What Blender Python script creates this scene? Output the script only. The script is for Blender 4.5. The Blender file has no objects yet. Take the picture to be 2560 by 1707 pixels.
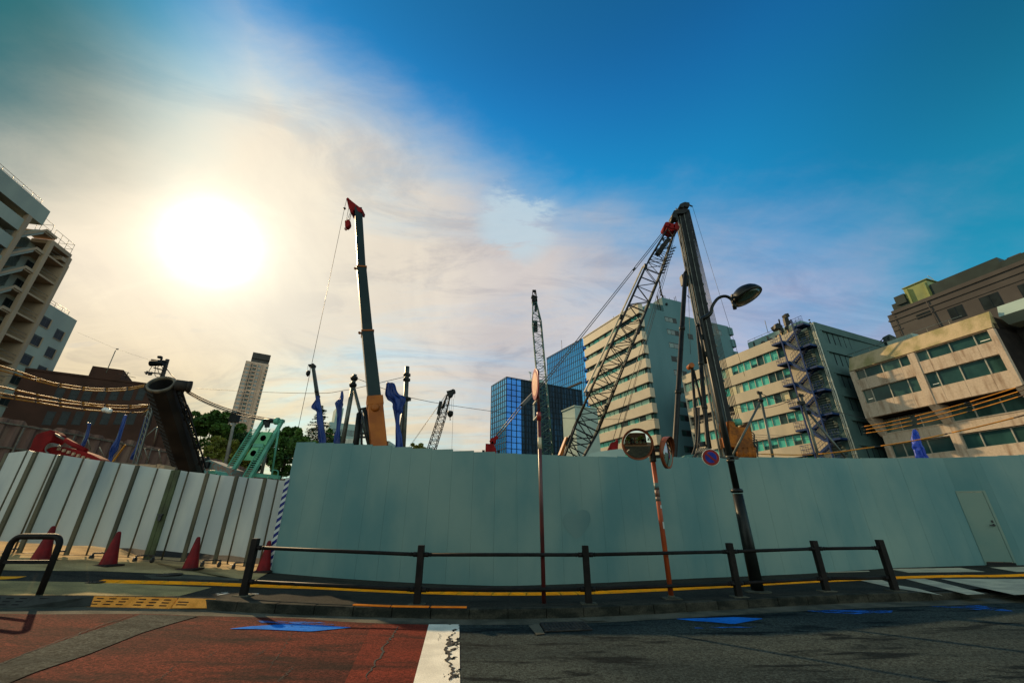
import bpy, math, random
from mathutils import Vector
random.seed(7)
scene = bpy.context.scene
# ------------------------------------------------------------------ camera geometry used for surveying the photograph
FOC=1028.6; T=math.radians(24.0); C=math.cos(T); S=math.sin(T); EYE=1.2
def ray(px,py):
    u=(px-1280)/FOC; v=(853.5-py)/FOC
    return (u,C-v*S,S+v*C)
def at_y(px,py,Y):
    d=ray(px,py); s=Y/d[1]; return Vector((d[0]*s,Y,EYE+d[2]*s))
def at_z(px,py,z):
    d=ray(px,py); s=(z-EYE)/d[2]; return Vector((d[0]*s,d[1]*s,z))
def at_pl(px,py,p,dr):
    d=ray(px,py); n=(-dr[1],dr[0])
    s=(p[0]*n[0]+p[1]*n[1])/(d[0]*n[0]+d[1]*n[1]); return Vector((d[0]*s,d[1]*s,EYE+d[2]*s))
def smooth(a,b,x):
    t=min(1,max(0,(x-a)/(b-a))); return t*t*(3-2*t)
def g(x,y):                                   # the street dips in the middle and climbs to both sides
    k=.0056 if x<0 else .0012
    a=abs(x); h=k*a*a if a<14 else k*(196+28*(min(a,24)-14))
    return h*(1-smooth(15,24,y))
def ground(px,py,off=0.0):
    z=off
    for i in range(30):
        p=at_z(px,py,z); z=.5*z+.5*(g(p[0],p[1])+off)
    return p
def zz(x0,y0,k):                              # survey crops: crop pixel -> photo pixel
    return lambda x,y:(x0+x*k,y0+y*k)
Za=zz(0,850,.31463); Zb=zz(0,1150,.35526); Zc=zz(740,880,.17857); Zd=zz(1350,480,.44643)
Ze=zz(1850,760,.12755); Zf=zz(1850,950,.13393); Zg=zz(2110,850,.19772); Zh=zz(2150,600,.17432)
Zi=zz(1680,800,.24242); Zj=zz(580,1280,.39116); Zk=zz(1950,1180,.33609); Zl=zz(1500,1050,.31888)
Zm=zz(1600,480,.20408); Zn=zz(350,860,.21694); Zo=zz(540,860,.22962); Zp=zz(1100,650,.31888)
Zq=zz(1250,880,.19133); Zr=zz(0,400,.25516); Zs=zz(0,740,.20408); Zt=zz(700,480,.15306); Zu=zz(1530,1040,.10204)
Zv=zz(700,450,.43370); Zw=zz(1380,850,.19132)
# ------------------------------------------------------------------ materials
MATS={}
def nd(nt,t,**kw):
    n=nt.nodes.new(t)
    for k,v in kw.items(): setattr(n,k,v)
    return n
def sock(n,name,val): n.inputs[name].default_value=val
def mat(name,c1,c2=None,scale=2.0,rough=.6,metal=0.0,bump=0.0,bscale=80.0,stretch=(1,1,1),spec=.5,coat=0.0,lo=.35,hi=.65,fine=0.0,detail=6):
    if name in MATS: return MATS[name]
    m=bpy.data.materials.new(name); m.use_nodes=True; nt=m.node_tree
    b=nt.nodes['Principled BSDF']
    if c2 is None: c2=tuple(c*.78 for c in c1)
    tc=nd(nt,'ShaderNodeTexCoord'); mp=nd(nt,'ShaderNodeMapping'); sock(mp,'Scale',stretch)
    nt.links.new(tc.outputs['Object'],mp.inputs['Vector'])
    no=nd(nt,'ShaderNodeTexNoise'); sock(no,'Scale',scale); sock(no,'Detail',detail)
    nt.links.new(mp.outputs['Vector'],no.inputs['Vector'])
    mr=nd(nt,'ShaderNodeMapRange'); sock(mr,'From Min',lo); sock(mr,'From Max',hi); mr.interpolation_type='SMOOTHSTEP'
    nt.links.new(no.outputs['Fac'],mr.inputs['Value'])
    mx=nd(nt,'ShaderNodeMix',data_type='RGBA')
    mx.inputs['A'].default_value=(*c1,1); mx.inputs['B'].default_value=(*c2,1)
    nt.links.new(mr.outputs['Result'],mx.inputs['Factor'])
    out=mx.outputs['Result']
    if fine>0:
        n2=nd(nt,'ShaderNodeTexNoise'); sock(n2,'Scale',bscale); sock(n2,'Detail',3)
        nt.links.new(tc.outputs['Object'],n2.inputs['Vector'])
        m2=nd(nt,'ShaderNodeMapRange'); sock(m2,'From Min',.25); sock(m2,'From Max',.75); sock(m2,'To Min',1-fine); sock(m2,'To Max',1+fine)
        nt.links.new(n2.outputs['Fac'],m2.inputs['Value'])
        mm=nd(nt,'ShaderNodeMix',data_type='RGBA',blend_type='MULTIPLY'); sock(mm,'Factor',1.0)
        nt.links.new(out,mm.inputs['A'])
        cb=nd(nt,'ShaderNodeCombineColor')
        for k in ('Red','Green','Blue'): nt.links.new(m2.outputs['Result'],cb.inputs[k])
        nt.links.new(cb.outputs['Color'],mm.inputs['B']); out=mm.outputs['Result']
    nt.links.new(out,b.inputs['Base Color'])
    sock(b,'Roughness',rough); sock(b,'Metallic',metal); sock(b,'Specular IOR Level',spec); sock(b,'Coat Weight',coat)
    if bump>0:
        n3=nd(nt,'ShaderNodeTexNoise'); sock(n3,'Scale',bscale); sock(n3,'Detail',4)
        nt.links.new(tc.outputs['Object'],n3.inputs['Vector'])
        bp=nd(nt,'ShaderNodeBump'); sock(bp,'Strength',bump); sock(bp,'Distance',.02)
        nt.links.new(n3.outputs['Fac'],bp.inputs['Height']); nt.links.new(bp.outputs['Normal'],b.inputs['Normal'])
    MATS[name]=m; return m
def chipped(name,col,th_lo,th_hi,scale=6.0,stretch=(1,1,1),rough=.7):   # worn paint: flakes away where the noise is high
    if name in MATS: return MATS[name]
    m=mat(name,col,tuple(c*.8 for c in col),scale=3,rough=.95,bump=.3,bscale=70,spec=.05,fine=.2)
    nt=m.node_tree; b=nt.nodes['Principled BSDF']; o=nt.nodes['Material Output']
    tc=nd(nt,'ShaderNodeTexCoord'); mp=nd(nt,'ShaderNodeMapping'); sock(mp,'Scale',stretch)
    nt.links.new(tc.outputs['Object'],mp.inputs['Vector'])
    no=nd(nt,'ShaderNodeTexNoise'); sock(no,'Scale',scale); sock(no,'Detail',8); sock(no,'Roughness',.65)
    nt.links.new(mp.outputs['Vector'],no.inputs['Vector'])
    mr=nd(nt,'ShaderNodeMapRange'); sock(mr,'From Min',th_lo); sock(mr,'From Max',th_hi)
    nt.links.new(no.outputs['Fac'],mr.inputs['Value'])
    tr=nd(nt,'ShaderNodeBsdfTransparent'); ms=nd(nt,'ShaderNodeMixShader')
    nt.links.new(mr.outputs['Result'],ms.inputs['Fac']); nt.links.new(b.outputs[0],ms.inputs[1]); nt.links.new(tr.outputs[0],ms.inputs[2])
    nt.links.new(ms.outputs[0],o.inputs['Surface']); return m
def roadmat(name,c1,c2,c3,scale=.8,stretch=(.5,1.4,1),grain=.5,stain=(.56,.66),gs=46):
    m=mat(name,c1,c2,scale=scale,rough=.95,bump=.5,bscale=70,stretch=stretch,spec=.06,fine=grain,lo=.36,hi=.64,detail=9)
    nt=m.node_tree; b=nt.nodes['Principled BSDF']; src=b.inputs['Base Color'].links[0].from_socket
    tc=nd(nt,'ShaderNodeTexCoord'); mp=nd(nt,'ShaderNodeMapping'); sock(mp,'Scale',(.35,1.5,1)); nt.links.new(tc.outputs['Object'],mp.inputs['Vector'])
    n=nd(nt,'ShaderNodeTexNoise'); sock(n,'Scale',1.7); sock(n,'Detail',10); sock(n,'Roughness',.68); sock(n,'Distortion',.4); nt.links.new(mp.outputs['Vector'],n.inputs['Vector'])
    r=nd(nt,'ShaderNodeMapRange'); sock(r,'From Min',stain[0]); sock(r,'From Max',stain[1]); nt.links.new(n.outputs['Fac'],r.inputs['Value'])
    x=nd(nt,'ShaderNodeMix',data_type='RGBA'); x.inputs['B'].default_value=(*c3,1); nt.links.new(r.outputs['Result'],x.inputs['Factor']); nt.links.new(src,x.inputs['A'])
    v=nd(nt,'ShaderNodeTexVoronoi'); sock(v,'Scale',gs); nt.links.new(tc.outputs['Object'],v.inputs['Vector'])
    sp=nd(nt,'ShaderNodeSeparateColor'); nt.links.new(v.outputs['Color'],sp.inputs['Color'])
    mr=nd(nt,'ShaderNodeMapRange'); sock(mr,'To Min',1-grain*.75); sock(mr,'To Max',1+grain*.9); nt.links.new(sp.outputs['Red'],mr.inputs['Value'])
    cb=nd(nt,'ShaderNodeCombineColor')
    for k in ('Red','Green','Blue'): nt.links.new(mr.outputs['Result'],cb.inputs[k])
    mm=nd(nt,'ShaderNodeMix',data_type='RGBA',blend_type='MULTIPLY'); sock(mm,'Factor',1.0); nt.links.new(x.outputs['Result'],mm.inputs['A']); nt.links.new(cb.outputs['Color'],mm.inputs['B'])
    nt.links.new(mm.outputs['Result'],b.inputs['Base Color']); return m
M={}
def defmats():
    M['asphalt']=roadmat('asphalt',(.037,.047,.042),(.022,.031,.030),(.006,.010,.011),stain=(.52,.585),grain=.6)
    M['asphalt_walk']=roadmat('asphalt_walk',(.04,.038,.03),(.029,.028,.023),(.02,.02,.017),scale=.9,stretch=(1,1,1),grain=.35)
    M['asphalt_patch']=roadmat('asphalt_patch',(.052,.056,.045),(.028,.033,.028),(.016,.02,.018),scale=1.8,grain=.65,gs=34)
    M['red_asphalt']=roadmat('red_asphalt',(.115,.022,.013),(.06,.015,.011),(.024,.011,.009),scale=.9,stretch=(.6,1.2,1),grain=.65,stain=(.49,.63))
    M['red_fresh']=roadmat('red_fresh',(.145,.023,.013),(.10,.018,.011),(.05,.014,.010),scale=1.1,grain=.45,stain=(.53,.66))
    M['concrete']=mat('concrete',(.40,.295,.125),(.26,.20,.09),scale=2.2,rough=.95,bump=.3,bscale=60,fine=.3,spec=.08)
    M['apron']=mat('apron_concrete',(.5,.35,.16),(.34,.23,.105),scale=1.6,rough=.95,bump=.3,bscale=50,fine=.3,spec=.05)
    M['concrete_dark']=mat('concrete_dark',(.12,.11,.08),(.06,.06,.045),scale=2.5,rough=.95,bump=.35,bscale=60,fine=.3,spec=.06)
    M['kerb']=mat('kerb_stone',(0.0595,0.0546,0.0406),(0.0196,0.0217,0.0175),scale=3.0,rough=.95,bump=.4,bscale=50,fine=.35,stretch=(1,1,2),spec=.06)
    M['hatch']=mat('pale_stripe_tone',(.54,.47,.32),(.37,.33,.24),scale=3,rough=.9,fine=.25,spec=.06)  # stripes paler than the pavement around them
    M['yellow']=mat('tactile_yellow',(1.0,.40,.008),(.85,.32,.008),scale=3,rough=.7,fine=.1,bscale=40,spec=.1)
    M['orange_paint']=mat('orange_paint',(1.0,.25,.02),(.85,.19,.015),scale=8,rough=.7,spec=.1)
    M['ramp_yellow']=mat('ramp_yellow',(1.0,.40,.075),(.75,.28,.045),scale=6,rough=.65,fine=.15,spec=.1)
    M['rubber']=mat('black_rubber',(.035,.04,.036),(.02,.023,.02),scale=5,rough=.7,bump=.2)
    M['slot']=mat('slot_black',(.008,.008,.008),rough=.9)
    M['whiteline']=chipped('white_road_paint',(.8,.74,.6),.68,.7,scale=6)
    M['whitechip']=chipped('white_road_paint_worn',(.8,.74,.6),.555,.575,scale=6,stretch=(1.6,.7,1))
    M['blue_mark']=chipped('blue_road_paint',(.01,.17,.62),.60,.67,scale=6,stretch=(.7,2,1))
    M['blue_worn']=chipped('blue_road_paint_worn',(.02,.14,.5),.44,.54,scale=7,stretch=(.6,3,1))
    M['chalk']=chipped('chalk',(.6,.58,.5),.45,.55,scale=8)
    M['crack']=mat('crack',(.01,.01,.01),rough=1)
    M['iron']=mat('cast_iron',(.06,.05,.04),(.03,.027,.025),scale=9,rough=.6,metal=.3,bump=.4,bscale=40,spec=0.12)
    M['soil']=mat('site_soil',(.16,.12,.08),(.09,.07,.05),scale=.4,rough=1,bump=.5,bscale=8,spec=0.12)
    M['hoard']=mat('hoarding_paint',(.185,.275,.24),(.088,.20,.20),scale=.6,rough=.5,stretch=(1.1,1.1,.6),lo=.3,hi=.7,detail=5,spec=.2)
    M['hoard_door']=mat('hoarding_door_paint',(.185,.255,.205),(.13,.22,.19),scale=.8,rough=.5,spec=.2)
    M['patch_grey']=mat('hoarding_patch_grey',(.128,.215,.20),(.088,.182,.18),scale=.9,rough=.5,spec=.2)
    M['seam']=mat('seam_dark',(.12,.18,.165),rough=.8,spec=.1)
    M['gate_panel']=mat('gate_panel',(.58,.56,.49),(.42,.43,.41),scale=.9,rough=.45,stretch=(1.5,1.5,.4),detail=4,spec=.2)
    M['gate_frame']=mat('gate_frame',(.12,.1,.06),(.065,.06,.04),scale=3,rough=.55,metal=.2,stretch=(1,1,.3),spec=.2)
    M['gate_green']=mat('gate_frame_green',(.085,.105,.045),(.055,.06,.03),scale=3,rough=.6,spec=.2)
    M['caster']=mat('caster_black',(.02,.02,.02),rough=.5)
    M['stripe_blue']=mat('stripe_blue',(.01,.02,.16),(.008,.016,.11),scale=5,rough=.4,spec=.2)
    M['stripe_white']=mat('stripe_white',(.5,.52,.5),rough=.4)
    M['cone']=mat('cone_red',(.2,.007,.009),(.11,.006,.007),scale=6,rough=.55,spec=.15)
    M['cone_base']=mat('cone_base',(.05,.022,.02),(.02,.015,.014),scale=6,rough=.7,spec=0.12)
    M['fence']=mat('dark_bronze_paint',(.018,.014,.012),(.01,.009,.008),scale=7,rough=.6,spec=.12)
    M['signpole']=mat('red_brown_pole',(.13,.022,.018),(.06,.016,.014),scale=6,rough=.4,stretch=(1,1,.4))
    M['cream']=mat('cream_band',(.6,.5,.32),rough=.5)
    M['signface']=mat('sign_salmon',(.80,.46,.27),(.66,.34,.2),scale=6,rough=.35)
    M['signred']=mat('sign_red',(0.294,0.021,0.014),(0.21,0.014,0.0112),scale=8,rough=.35)
    M['signblue']=mat('sign_blue',(.012,.035,.3),(.01,.025,.2),scale=8,rough=.35)
    M['signwhite']=mat('sign_white',(.7,.65,.52),rough=.35)
    M['orange_pole']=mat('orange_pole',(.42,.075,.018),(.26,.045,.014),scale=5,rough=.45,stretch=(1,1,.4),spec=.3)
    M['mirror_rim']=mat('mirror_rim_orange',(.30,.075,.022),(.17,.045,.015),scale=6,rough=.45,spec=.3)
    M['boom_lit']=mat('lit_boom_chord',(.38,.31,.2),(.26,.22,.15),scale=2,rough=.5,spec=.3)  # steel on the sunny side of the boom, sunlight put into its colour
    M['mirror']=mat('mirror_glass',(.5,.5,.44),(.46,.46,.4),rough=.02,metal=1.0)
    M['bracket']=mat('bracket_grey',(0.054,0.054,0.042),(0.03,0.03,0.024),scale=9,rough=.5,metal=.4)
    M['lamp']=mat('lamp_dark_green',(0.0165,0.01815,0.0154),(0.0088,0.01045,0.00935),scale=5,rough=.38,metal=.3,spec=0.22)
    M['lampglass']=mat('lamp_glass',(.05,.08,.045),(.03,.05,.03),scale=6,rough=.15)
    M['sticker']=mat('sticker',(.5,.52,.47),rough=.5)
    M['sticker_dark']=mat('sticker_teal',(.05,.14,.13),(.15,.06,.03),scale=9,rough=.5)
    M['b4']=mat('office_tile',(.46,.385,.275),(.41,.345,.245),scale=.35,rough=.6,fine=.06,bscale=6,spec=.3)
    M['b4wall']=mat('office_side_shade',(.085,.165,.175),(.065,.14,.15),scale=.15,rough=.7,stretch=(1,1,.3),spec=.2)  # side of the same tile, with its shade mixed into the colour
    M['reveal']=mat('dark_reveal',(.03,.03,.028),rough=.8)
    M['curt']=mat('green_curtain_glass',(.11,.50,.39),(.06,.36,.30),scale=.9,rough=.2,stretch=(2,2,.3),spec=.25)
    M['curt2']=mat('pale_curtain_glass',(.40,.58,.42),(.24,.46,.35),scale=.9,rough=.2,stretch=(2,2,.3),spec=.25)
    M['blind']=mat('cream_blind_glass',(.6,.52,.3),(.5,.44,.27),scale=1,rough=.2,coat=.3)
    M['dglass']=mat('dark_glass',(.014,.045,.046),(.025,.075,.07),scale=.4,rough=.08,spec=.3)
    M['bglass']=mat('black_window_glass',(.014,.017,.017),(.022,.028,.028),scale=.6,rough=.15,spec=.12)
    M['dglass2']=mat('dark_glass_curtained',(0.035,0.091,0.077),(0.014,0.0385,0.035),scale=.5,rough=.09,coat=.3,stretch=(1.5,1.5,.5))
    M['mullion']=mat('aluminium_mullion',(.42,.4,.33),rough=.4,metal=.5)
    M['dmull']=mat('dark_mullion',(.012,.02,.026),rough=.7,spec=.08)
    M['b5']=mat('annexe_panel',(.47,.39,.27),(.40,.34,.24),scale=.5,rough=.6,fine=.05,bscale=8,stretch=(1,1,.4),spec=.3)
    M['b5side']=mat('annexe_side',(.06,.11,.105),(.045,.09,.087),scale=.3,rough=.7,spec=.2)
    M['b5pent']=mat('rooftop_box',(.18,.28,.26),(.14,.23,.22),scale=.4,rough=.6,spec=.2)
    M['siding']=mat('ribbed_siding',(.15,.18,.155),(.10,.125,.11),scale=.6,rough=.7,spec=.15)
    M['stairblue']=mat('blue_steel',(.007,.035,.125),(.005,.024,.085),scale=1.5,rough=.5,spec=.2)
    M['tread']=mat('galvanised_tread',(.3,.33,.36),rough=.5,metal=.3)
    M['pipe']=mat('grey_pipe',(.42,.42,.34),(.28,.3,.25),scale=2,rough=.5,spec=.3)
    M['b6']=mat('stained_concrete',(.47,.37,.275),(.26,.175,.115),scale=2.3,rough=.85,stretch=(1,1,.16),fine=.14,bscale=7,detail=9,lo=.46,hi=.78,spec=.2)
    M['b6par']=mat('mossy_parapet',(0.4125,0.315,0.1875),(0.2475,0.21,0.0975),scale=.8,rough=.9,stretch=(1,1,.6),fine=.15,bscale=9,detail=8,spec=.1)
    M['b6dark']=mat('brown_recess',(.03,.025,.022),(.02,.017,.016),scale=.8,rough=.9,spec=.1)
    M['b7']=mat('taupe_cladding',(.068,.060,.053),(.055,.048,.043),scale=.3,rough=.7,spec=.2)
    M['b7screen']=mat('dark_green_louvre',(.022,.036,.032),(.016,.026,.024),scale=.5,rough=.6,spec=.2)
    M['b7yellow']=mat('olive_plant_box',(.24,.26,.09),(.17,.2,.08),scale=.4,rough=.6,spec=.2)
    M['apt']=mat('apartment_paint',(.34,.35,.28),(.27,.285,.24),scale=.25,rough=.7,stretch=(1,1,.4),spec=.2)
    M['apt_trim']=mat('apartment_pillar',(.40,.275,.17),(.31,.215,.14),scale=.4,rough=.7,stretch=(1,1,.3),spec=.2)
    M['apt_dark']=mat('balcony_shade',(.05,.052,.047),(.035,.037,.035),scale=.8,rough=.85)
    M['rail']=mat('thin_rail',(.22,.21,.16),rough=.5,metal=.4)
    M['brick']=mat('brown_brick',(.075,.036,.025),(.055,.028,.02),scale=.4,rough=.9,fine=.12,bscale=14,spec=.1)
    M['tower']=mat('tower_tile',(.55,.38,.27),(.46,.32,.23),scale=.05,rough=.8,spec=.2)
    M['towerw']=mat('tower_glass',(.11,.14,.14),(.2,.22,.2),scale=.25,rough=.25)
    M['glassblue']=mat('blue_curtain_glass',(.10,.50,.95),(.06,.36,.8),scale=.05,rough=.08,metal=.75,stretch=(1,1,.6))
    M['glassdeep']=mat('deep_blue_glass',(.03,.17,.5),(.02,.10,.34),scale=.08,rough=.12,metal=.7)
    M['glassdark']=mat('smoked_glass',(.004,.014,.026),(.012,.055,.11),scale=.35,rough=.25,stretch=(2.5,2.5,.22),spec=.08,lo=.42,hi=.7)
    M['greybox']=mat('pale_grey_render',(.3,.38,.33),(.24,.32,.29),scale=.3,rough=.7,spec=.2)
    M['teal_steel']=mat('teal_crane_steel',(0.024,0.104,0.096),(0.016,0.064,0.06),scale=1,rough=.5,metal=.2)
    M['dark_steel']=mat('dark_steel',(0.011,0.013,0.012),(0.006,0.0065,0.006),scale=1.5,rough=.5,metal=.3,spec=0.22)
    M['boom_green']=mat('boom_dark_green',(0.0132,0.024,0.0216),(0.0108,0.0192,0.018),scale=.8,rough=.4,metal=.2,spec=0.22)
    M['grey_steel']=mat('grey_steel',(0.102,0.108,0.09),(0.048,0.054,0.045),scale=1.5,rough=.45,metal=.4)
    M['crane_orange']=mat('crane_orange',(0.306,0.085,0.00816),(0.2244,0.0578,0.0068),scale=1,rough=.5,spec=.2)
    M['drive_orange']=mat('drive_orange',(0.288,0.088,0.0096),(0.12,0.04,0.0096),scale=1.6,rough=.7,fine=.25,bscale=8,spec=.15)
    M['rig_red']=mat('rig_red',(.2,.010,.010),(.11,.008,.008),scale=1.5,rough=.8,spec=.08)
    M['tarp']=mat('blue_tarp',(.008,.034,.175),(.005,.019,.105),scale=1.2,rough=.4,bump=.5,bscale=7,stretch=(1,1,.5),spec=.25)
    M['tarp_sunlit']=mat('sunlit_blue_tarp',(.012,.07,.55),(.008,.04,.34),scale=1.2,rough=.4,bump=.5,bscale=7,stretch=(1,1,.5),spec=.3)  # sunlit copy of the tarp, the sun put into a stronger blue
    M['green_rig']=mat('mint_rig_paint',(.10,.31,.21),(.06,.21,.15),scale=1.4,rough=.55,spec=.2)
    M['green_plate']=mat('lime_rig_plate',(.12,.36,.18),(.08,.27,.13),scale=1,rough=.55,spec=.2)
    M['casing']=mat('sooty_casing',(.026,.02,.016),(.012,.010,.009),scale=1.2,rough=.7,bump=.2,bscale=12,spec=.2)
    M['casing_rim']=mat('worn_rim',(.16,.125,.085),(.08,.065,.045),scale=4,rough=.6,metal=.2)
    M['bore']=mat('bore_dark',(.012,.011,.01),rough=.9)
    M['sitewall']=mat('brown_sheet_pile',(.16,.088,.066),(.11,.06,.048),scale=.8,rough=.75,stretch=(1,1,.3),spec=.15)
    M['sitewall2']=mat('brown_sheet_pile_worn',(.2,.12,.086),(.125,.07,.056),scale=1.3,rough=.75,stretch=(1,1,.3),spec=.15)
    M['wood']=mat('timber_pole',(0.042,0.03,0.021),(0.024,0.018,0.0144),scale=3,rough=.8)
    M['conc_pole']=mat('concrete_pole',(.2,.19,.16),(.13,.125,.105),scale=2,rough=.8)
    M['wire']=mat('black_wire',(0.0084,0.0084,0.0084),rough=.6)
    M['steelwire']=mat('steel_rope',(.05,.05,.05),(.03,.03,.03),rough=.5,metal=.4)
    M['sleeve']=mat('yellow_sleeve',(.52,.22,.026),(.38,.15,.018),scale=4,rough=.6,spec=.15)
    M['leaf']=mat('leaf_green',(.075,.15,.025),(.03,.07,.014),scale=.6,rough=.6,spec=.2)
    M['leaf_y']=mat('leaf_olive',(.17,.17,.022),(.09,.105,.018),scale=.6,rough=.6,spec=.2)
    M['leaf_d']=mat('leaf_dark',(.04,.085,.026),(.018,.042,.015),scale=.6,rough=.6,spec=.2)
    M['bark']=mat('bark',(.06,.045,.03),(.035,.028,.02),scale=5,rough=.9,bump=.5)
    M['rod']=mat('dull_chrome',(.11,.1,.085),rough=.5,metal=.2,spec=.2)
    M['white']=mat('white_enamel',(.7,.7,.64),rough=.4)
    M['letter']=mat('letter_dark',(.02,.025,.022),rough=.5)
    M['lit']=mat('lit_tube',(.7,.66,.5),rough=.5)
defmats()
def make_emit():
    m=M['lit']; b=m.node_tree.nodes['Principled BSDF']
    sock(b,'Emission Color',(1,.9,.62,1)); sock(b,'Emission Strength',.45)
make_emit()
# ------------------------------------------------------------------ mesh builder
ORI={}
def rootpos(p): return ORI[p.name] if p is not None else Vector((0,0,0))
class MB:
    def __init__(s): s.v=[]; s.f=[]; s.m=[]; s.sm=[]
    def add(s,vs,fs,mi=0,sm=False):
        o=len(s.v); s.v+= [Vector(v) for v in vs]
        for f in fs: s.f.append(tuple(i+o for i in f)); s.m.append(mi); s.sm.append(sm)
    def quad(s,a,b,c,d,mi=0): s.add([a,b,c,d],[(0,1,2,3)],mi)
    def hexa(s,p,mi=0):   # 8 corners: bottom 4 then top 4
        s.add(p,[(0,3,2,1),(4,5,6,7),(0,1,5,4),(1,2,6,5),(2,3,7,6),(3,0,4,7)],mi)
    def obox(s,o,a,b,c,mi=0):
        o=Vector(o);a=Vector(a);b=Vector(b);c=Vector(c)
        if a.cross(b).dot(c)<0: a,b=b,a
        s.hexa([o,o+a,o+a+b,o+b,o+c,o+a+c,o+a+b+c,o+b+c],mi)
    def box(s,c,h,mi=0,rz=0):
        ca,sa=math.cos(rz),math.sin(rz)
        a=Vector((ca,sa,0))*2*h[0]; b=Vector((-sa,ca,0))*2*h[1]; z=Vector((0,0,2*h[2]))
        s.obox(Vector(c)-a/2-b/2-z/2,a,b,z,mi)
    def fbox(s,F,s0,s1,o0,o1,z0,z1,mi=0):
        p=F.pt(s0,o0,z0)
        s.obox(p,F.pt(s1,o0,z0)-p,F.pt(s0,o1,z0)-p,Vector((0,0,z1-z0)),mi)
    def frame(s,p0,p1,up=None):
        ax=(p1-p0); L=ax.length; ax=ax/L
        u=Vector(up) if up is not None else Vector((0,0,1))
        if abs(ax.dot(u.normalized()))>.98: u=Vector((0,1,0))
        r=ax.cross(u).normalized(); w=r.cross(ax).normalized(); return ax,r,w
    def bar(s,p0,p1,w,h=None,w1=None,h1=None,mi=0,up=None):
        p0=Vector(p0);p1=Vector(p1); h=h or w; w1=w1 or w; h1=h1 or h
        ax,r,u=s.frame(p0,p1,up)
        pts=[]
        for p,a,b in ((p0,w/2,h/2),(p1,w1/2,h1/2)):
            pts+=[p-r*a-u*b,p+r*a-u*b,p+r*a+u*b,p-r*a+u*b]
        s.hexa(pts,mi)
    def tube(s,p0,p1,r0,r1=None,n=8,mi=0,cap=True,sm=True):
        s.path([p0,p1],[r0,r1 if r1 is not None else r0],n,mi,cap,sm)
    def path(s,pts,rs,n=8,mi=0,cap=True,sm=True):
        pts=[Vector(p) for p in pts]
        if not isinstance(rs,(list,tuple)): rs=[rs]*len(pts)
        o=len(s.v); ref=None
        for i,p in enumerate(pts):
            a=(pts[min(i+1,len(pts)-1)]-pts[max(i-1,0)]).normalized()
            if ref is None:
                ref=Vector((0,0,1)) if abs(a.z)<.9 else Vector((0,1,0))
            r=(ref-a*ref.dot(a)).normalized(); ref=r; w=a.cross(r)
            for k in range(n):
                t=2*math.pi*k/n; s.v.append(p+(r*math.cos(t)+w*math.sin(t))*rs[i])
        for i in range(len(pts)-1):
            for k in range(n):
                k2=(k+1)%n
                s.f.append((o+i*n+k,o+i*n+k2,o+(i+1)*n+k2,o+(i+1)*n+k)); s.m.append(mi); s.sm.append(sm)
        if cap:
            s.f.append(tuple(o+k for k in reversed(range(n)))); s.m.append(mi); s.sm.append(False)
            e=o+(len(pts)-1)*n
            s.f.append(tuple(e+k for k in range(n))); s.m.append(mi); s.sm.append(False)
    def lathe(s,c,ax,prof,n=24,mi=0,sm=True,cap=True):   # prof: list of (radius, along)
        c=Vector(c); ax=Vector(ax).normalized()
        ref=Vector((0,0,1)) if abs(ax.z)<.9 else Vector((1,0,0))
        r=(ref-ax*ref.dot(ax)).normalized(); w=ax.cross(r); o=len(s.v)
        for (R,h) in prof:
            for k in range(n):
                t=2*math.pi*k/n; s.v.append(c+ax*h+(r*math.cos(t)+w*math.sin(t))*R)
        for i in range(len(prof)-1):
            for k in range(n):
                k2=(k+1)%n
                s.f.append((o+i*n+k,o+i*n+k2,o+(i+1)*n+k2,o+(i+1)*n+k)); s.m.append(mi); s.sm.append(sm)
        for i,flip in ((0,True),(len(prof)-1,False)):
            if cap and prof[i][0]>1e-5:
                q=[o+i*n+k for k in range(n)]
                s.f.append(tuple(reversed(q)) if flip else tuple(q)); s.m.append(mi); s.sm.append(False)
    def prism(s,poly,ext,mi=0):   # planar polygon extruded by vector
        n=len(poly); ext=Vector(ext); a=[Vector(p) for p in poly]; b=[p+ext for p in a]
        nor=Vector((0,0,0))
        for i in range(n): nor+=a[i].cross(a[(i+1)%n])
        if nor.dot(ext)>0: front=tuple(reversed(range(n))); back=tuple(range(n,2*n)); fl=False
        else: front=tuple(range(n)); back=tuple(reversed(range(n,2*n))); fl=True
        fs=[front,back]
        for i in range(n):
            j=(i+1)%n; q=(i,j,n+j,n+i); fs.append(q if not fl else tuple(reversed(q)))
        s.add(a+b,fs,mi)
    def split_build(s,name,mats,parent=None,bevel=0):   # every loose piece becomes a part of its own
        par=list(range(len(s.v)))
        def find(a):
            while par[a]!=a: par[a]=par[par[a]]; a=par[a]
            return a
        for f in s.f:
            for i in f[1:]: par[find(i)]=find(f[0])
        groups={}
        for k,f in enumerate(s.f): groups.setdefault(find(f[0]),[]).append(k)
        out=[]
        for ks in groups.values():
            m=MB(); mp={}
            for k in ks:
                t=[]
                for i in s.f[k]:
                    if i not in mp: mp[i]=len(m.v); m.v.append(s.v[i])
                    t.append(mp[i])
                m.f.append(tuple(t)); m.m.append(s.m[k]); m.sm.append(s.sm[k])
            out.append(m.build(name,mats,parent,bevel))
        return out
    def build(s,name,mats,parent=None,bevel=0):
        if not isinstance(mats,(list,tuple)): mats=[mats]
        o=rootpos(parent)
        me=bpy.data.meshes.new(name); me.from_pydata([v-o for v in s.v],[],s.f)
        for m in mats: me.materials.append(m)
        me.polygons.foreach_set('material_index',s.m); me.polygons.foreach_set('use_smooth',s.sm); me.update()
        ob=bpy.data.objects.new(name,me); scene.collection.objects.link(ob)
        if parent is not None: ob.parent=parent
        ORI[ob.name]=o.copy()
        if bevel>0:
            bv=ob.modifiers.new('bevel','BEVEL'); bv.width=bevel; bv.segments=2; bv.limit_method='ANGLE'
        return ob
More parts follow.
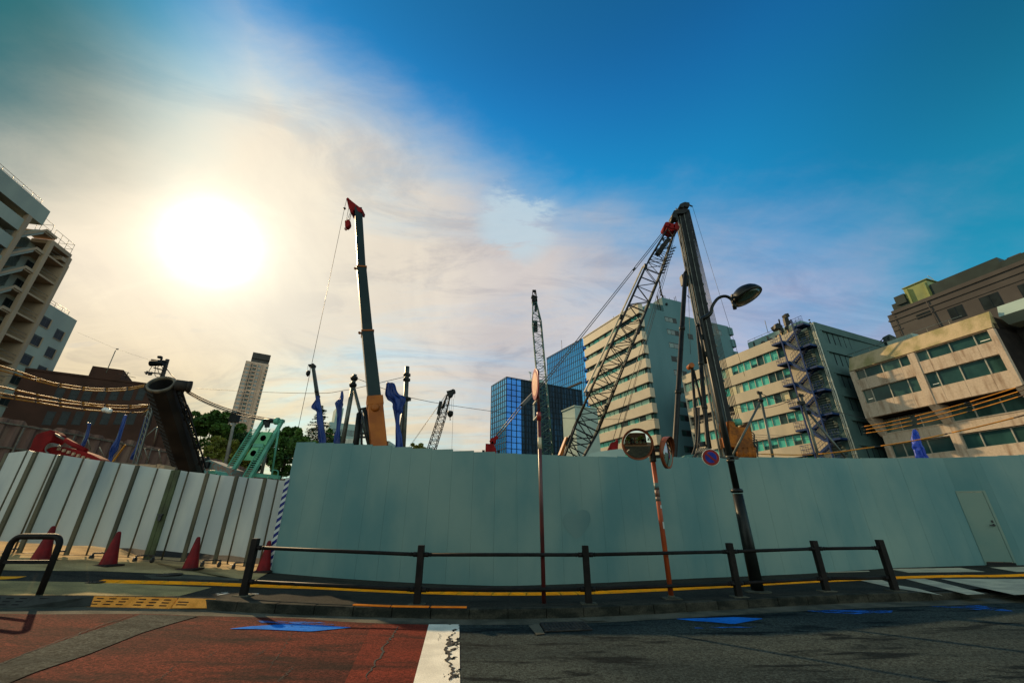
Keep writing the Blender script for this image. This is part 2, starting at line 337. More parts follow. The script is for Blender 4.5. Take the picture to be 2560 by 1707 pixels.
class Fac:
    def __init__(s,P,d,flip=False):
        s.P=Vector((P[0],P[1],0)); s.d=Vector((d[0],d[1],0)).normalized()
        n=Vector((-s.d.y,s.d.x,0))
        if n.dot(-s.P)<0: n=-n
        s.n=-n if flip else n
    def pt(s,a,o,z): return s.P+s.d*a+s.n*o+Vector((0,0,z))
    def px(s,p,o=0):                     # photo pixel -> (along, z) on this wall
        b=s.P+s.n*o; q=at_pl(p[0],p[1],b,s.d); return ((q-b).dot(s.d),q.z)
def tag(o,label,cat,group=None,kind=None):
    if label: o['label']=label
    if cat: o['category']=cat
    if group: o['group']=group
    if kind: o['kind']=kind
    return o
def thing(name,loc,label,cat,group=None):
    o=bpy.data.objects.new(name,None); scene.collection.objects.link(o); o.location=loc; o.empty_display_size=.3
    ORI[o.name]=Vector(loc); return tag(o,label,cat,group)
def struct(mb,name,m,bevel=0):
    o=mb.build(name,m,None,bevel); o['kind']='structure'; return o
def copy_thing(src,loc,label):
    r=src.copy(); scene.collection.objects.link(r); r.location=loc; r['label']=label
    for ch in list(src.children):
        c=ch.copy(); scene.collection.objects.link(c); c.parent=r
    return r
def resample(pl,n):
    pl=[Vector(p) for p in pl]; d=[0]
    for a,b in zip(pl,pl[1:]): d.append(d[-1]+(b-a).length)
    out=[]
    for i in range(n+1):
        t=d[-1]*i/n; k=0
        while k<len(d)-2 and d[k+1]<t: k+=1
        f=(t-d[k])/max(1e-9,d[k+1]-d[k]); out.append(pl[k].lerp(pl[k+1],min(1,max(0,f))))
    return out
def sheet(mb,A,B,off,n=20,m=6,mi=0):    # ground sheet between two plan polylines, draped on the street
    A=resample(A,n); B=resample(B,n); o=len(mb.v)
    for i in range(n+1):
        for j in range(m+1):
            p=A[i].lerp(B[i],j/m); mb.v.append(Vector((p.x,p.y,g(p.x,p.y)+off)))
    up=(A[1]-A[0]).cross(B[0]-A[0]).z>0
    for i in range(n):
        for j in range(m):
            q=(o+i*(m+1)+j,o+(i+1)*(m+1)+j,o+(i+1)*(m+1)+j+1,o+i*(m+1)+j+1)
            mb.f.append(q if up else tuple(reversed(q))); mb.m.append(mi); mb.sm.append(True)
def gp(pts,off): return [ground(p[0],p[1],off) for p in pts]
def catmull(pts,n=6):
    pts=[Vector(p) for p in pts]; out=[]
    P=[pts[0]*2-pts[1]]+pts+[pts[-1]*2-pts[-2]]
    for i in range(1,len(P)-2):
        for k in range(n):
            t=k/n; a,b,c,d=P[i-1],P[i],P[i+1],P[i+2]
            out.append(.5*((2*b)+(c-a)*t+(2*a-5*b+4*c-d)*t*t+(3*b-a-3*c+d)*t*t*t))
    out.append(pts[-1]); return out
# ================================================================== GROUND, ROAD, PAVEMENT
R=-.13
kerb_px=[(-700,1449),(-330,1472),(0,1489.3),(210,1489),(444,1493),(580,1504),(881,1516.6),(1069,1521),(1167,1523),(1499,1517),(1950,1494),(2185,1484),(2306,1481),(2560,1470),(2900,1452)]
K=catmull([Vector((p.x,p.y,0)) for p in gp(kerb_px,0)],6)
K=[Vector((-44,-8,0))]+K+[Vector((46,21,0))]
gut_px=[(-700,1487),(-300,1515),(0,1534),(337,1534),(497,1539),(740,1545),(854,1553.7),(1069,1560.7),(1323,1560.7),(1500,1556),(1950,1530),(2236,1517),(2457,1510),(2900,1488)]
G=catmull([Vector((p.x,p.y,0)) for p in gp(gut_px,R)],5); G=[Vector((-42,-9,0))]+G+[Vector((46,20,0))]
mb=MB()
def gz(x,y): return g(x,y)-.2-(.25 if y>14.5 else 0)*0
xs=[-900,-400,-160,-80,-50,-40]+[-36+i*1.5 for i in range(49)]+[40,50,80,160,400,900]
ys=[-500,-150,-60,-35,-24]+[-20+i*1.5 for i in range(32)]+[30,40,60,100,200,400,1200]
for y in ys:
    for x in xs: mb.v.append(Vector((x,y,g(x,y)-.2)))
nx=len(xs)
for j in range(len(ys)-1):
    for i in range(nx-1):
        mb.f.append((j*nx+i,j*nx+i+1,(j+1)*nx+i+1,(j+1)*nx+i)); mb.m.append(0); mb.sm.append(True)
struct(mb,'ground',M['soil'])
mb=MB(); off=[Vector((p.x,-9.0,0)) for p in K]
sheet(mb,[p-Vector((0,.05,0)) for p in K],off,0,110,26)
mb2=mb; o=mb2.build('road',M['asphalt']); o['kind']='structure'
for v in o.data.vertices: v.co.z+=R
# pavement slab
mb=MB(); back=[Vector((p.x*1.02,p.y+8.5,0)) for p in K]
sheet(mb,[p+Vector((0,.16,0)) for p in K],back,0,110,14)
struct(mb,'pavement',M['asphalt_walk'])
# kerb: stones laid end to end along the road edge, dropped at the driveway and at the crossing
Kr=resample(K,int(sum((b-a).length for a,b in zip(K,K[1:]))/.6))
mb=MB()
for a,b in zip(Kr,Kr[1:]):
    m=(a+b)/2
    if m.x<-22 or m.x>24: continue
    t=(b-a).normalized(); n=Vector((-t.y,t.x,0)); n=n if n.y>0 else -n
    L=(b-a).length
    h0=.006; 
    hb=1.0
    if m.x>7.6: hb=max(.18,1-(m.x-7.6)*.5)
    za=g(a.x,a.y)+.004-(1-hb)*.1; zb=g(b.x,b.y)+.004-(1-hb)*.1
    a2=a+t*.004; b2=b-t*.004
    P=[]
    for (p,z) in ((a2,za),(b2,zb)): P.append((p,z))
    bot=R-.06
    (pa,z0),(pb,z1)=P
    mb.hexa([Vector((pa.x,pa.y,g(pa.x,pa.y)+bot)),Vector((pb.x,pb.y,g(pb.x,pb.y)+bot)),Vector((pb.x,pb.y,g(pb.x,pb.y)+bot))+n*.17,Vector((pa.x,pa.y,g(pa.x,pa.y)+bot))+n*.17,
             Vector((pa.x,pa.y,z0))+n*.012,Vector((pb.x,pb.y,z1))+n*.012,Vector((pb.x,pb.y,z1))+n*.17,Vector((pa.x,pa.y,z0))+n*.17])
struct(mb,'kerb',M['kerb'],.012)
# concrete gutter
mb=MB(); Kg=[p for p in K if -20<p.x<22]; Gg=[p for p in G if -20<p.x<22]
sheet(mb,Kg,Gg,0,90,2); o=struct(mb,'gutter',M['concrete_dark'])
for v in o.data.vertices: v.co.z+=R+.004
# white lane line, direction taken from the photograph and carried on towards the viewer
a0=ground(1072,1562,R); a1=ground(1034,1707,R); b0=ground(1148,1562,R); b1=ground(1150,1707,R)
a2=a0+(a1-a0)*3.4; b2=b0+(b1-b0)*3.4
def lay(name,m,A,B,off,n=16,k=6):
    mb=MB(); sheet(mb,A,B,off,n,k); return struct(mb,name,m)
red_top=[p for p in G if p.x<a0.x and p.x>-17]+[a0]
red_bot=[Vector((-17,-6,0)),Vector((-9,-6,0)),a2]
lay('red_road_surface',M['red_asphalt'],red_top,red_bot,R+.004,60,20)
f0=ground(930,1561,R); f1=ground(862,1707,R); f2=f0+(f1-f0)*3.2
lay('red_road_repair',M['red_fresh'],[f0,f1,f2],[a0,a1,a2],R+.008,30,5)
lay('road_patch',M['asphalt_patch'],gp([(350,1537),(300,1556),(180,1595),(60,1637),(-90,1694),(-300,1780)],R),gp([(497,1541),(430,1560),(355,1583),(213,1640),(82,1684),(-60,1745)],R),R+.012,30,5)
mb=MB(); c0=a0.lerp(b0,.62); c1=a1.lerp(b1,.62); c2=a2.lerp(b2,.62)
sheet(mb,[a0,a1,a2],[c0,c1,c2],R+.012,30,3,0); sheet(mb,[c0,c1,c2],[b0,b1,b2],R+.012,30,3,1)
struct(mb,'white_lane_line',[M['whiteline'],M['whitechip']])
# cracks
mb=MB()
def crack(pts,w,off):
    rng=random.Random(len(pts)*7+int(pts[0][0]))
    P=resample(gp(pts,R),34); A=[];B=[]
    for i,p in enumerate(P):
        j=rng.uniform(-.022,.022); ww=w*rng.uniform(.35,1.2)*(math.sin(math.pi*min(1,max(.04,i/34)))**.4)
        A.append(p+Vector((j-ww/2,0,0))); B.append(p+Vector((j+ww/2,0,0)))
    o=len(mb.v)
    for a,b in zip(A,B):
        for p in (a,b): mb.v.append(Vector((p.x,p.y,g(p.x,p.y)+off)))
    for i in range(34): mb.f.append((o+2*i,o+2*i+1,o+2*i+3,o+2*i+2)); mb.m.append(0); mb.sm.append(False)
crack([Zj(1060,735),Zj(1020,800),Zj(980,850),Zj(905,1000),Zj(840,1092)],.026,R+.0125)
crack([(728,1578),(722,1600),(690,1648),(668,1676)],.010,R+.0085)
crack([Zj(230,870),Zj(150,925)],.012,R+.0085)
crack([Zj(400,990),Zj(310,1070),Zj(280,1092)],.012,R+.0085)
crack([Zb(1230,1450),Zb(1160,1520),Zb(1080,1567)],.013,R+.0085)
crack([Zb(1520,1345),Zb(1440,1400)],.010,R+.0085)
crack([Zb(1850,1345),Zb(1770,1385)],.010,R+.0085)
crack([Zb(2060,1460),Zb(1960,1567)],.010,R+.0085)
crack([(337,1536),(250,1566),(120,1615),(0,1663),(-80,1696)],.018,R+.0165)
crack([(2080,1712),(2250,1700),(2400,1693),(2560,1688)],.03,R+.006)
crack([Zj(1432,775),Zj(1395,800),Zj(1388,850),Zj(1365,880),Zj(1392,930),Zj(1380,965),Zj(1410,1010),Zj(1398,1092)],.05,R+.0165)
crack([Zj(1448,835),Zj(1410,842),Zj(1380,872)],.05,R+.017)
crack([Zj(1450,870),Zj(1420,878),Zj(1390,905)],.045,R+.0165)
crack([Zj(1452,1040),Zj(1420,1050),Zj(1395,1085)],.035,R+.017)
crack([Zj(1320,780),Zj(1330,800),Zj(1310,830)],.008,R+.0165)
struct(mb,'road_cracks',M['crack'])
# blue cycle arrows, worn
lay('blue_cycle_arrow',M['blue_mark'],gp([(575,1573),(625,1567),(717,1561),(800,1564),(876,1569.5)],R),gp([(575,1573.6),(640,1574),(700,1576.5),(776,1580),(876,1570)],R),R+.012,20,5)
lay('blue_cycle_arrow_splash',M['blue_worn'],gp([(640,1552),(800,1556)],R),gp([(655,1559),(840,1563)],R),R+.0115,12,3)
lay('blue_cycle_mark',M['blue_mark'],gp([(1690,1547),(1840,1542.5),(1906,1546)],R),gp([(1735,1552),(1770,1554),(1835,1560),(1906,1547)],R),R+.006,20,5)
lay('blue_cycle_mark_faint',M['blue_worn'],gp([(1730,1568),(1890,1566)],R),gp([(1740,1570.5),(1880,1569)],R),R+.006,14,2)
lay('blue_cycle_mark_worn',M['blue_worn'],gp([Zk(200,1032),Zk(420,1022),Zk(840,1030)],R),gp([Zk(330,1046),Zk(560,1056),Zk(830,1048)],R),R+.006,20,4)
lay('blue_cycle_mark_faded',M['blue_worn'],gp([Zk(1100,1000),Zk(1480,990),Zk(1720,1030)],R),gp([Zk(1300,1008),Zk(1500,1026),Zk(1740,1036)],R),R+.006,20,4)
# pavement surfaces
lay('driveway_concrete',M['concrete'],gp([(-250,1425),(0,1452),(250,1455),(529,1468)],0),gp([(-250,1466),(0,1487),(210,1487.5),(444,1491)],0),.004,24,5)
lay('apron_concrete',M['apron'],gp([(-160,1345),(0,1370),(124,1377),(355,1387),(565,1402),(700,1414)],0),gp([(-160,1412),(0,1425),(250,1427),(480,1436),(640,1449)],0),.004,24,5)
lay('pavement_patch',M['concrete_dark'],gp([Zb(1010,810),Zb(1200,790),Zb(1700,815)],0),gp([Zb(1070,835),Zb(1300,838),Zb(1680,846)],0),.004,14,3)
lay('pale_stripes',M['hatch'],gp([Zk(600,806),Zk(750,800)],0),gp([Zk(850,862),Zk(880,842)],0),.006,6,3)
lay('pale_stripes',M['hatch'],gp([Zk(850,862),Zk(1000,884),Zk(1190,914)],0),gp([Zk(880,842),Zk(1010,862),Zk(1214,918)],0),.006,6,3)
lay('pale_stripes',M['hatch'],gp([Zk(935,795),Zk(1080,832),Zk(1395,912)],0),gp([Zk(1075,793),Zk(1220,825),Zk(1530,906)],0),.006,8,3)
lay('pale_stripes',M['hatch'],gp([Zk(1195,793),Zk(1420,842),Zk(1745,914)],0),gp([Zk(1900,795),Zk(2100,840),Zk(2300,890)],0),.006,8,3)
lay('pale_stripes',M['hatch'],gp([Zk(800,719),Zk(960,747)],0),gp([Zk(1340,711),Zk(1530,741)],0),.006,8,3)
lay('pale_stripes',M['hatch'],gp([Zk(1560,708),Zk(1760,742)],0),gp([Zk(2000,700),Zk(2200,735)],0),.006,8,3)
lay('pale_stripes',M['hatch'],gp([Zk(350,742),Zk(360,748)],0),gp([Zk(660,733),Zk(670,740)],0),.006,8,2)
# tactile strip: rows of yellow slabs with open joints
TA=gp([Zb(690,852),Zb(1400,868),Zb(2083,893),Zj(620,486),Zj(1200,512),Zj(1750,523),Zj(2350,513),Zk(0,825),Zk(400,805),Zk(750,789),Zk(1250,774),Zk(1750,769),(2800,1424)],0)
TA=catmull(TA,5); LT=sum((b-a).length for a,b in zip(TA,TA[1:])); nt=int(LT/.32)
TT=resample(TA,nt); mb=MB()
rng=random.Random(3)
for a,b in zip(TT,TT[1:]):
    t=(b-a).normalized(); n=Vector((-t.y,t.x,0)); n=n if n.y>0 else -n
    L=(b-a).length; a2=a+t*.006; b2=b-t*.006; sk=t*.02
    z=lambda p:Vector((p.x,p.y,g(p.x,p.y)+.002))
    w=.172
    for q in (1,):
        c=[z(a2-n*w-sk),z(b2-n*w-sk),z(b2+n*w+sk),z(a2+n*w+sk)]
        mb.hexa(c+[p+Vector((0,0,.008)) for p in c])
    for r_ in (-.1,-.035,.035,.1):
        c=[z(a2-t*(-.03)+n*(r_-.012)),z(b2-t*.03+n*(r_-.012)),z(b2-t*.03+n*(r_+.012)),z(a2+t*.03+n*(r_+.012))]
        c=[p+Vector((0,0,.008)) for p in c]; mb.hexa(c+[p+Vector((0,0,.005)) for p in c])
struct(mb,'tactile_paving',M['yellow'])
mb=MB(); sheet(mb,gp([(-260,1419),(-60,1437),(0,1441),(67,1441)],0),gp([(-260,1427),(-60,1446),(0,1449),(40,1446)],0),.006,14,2); struct(mb,'tactile_paving',M['yellow'])
# chalk survey scribbles near the first fence post
lay('survey_marks',M['chalk'],gp([Zb(1510,940),Zb(1600,926)],0),gp([Zb(1530,952),Zb(1620,938)],0),.006,8,2)
lay('survey_marks',M['chalk'],gp([Zb(1740,938),Zb(1820,934)],0),gp([Zb(1740,945),Zb(1820,944)],0),.006,8,2)
# manhole covers and drain grate
def disc(name,px,r,label):
    p=ground(*px); mb=MB(); mb.lathe(p+Vector((0,0,.003)),(0,0,1),[(r,0),(r,.009),(r-.03,.011),(.0,.011)],28)
    for k in range(10):
        a=k*math.pi/5; mb.box(p+Vector((math.cos(a)*r*.55,math.sin(a)*r*.55,.016)),(r*.22,.008,.003),0,a)
    o=mb.build(name,M['iron']); tag(o,label,'manhole cover')
disc('manhole_cover',Zb(1175,806),.27,'round iron manhole cover in the concrete apron behind the yellow paving')
disc('manhole_cover',Zb(668,861),.14,'small round iron cover beside the left tip of the yellow paving strip')
q=gp([Zj(1965,712),Zj(2250,705),Zj(2305,757),Zj(2000,768)],R)
q=[Vector((p.x,p.y,g(p.x,p.y)+R+.008)) for p in q]
t=thing('drain_grate',q[0],'dark iron drain grate set in the gutter between the fence posts','drain grate')
mb=MB(); mb.hexa(q+[p+Vector((0,0,.012)) for p in q]); mb.build('grate_frame',M['iron'],t)
mb=MB()
for k in range(13):
    f=(k+.5)/13; a=q[0].lerp(q[1],f); b=q[3].lerp(q[2],f); a,b=a.lerp(b,.12),a.lerp(b,.88)
    mb.bar(a+Vector((0,0,.015)),b+Vector((0,0,.015)),.026,.008)
mb.build('grate_bars',M['iron'],t)
lay('drain_surround',M['concrete_dark'],gp([Zj(1895,728),Zj(1960,716)],R),gp([Zj(1945,788),Zj(2000,782)],R),R+.012,4,3)
lay('drain_surround',M['concrete_dark'],gp([Zj(2222,682),Zj(2350,674)],R),gp([Zj(2275,704),Zj(2400,698)],R),R+.014,6,3)
# orange paint strip on the kerb: three moulded strips
segs=[((882,1513.2),(977,1517)),((978,1517),(1074,1518.6)),((1076,1518.6),(1168,1519.6))]
for i,(l,r_) in enumerate(segs):
    a=ground(*l); b=ground(*r_); a.z=g(a.x,a.y)+.005; b.z=g(b.x,b.y)+.005
    t=(b-a).normalized(); n=Vector((-t.y,t.x,0)); a=a+t*.008; b=b-t*.008
    mb=MB(); mb.hexa([a-n*.035,b-n*.035,b+n*.05,a+n*.05,a-n*.03+Vector((0,0,.02)),b-n*.03+Vector((0,0,.02)),b+n*.04+Vector((0,0,.02)),a+n*.04+Vector((0,0,.02))])
    tag(mb.build('kerb_strip',M['orange_paint'],None,.006),['orange strip on the kerb, first of three counting from the bronze post at the left','orange strip on the kerb, in the middle of the three in front of a bronze post','orange strip on the kerb, the last of three before the red brown sign pole'][i],'kerb strip','orange strips on the kerb')
# kerb ramps
def ramp(tl,tr,br,bl,m,label,slots=True):
    A,B=[ground(p[0],p[1],.012) for p in (tl,tr)]; Dd,E_=[ground(p[0],p[1],R+.012) for p in (bl,br)]
    t=thing('kerb_ramp',Vector(((A.x+Dd.x)/2,Dd.y,Dd.z)),label,'kerb ramp','kerb ramps at the driveway')
    mb=MB(); dn=Vector((0,0,-.01)); A2=Vector((A.x,A.y,Dd.z-.01)); B2=Vector((B.x,B.y,E_.z-.01))
    mb.hexa([Dd+dn,E_+dn,B2,A2,Dd,E_,B,A]); 
    if slots:
        nrm=(E_-Dd).cross(A-Dd).normalized()
        def P(u,v): return (Dd.lerp(E_,u)).lerp(A.lerp(B,u),v)+nrm*.003
        for r_ in range(3):
            for c in range(3):
                u=.2+c*.3; v=.22+r_*.28
                mb.quad(P(u-.085,v-.05),P(u+.085,v-.05),P(u+.085,v+.05),P(u-.085,v+.05),1)
    mb.build('ramp_body',[m,M['slot']],t)
ramp((-135,1481),(-25,1488),(-60,1517),(-170,1508),M['rubber'],'black rubber kerb ramp at the foot of the arched bike stand, outermost of the ramps')
ramp((-23,1488),(88,1489),(50,1517),(-58,1517),M['rubber'],'black rubber kerb ramp under the right leg of the arched bike stand')
ramp((90,1489),(235,1489),(204,1514),(52,1517),M['rubber'],'black rubber kerb ramp next to the yellow ramps')
ramp((237,1489),(339,1491),(313,1516),(206,1514),M['ramp_yellow'],'yellow kerb ramp with slots, touching the black ramp')
ramp((341,1491),(444,1493.5),(424,1519.5),(315,1516),M['ramp_yellow'],'yellow kerb ramp with slots between the other yellow ramp and the pointed end piece')
# end piece
A,B=ground(447,1493.5,.012),ground(540,1496,.012); Dd=ground(428,1519.5,R+.012)
t=thing('kerb_ramp',Vector((A.x,Dd.y,Dd.z)),'pointed yellow end piece of the kerb ramps tapering into the kerb','kerb ramp','kerb ramps at the driveway')
mb=MB(); lowA=Vector((A.x,A.y,Dd.z)); lowB=Vector((B.x,B.y-.03,B.z-.12))
mb.add([Dd,lowB,B,A,lowA],[(0,1,2,3),(0,3,4),(0,4,1)]); nrm=(lowB-Dd).cross(A-Dd).normalized()
if nrm.z<0: nrm=-nrm
for v in (.35,.6):
    p=Dd.lerp(A,v); e=(B-A)*.28; s_=(B-A)*.06
    w=(A-Dd)*.05
    mb.quad(p+s_-w+nrm*.004,p+s_+e-w+nrm*.004,p+s_+e+w+nrm*.004,p+s_+w+nrm*.004,1)
mb.build('ramp_body',[M['ramp_yellow'],M['slot']],t)

# ================================================================== SITE HOARDING
wall=[((673,1430),3.03),((850,1445),3.01),((1030,1456),2.92),((1264,1464),2.79),((1456,1458),2.77),((1755,1444),2.84),((2000,1434),2.875),((2230,1419),2.90),((2464,1412),2.84),((2560,1412),2.80)]
WP=[ground(*p) for p,h in wall]; WT=[p.z+h for p,(q,h) in zip(WP,wall)]
end=WP[-1]+(WP[-1]-WP[-2]).normalized()*0
WP.append(Vector((19.5,11.6,g(19.5,11.6)))); WT.append(WP[-1].z+2.75)
d=[0]
for a,b in zip(WP,WP[1:]): d.append(d[-1]+math.hypot(b.x-a.x,b.y-a.y))
def wallpt(s):
    k=0
    while k<len(d)-2 and d[k+1]<s: k+=1
    f=(s-d[k])/(d[k+1]-d[k]); p=WP[k].lerp(WP[k+1],f); return p,WT[k]+(WT[k+1]-WT[k])*f
hoard=thing('site_hoarding',WP[3],'tall pale green panel hoarding closing off the building site behind the pavement','hoarding')
# door position along the wall
def s_of(px):
    best=0;bd=9
    for i in range(2000):
        s=d[-1]*i/2000; p,_=wallpt(s); u=p.x/(p.y*C+(p.z-EYE)*S)*FOC+1280
        if abs(u-px)<bd: bd=abs(u-px);best=s
    return best
ds0,ds1=s_of(2467),s_of(2540)
pw=.535; s=0; edges=[]
while s<d[-1]-.05:
    e=min(s+pw,d[-1]); edges.append((s,e)); s=e
edges2=[]
for a,b in edges:
    if b<=ds0+.02 or a>=ds1-.02: edges2.append((a,b))
    else:
        if a<ds0-.06: edges2.append((a,ds0))
        if b>ds1+.06: edges2.append((ds1,b))
for i,(a,b) in enumerate(edges2):
    pa,ta=wallpt(a+.0015); pb,tb=wallpt(b-.0015); top=round((ta+tb)/2/.012)*.012
    
    px=1280+pa.x/(pa.y*C+(3-EYE)*S)*FOC
    if 2335<px<2405: top+=.04
    t=(pb-pa); t.z=0; t.normalize(); n=Vector((-t.y,t.x,0)); n=n if n.y>0 else -n
    k=(i%3-1)*.0008
    mb=MB(); o=Vector((0,0,0))
    zb_=g(pa.x,pa.y)-.03; zb2=g(pb.x,pb.y)-.03
    A=pa+n*k; B=pb+n*k
    mb.hexa([Vector((A.x,A.y,zb_)),Vector((B.x,B.y,zb2)),Vector((B.x,B.y,zb2))+n*.04,Vector((A.x,A.y,zb_))+n*.04,
             Vector((A.x,A.y,top)),Vector((B.x,B.y,top)),Vector((B.x,B.y,top))+n*.04,Vector((A.x,A.y,top))+n*.04])
    mb.build('panel',M['hoard'],hoard)
mb=MB(); c=at_y(1450,1306,10.55); kk=0  # slightly darker heart-shaped patch on the hoarding
_bl=[(-.02,-.36),(.12,-.28),(.27,-.1),(.36,.08),(.33,.24),(.2,.3),(.06,.26),(-.02,.19),(-.12,.25),(-.26,.2),(-.34,.05),(-.28,-.12),(-.14,-.27)]
_a,_=wallpt(s_of(1430)); _b,_=wallpt(s_of(1470)); _t=(_b-_a); _t.z=0; _t.normalize(); _n=Vector((_t.y,-_t.x,0)); _m=(_a+_b)/2
_pp=[Vector((_m.x,_m.y,c.z+z_*.95))+_t*x_+_n*.003 for x_,z_ in _bl]
mb.prism(catmull(_pp+[_pp[0]],3)[:-1],_n*.0015); mb.build('grey_patch',M['patch_grey'],hoard)
# backing rail (keeps joints dark) and rear posts
mb=MB()
for a,b in zip(WP,WP[1:]):
    t=(b-a); t.z=0; t.normalize(); n=Vector((-t.y,t.x,0)); n=n if n.y>0 else -n
    a2=a+n*.085; b2=b+n*.085
    for z in (.4,1.3,2.4):
        mb.bar(Vector((a2.x,a2.y,a.z+z))+n*.02,Vector((b2.x,b2.y,b.z+z))+n*.02,.05,.05)
mb.build('back_rail',M['seam'],hoard)
mb=MB()
s=.3
while s<d[-1]:
    p,t_=wallpt(s); mb.tube(Vector((p.x,p.y+.16,g(p.x,p.y)-.1)),Vector((p.x,p.y+.16,t_-.1)),.03,n=6); s+=1.6
mb.build('back_posts',M['gate_frame'],hoard)
# door
pa,_=wallpt(ds0); pb,_=wallpt(ds1); t=(pb-pa); t.z=0; W=t.length; t.normalize(); n=Vector((-t.y,t.x,0)); n=n if n.y>0 else -n
zb=max(pa.z,pb.z); ztop=2.06
_,tt=wallpt((ds0+ds1)/2)
mb=MB(); p=Vector((pa.x,pa.y,ztop+.02))+n*.0
mb.obox(p,t*W,n*.04,Vector((0,0,tt-ztop-.02))); mb.build('panel',M['hoard'],hoard)
mb=MB(); p=Vector((pa.x,pa.y,zb+.07))-n*.012
mb.obox(p+t*.02,t*(W-.05),n*.035,Vector((0,0,ztop-zb-.07))); door=mb.build('door',M['hoard_door'],hoard)
mb=MB()
for (w0,w1,z0,z1) in ((-.03,.016,zb,ztop+.04),(W-.026,W+.03,zb,ztop+.04),(.016,W-.026,ztop+.006,ztop+.04)):
    mb.obox(Vector((pa.x,pa.y,z0))-n*.022+t*w0,t*(w1-w0),n*.06,Vector((0,0,z1-z0)))
mb.build('frame',M['hoard_door'],door)
mb=MB(); hp=Vector((pa.x,pa.y,zb+.98))-n*.02+t*(W-.10)
mb.lathe(hp,-n,[(.03,0),(.03,.012),(.014,.014),(.014,.05)],14); mb.bar(hp-n*.05,hp-n*.05-t*.11,.02,.024)
mb.box(hp+Vector((0,0,.09))-n*.005,(.018,.008,.03),0,math.atan2(t.y,t.x)); mb.build('handle',M['caster'],door)
mb=MB(); mb.obox(Vector((pa.x,pa.y,zb-.02))-n*.04,t*W,n*.07,Vector((0,0,.075))); mb.build('threshold',M['slot'],hoard)
# striped guard on the left end
p0,t0=wallpt(0); p1,_=wallpt(.1); t=(p1-p0); t.z=0; t.normalize(); n=Vector((-t.y,t.x,0)); n=n if n.y>0 else -n
mb=MB(); zb=g(p0.x,p0.y)+.02; zt=p0.z+2.12; k=0; z=zb; w=.12; sl=.09
base=p0-n*.012-t*.085
mb.obox(Vector((base.x,base.y,zb)),t*w,n*.03,Vector((0,0,zt-zb)),1)
z=zb+.02
while z<zt-.2:
    f=base-n*.003
    q=[Vector((f.x,f.y,z)),Vector((f.x,f.y,z+.085)),Vector((f.x,f.y,z+.085+sl))+t*w,Vector((f.x,f.y,z+sl))+t*w]
    mb.prism(q,n*.003,0); z+=.17
mb.build('corner_guard',[M['stripe_blue'],M['stripe_white']],hoard)

# ================================================================== ACCORDION GATE
wide_px=[(-92,1372),(-20,1380),(50,1385),(167,1390),(265,1394),(371,1400),(457,1405),(536,1411),(613,1417)]
thin_px=[(-55,1374),(24,1383),(103,1386),(208,1390),(313,1395),(398,1401),(486,1406),(563,1412),(643,1419)]
gate=thing('accordion_gate',ground(371,1402),'grey white folding site gate on casters with brown upright frames, left of the tall hoarding','folding gate')
nodes=[]
for i in range(9):
    p=ground(wide_px[i][0],wide_px[i][1]+5); q=ground(thin_px[i][0],thin_px[i][1]+5)
    nodes.append(('w',p+Vector((0.02,-.07,0)))); nodes.append(('t',q+Vector((0,.05,0))))
e=ground(668,1425); nodes.append(('e',e+Vector((0,-.02,0))))
GH=2.06
for i in range(len(nodes)-1):
    (ka,a),(kb,b)=nodes[i],nodes[i+1]
    t=(b-a); t.z=0; L=t.length; t.normalize(); n=Vector((-t.y,t.x,0)); n=n if n.y>0 else -n
    ia=.045 if ka=='w' else .02; ib=.045 if kb=='w' else .02
    A=a+t*ia; B=b-t*ib
    mb=MB(); za=a.z+.25; zb=b.z+.25
    mb.hexa([Vector((A.x,A.y,za)),Vector((B.x,B.y,zb)),Vector((B.x,B.y,zb))+n*.02,Vector((A.x,A.y,za))+n*.02,
             Vector((A.x,A.y,a.z+GH)),Vector((B.x,B.y,b.z+GH)),Vector((B.x,B.y,b.z+GH))+n*.02,Vector((A.x,A.y,a.z+GH))+n*.02])
    mb.build('panel',M['gate_panel'],gate)
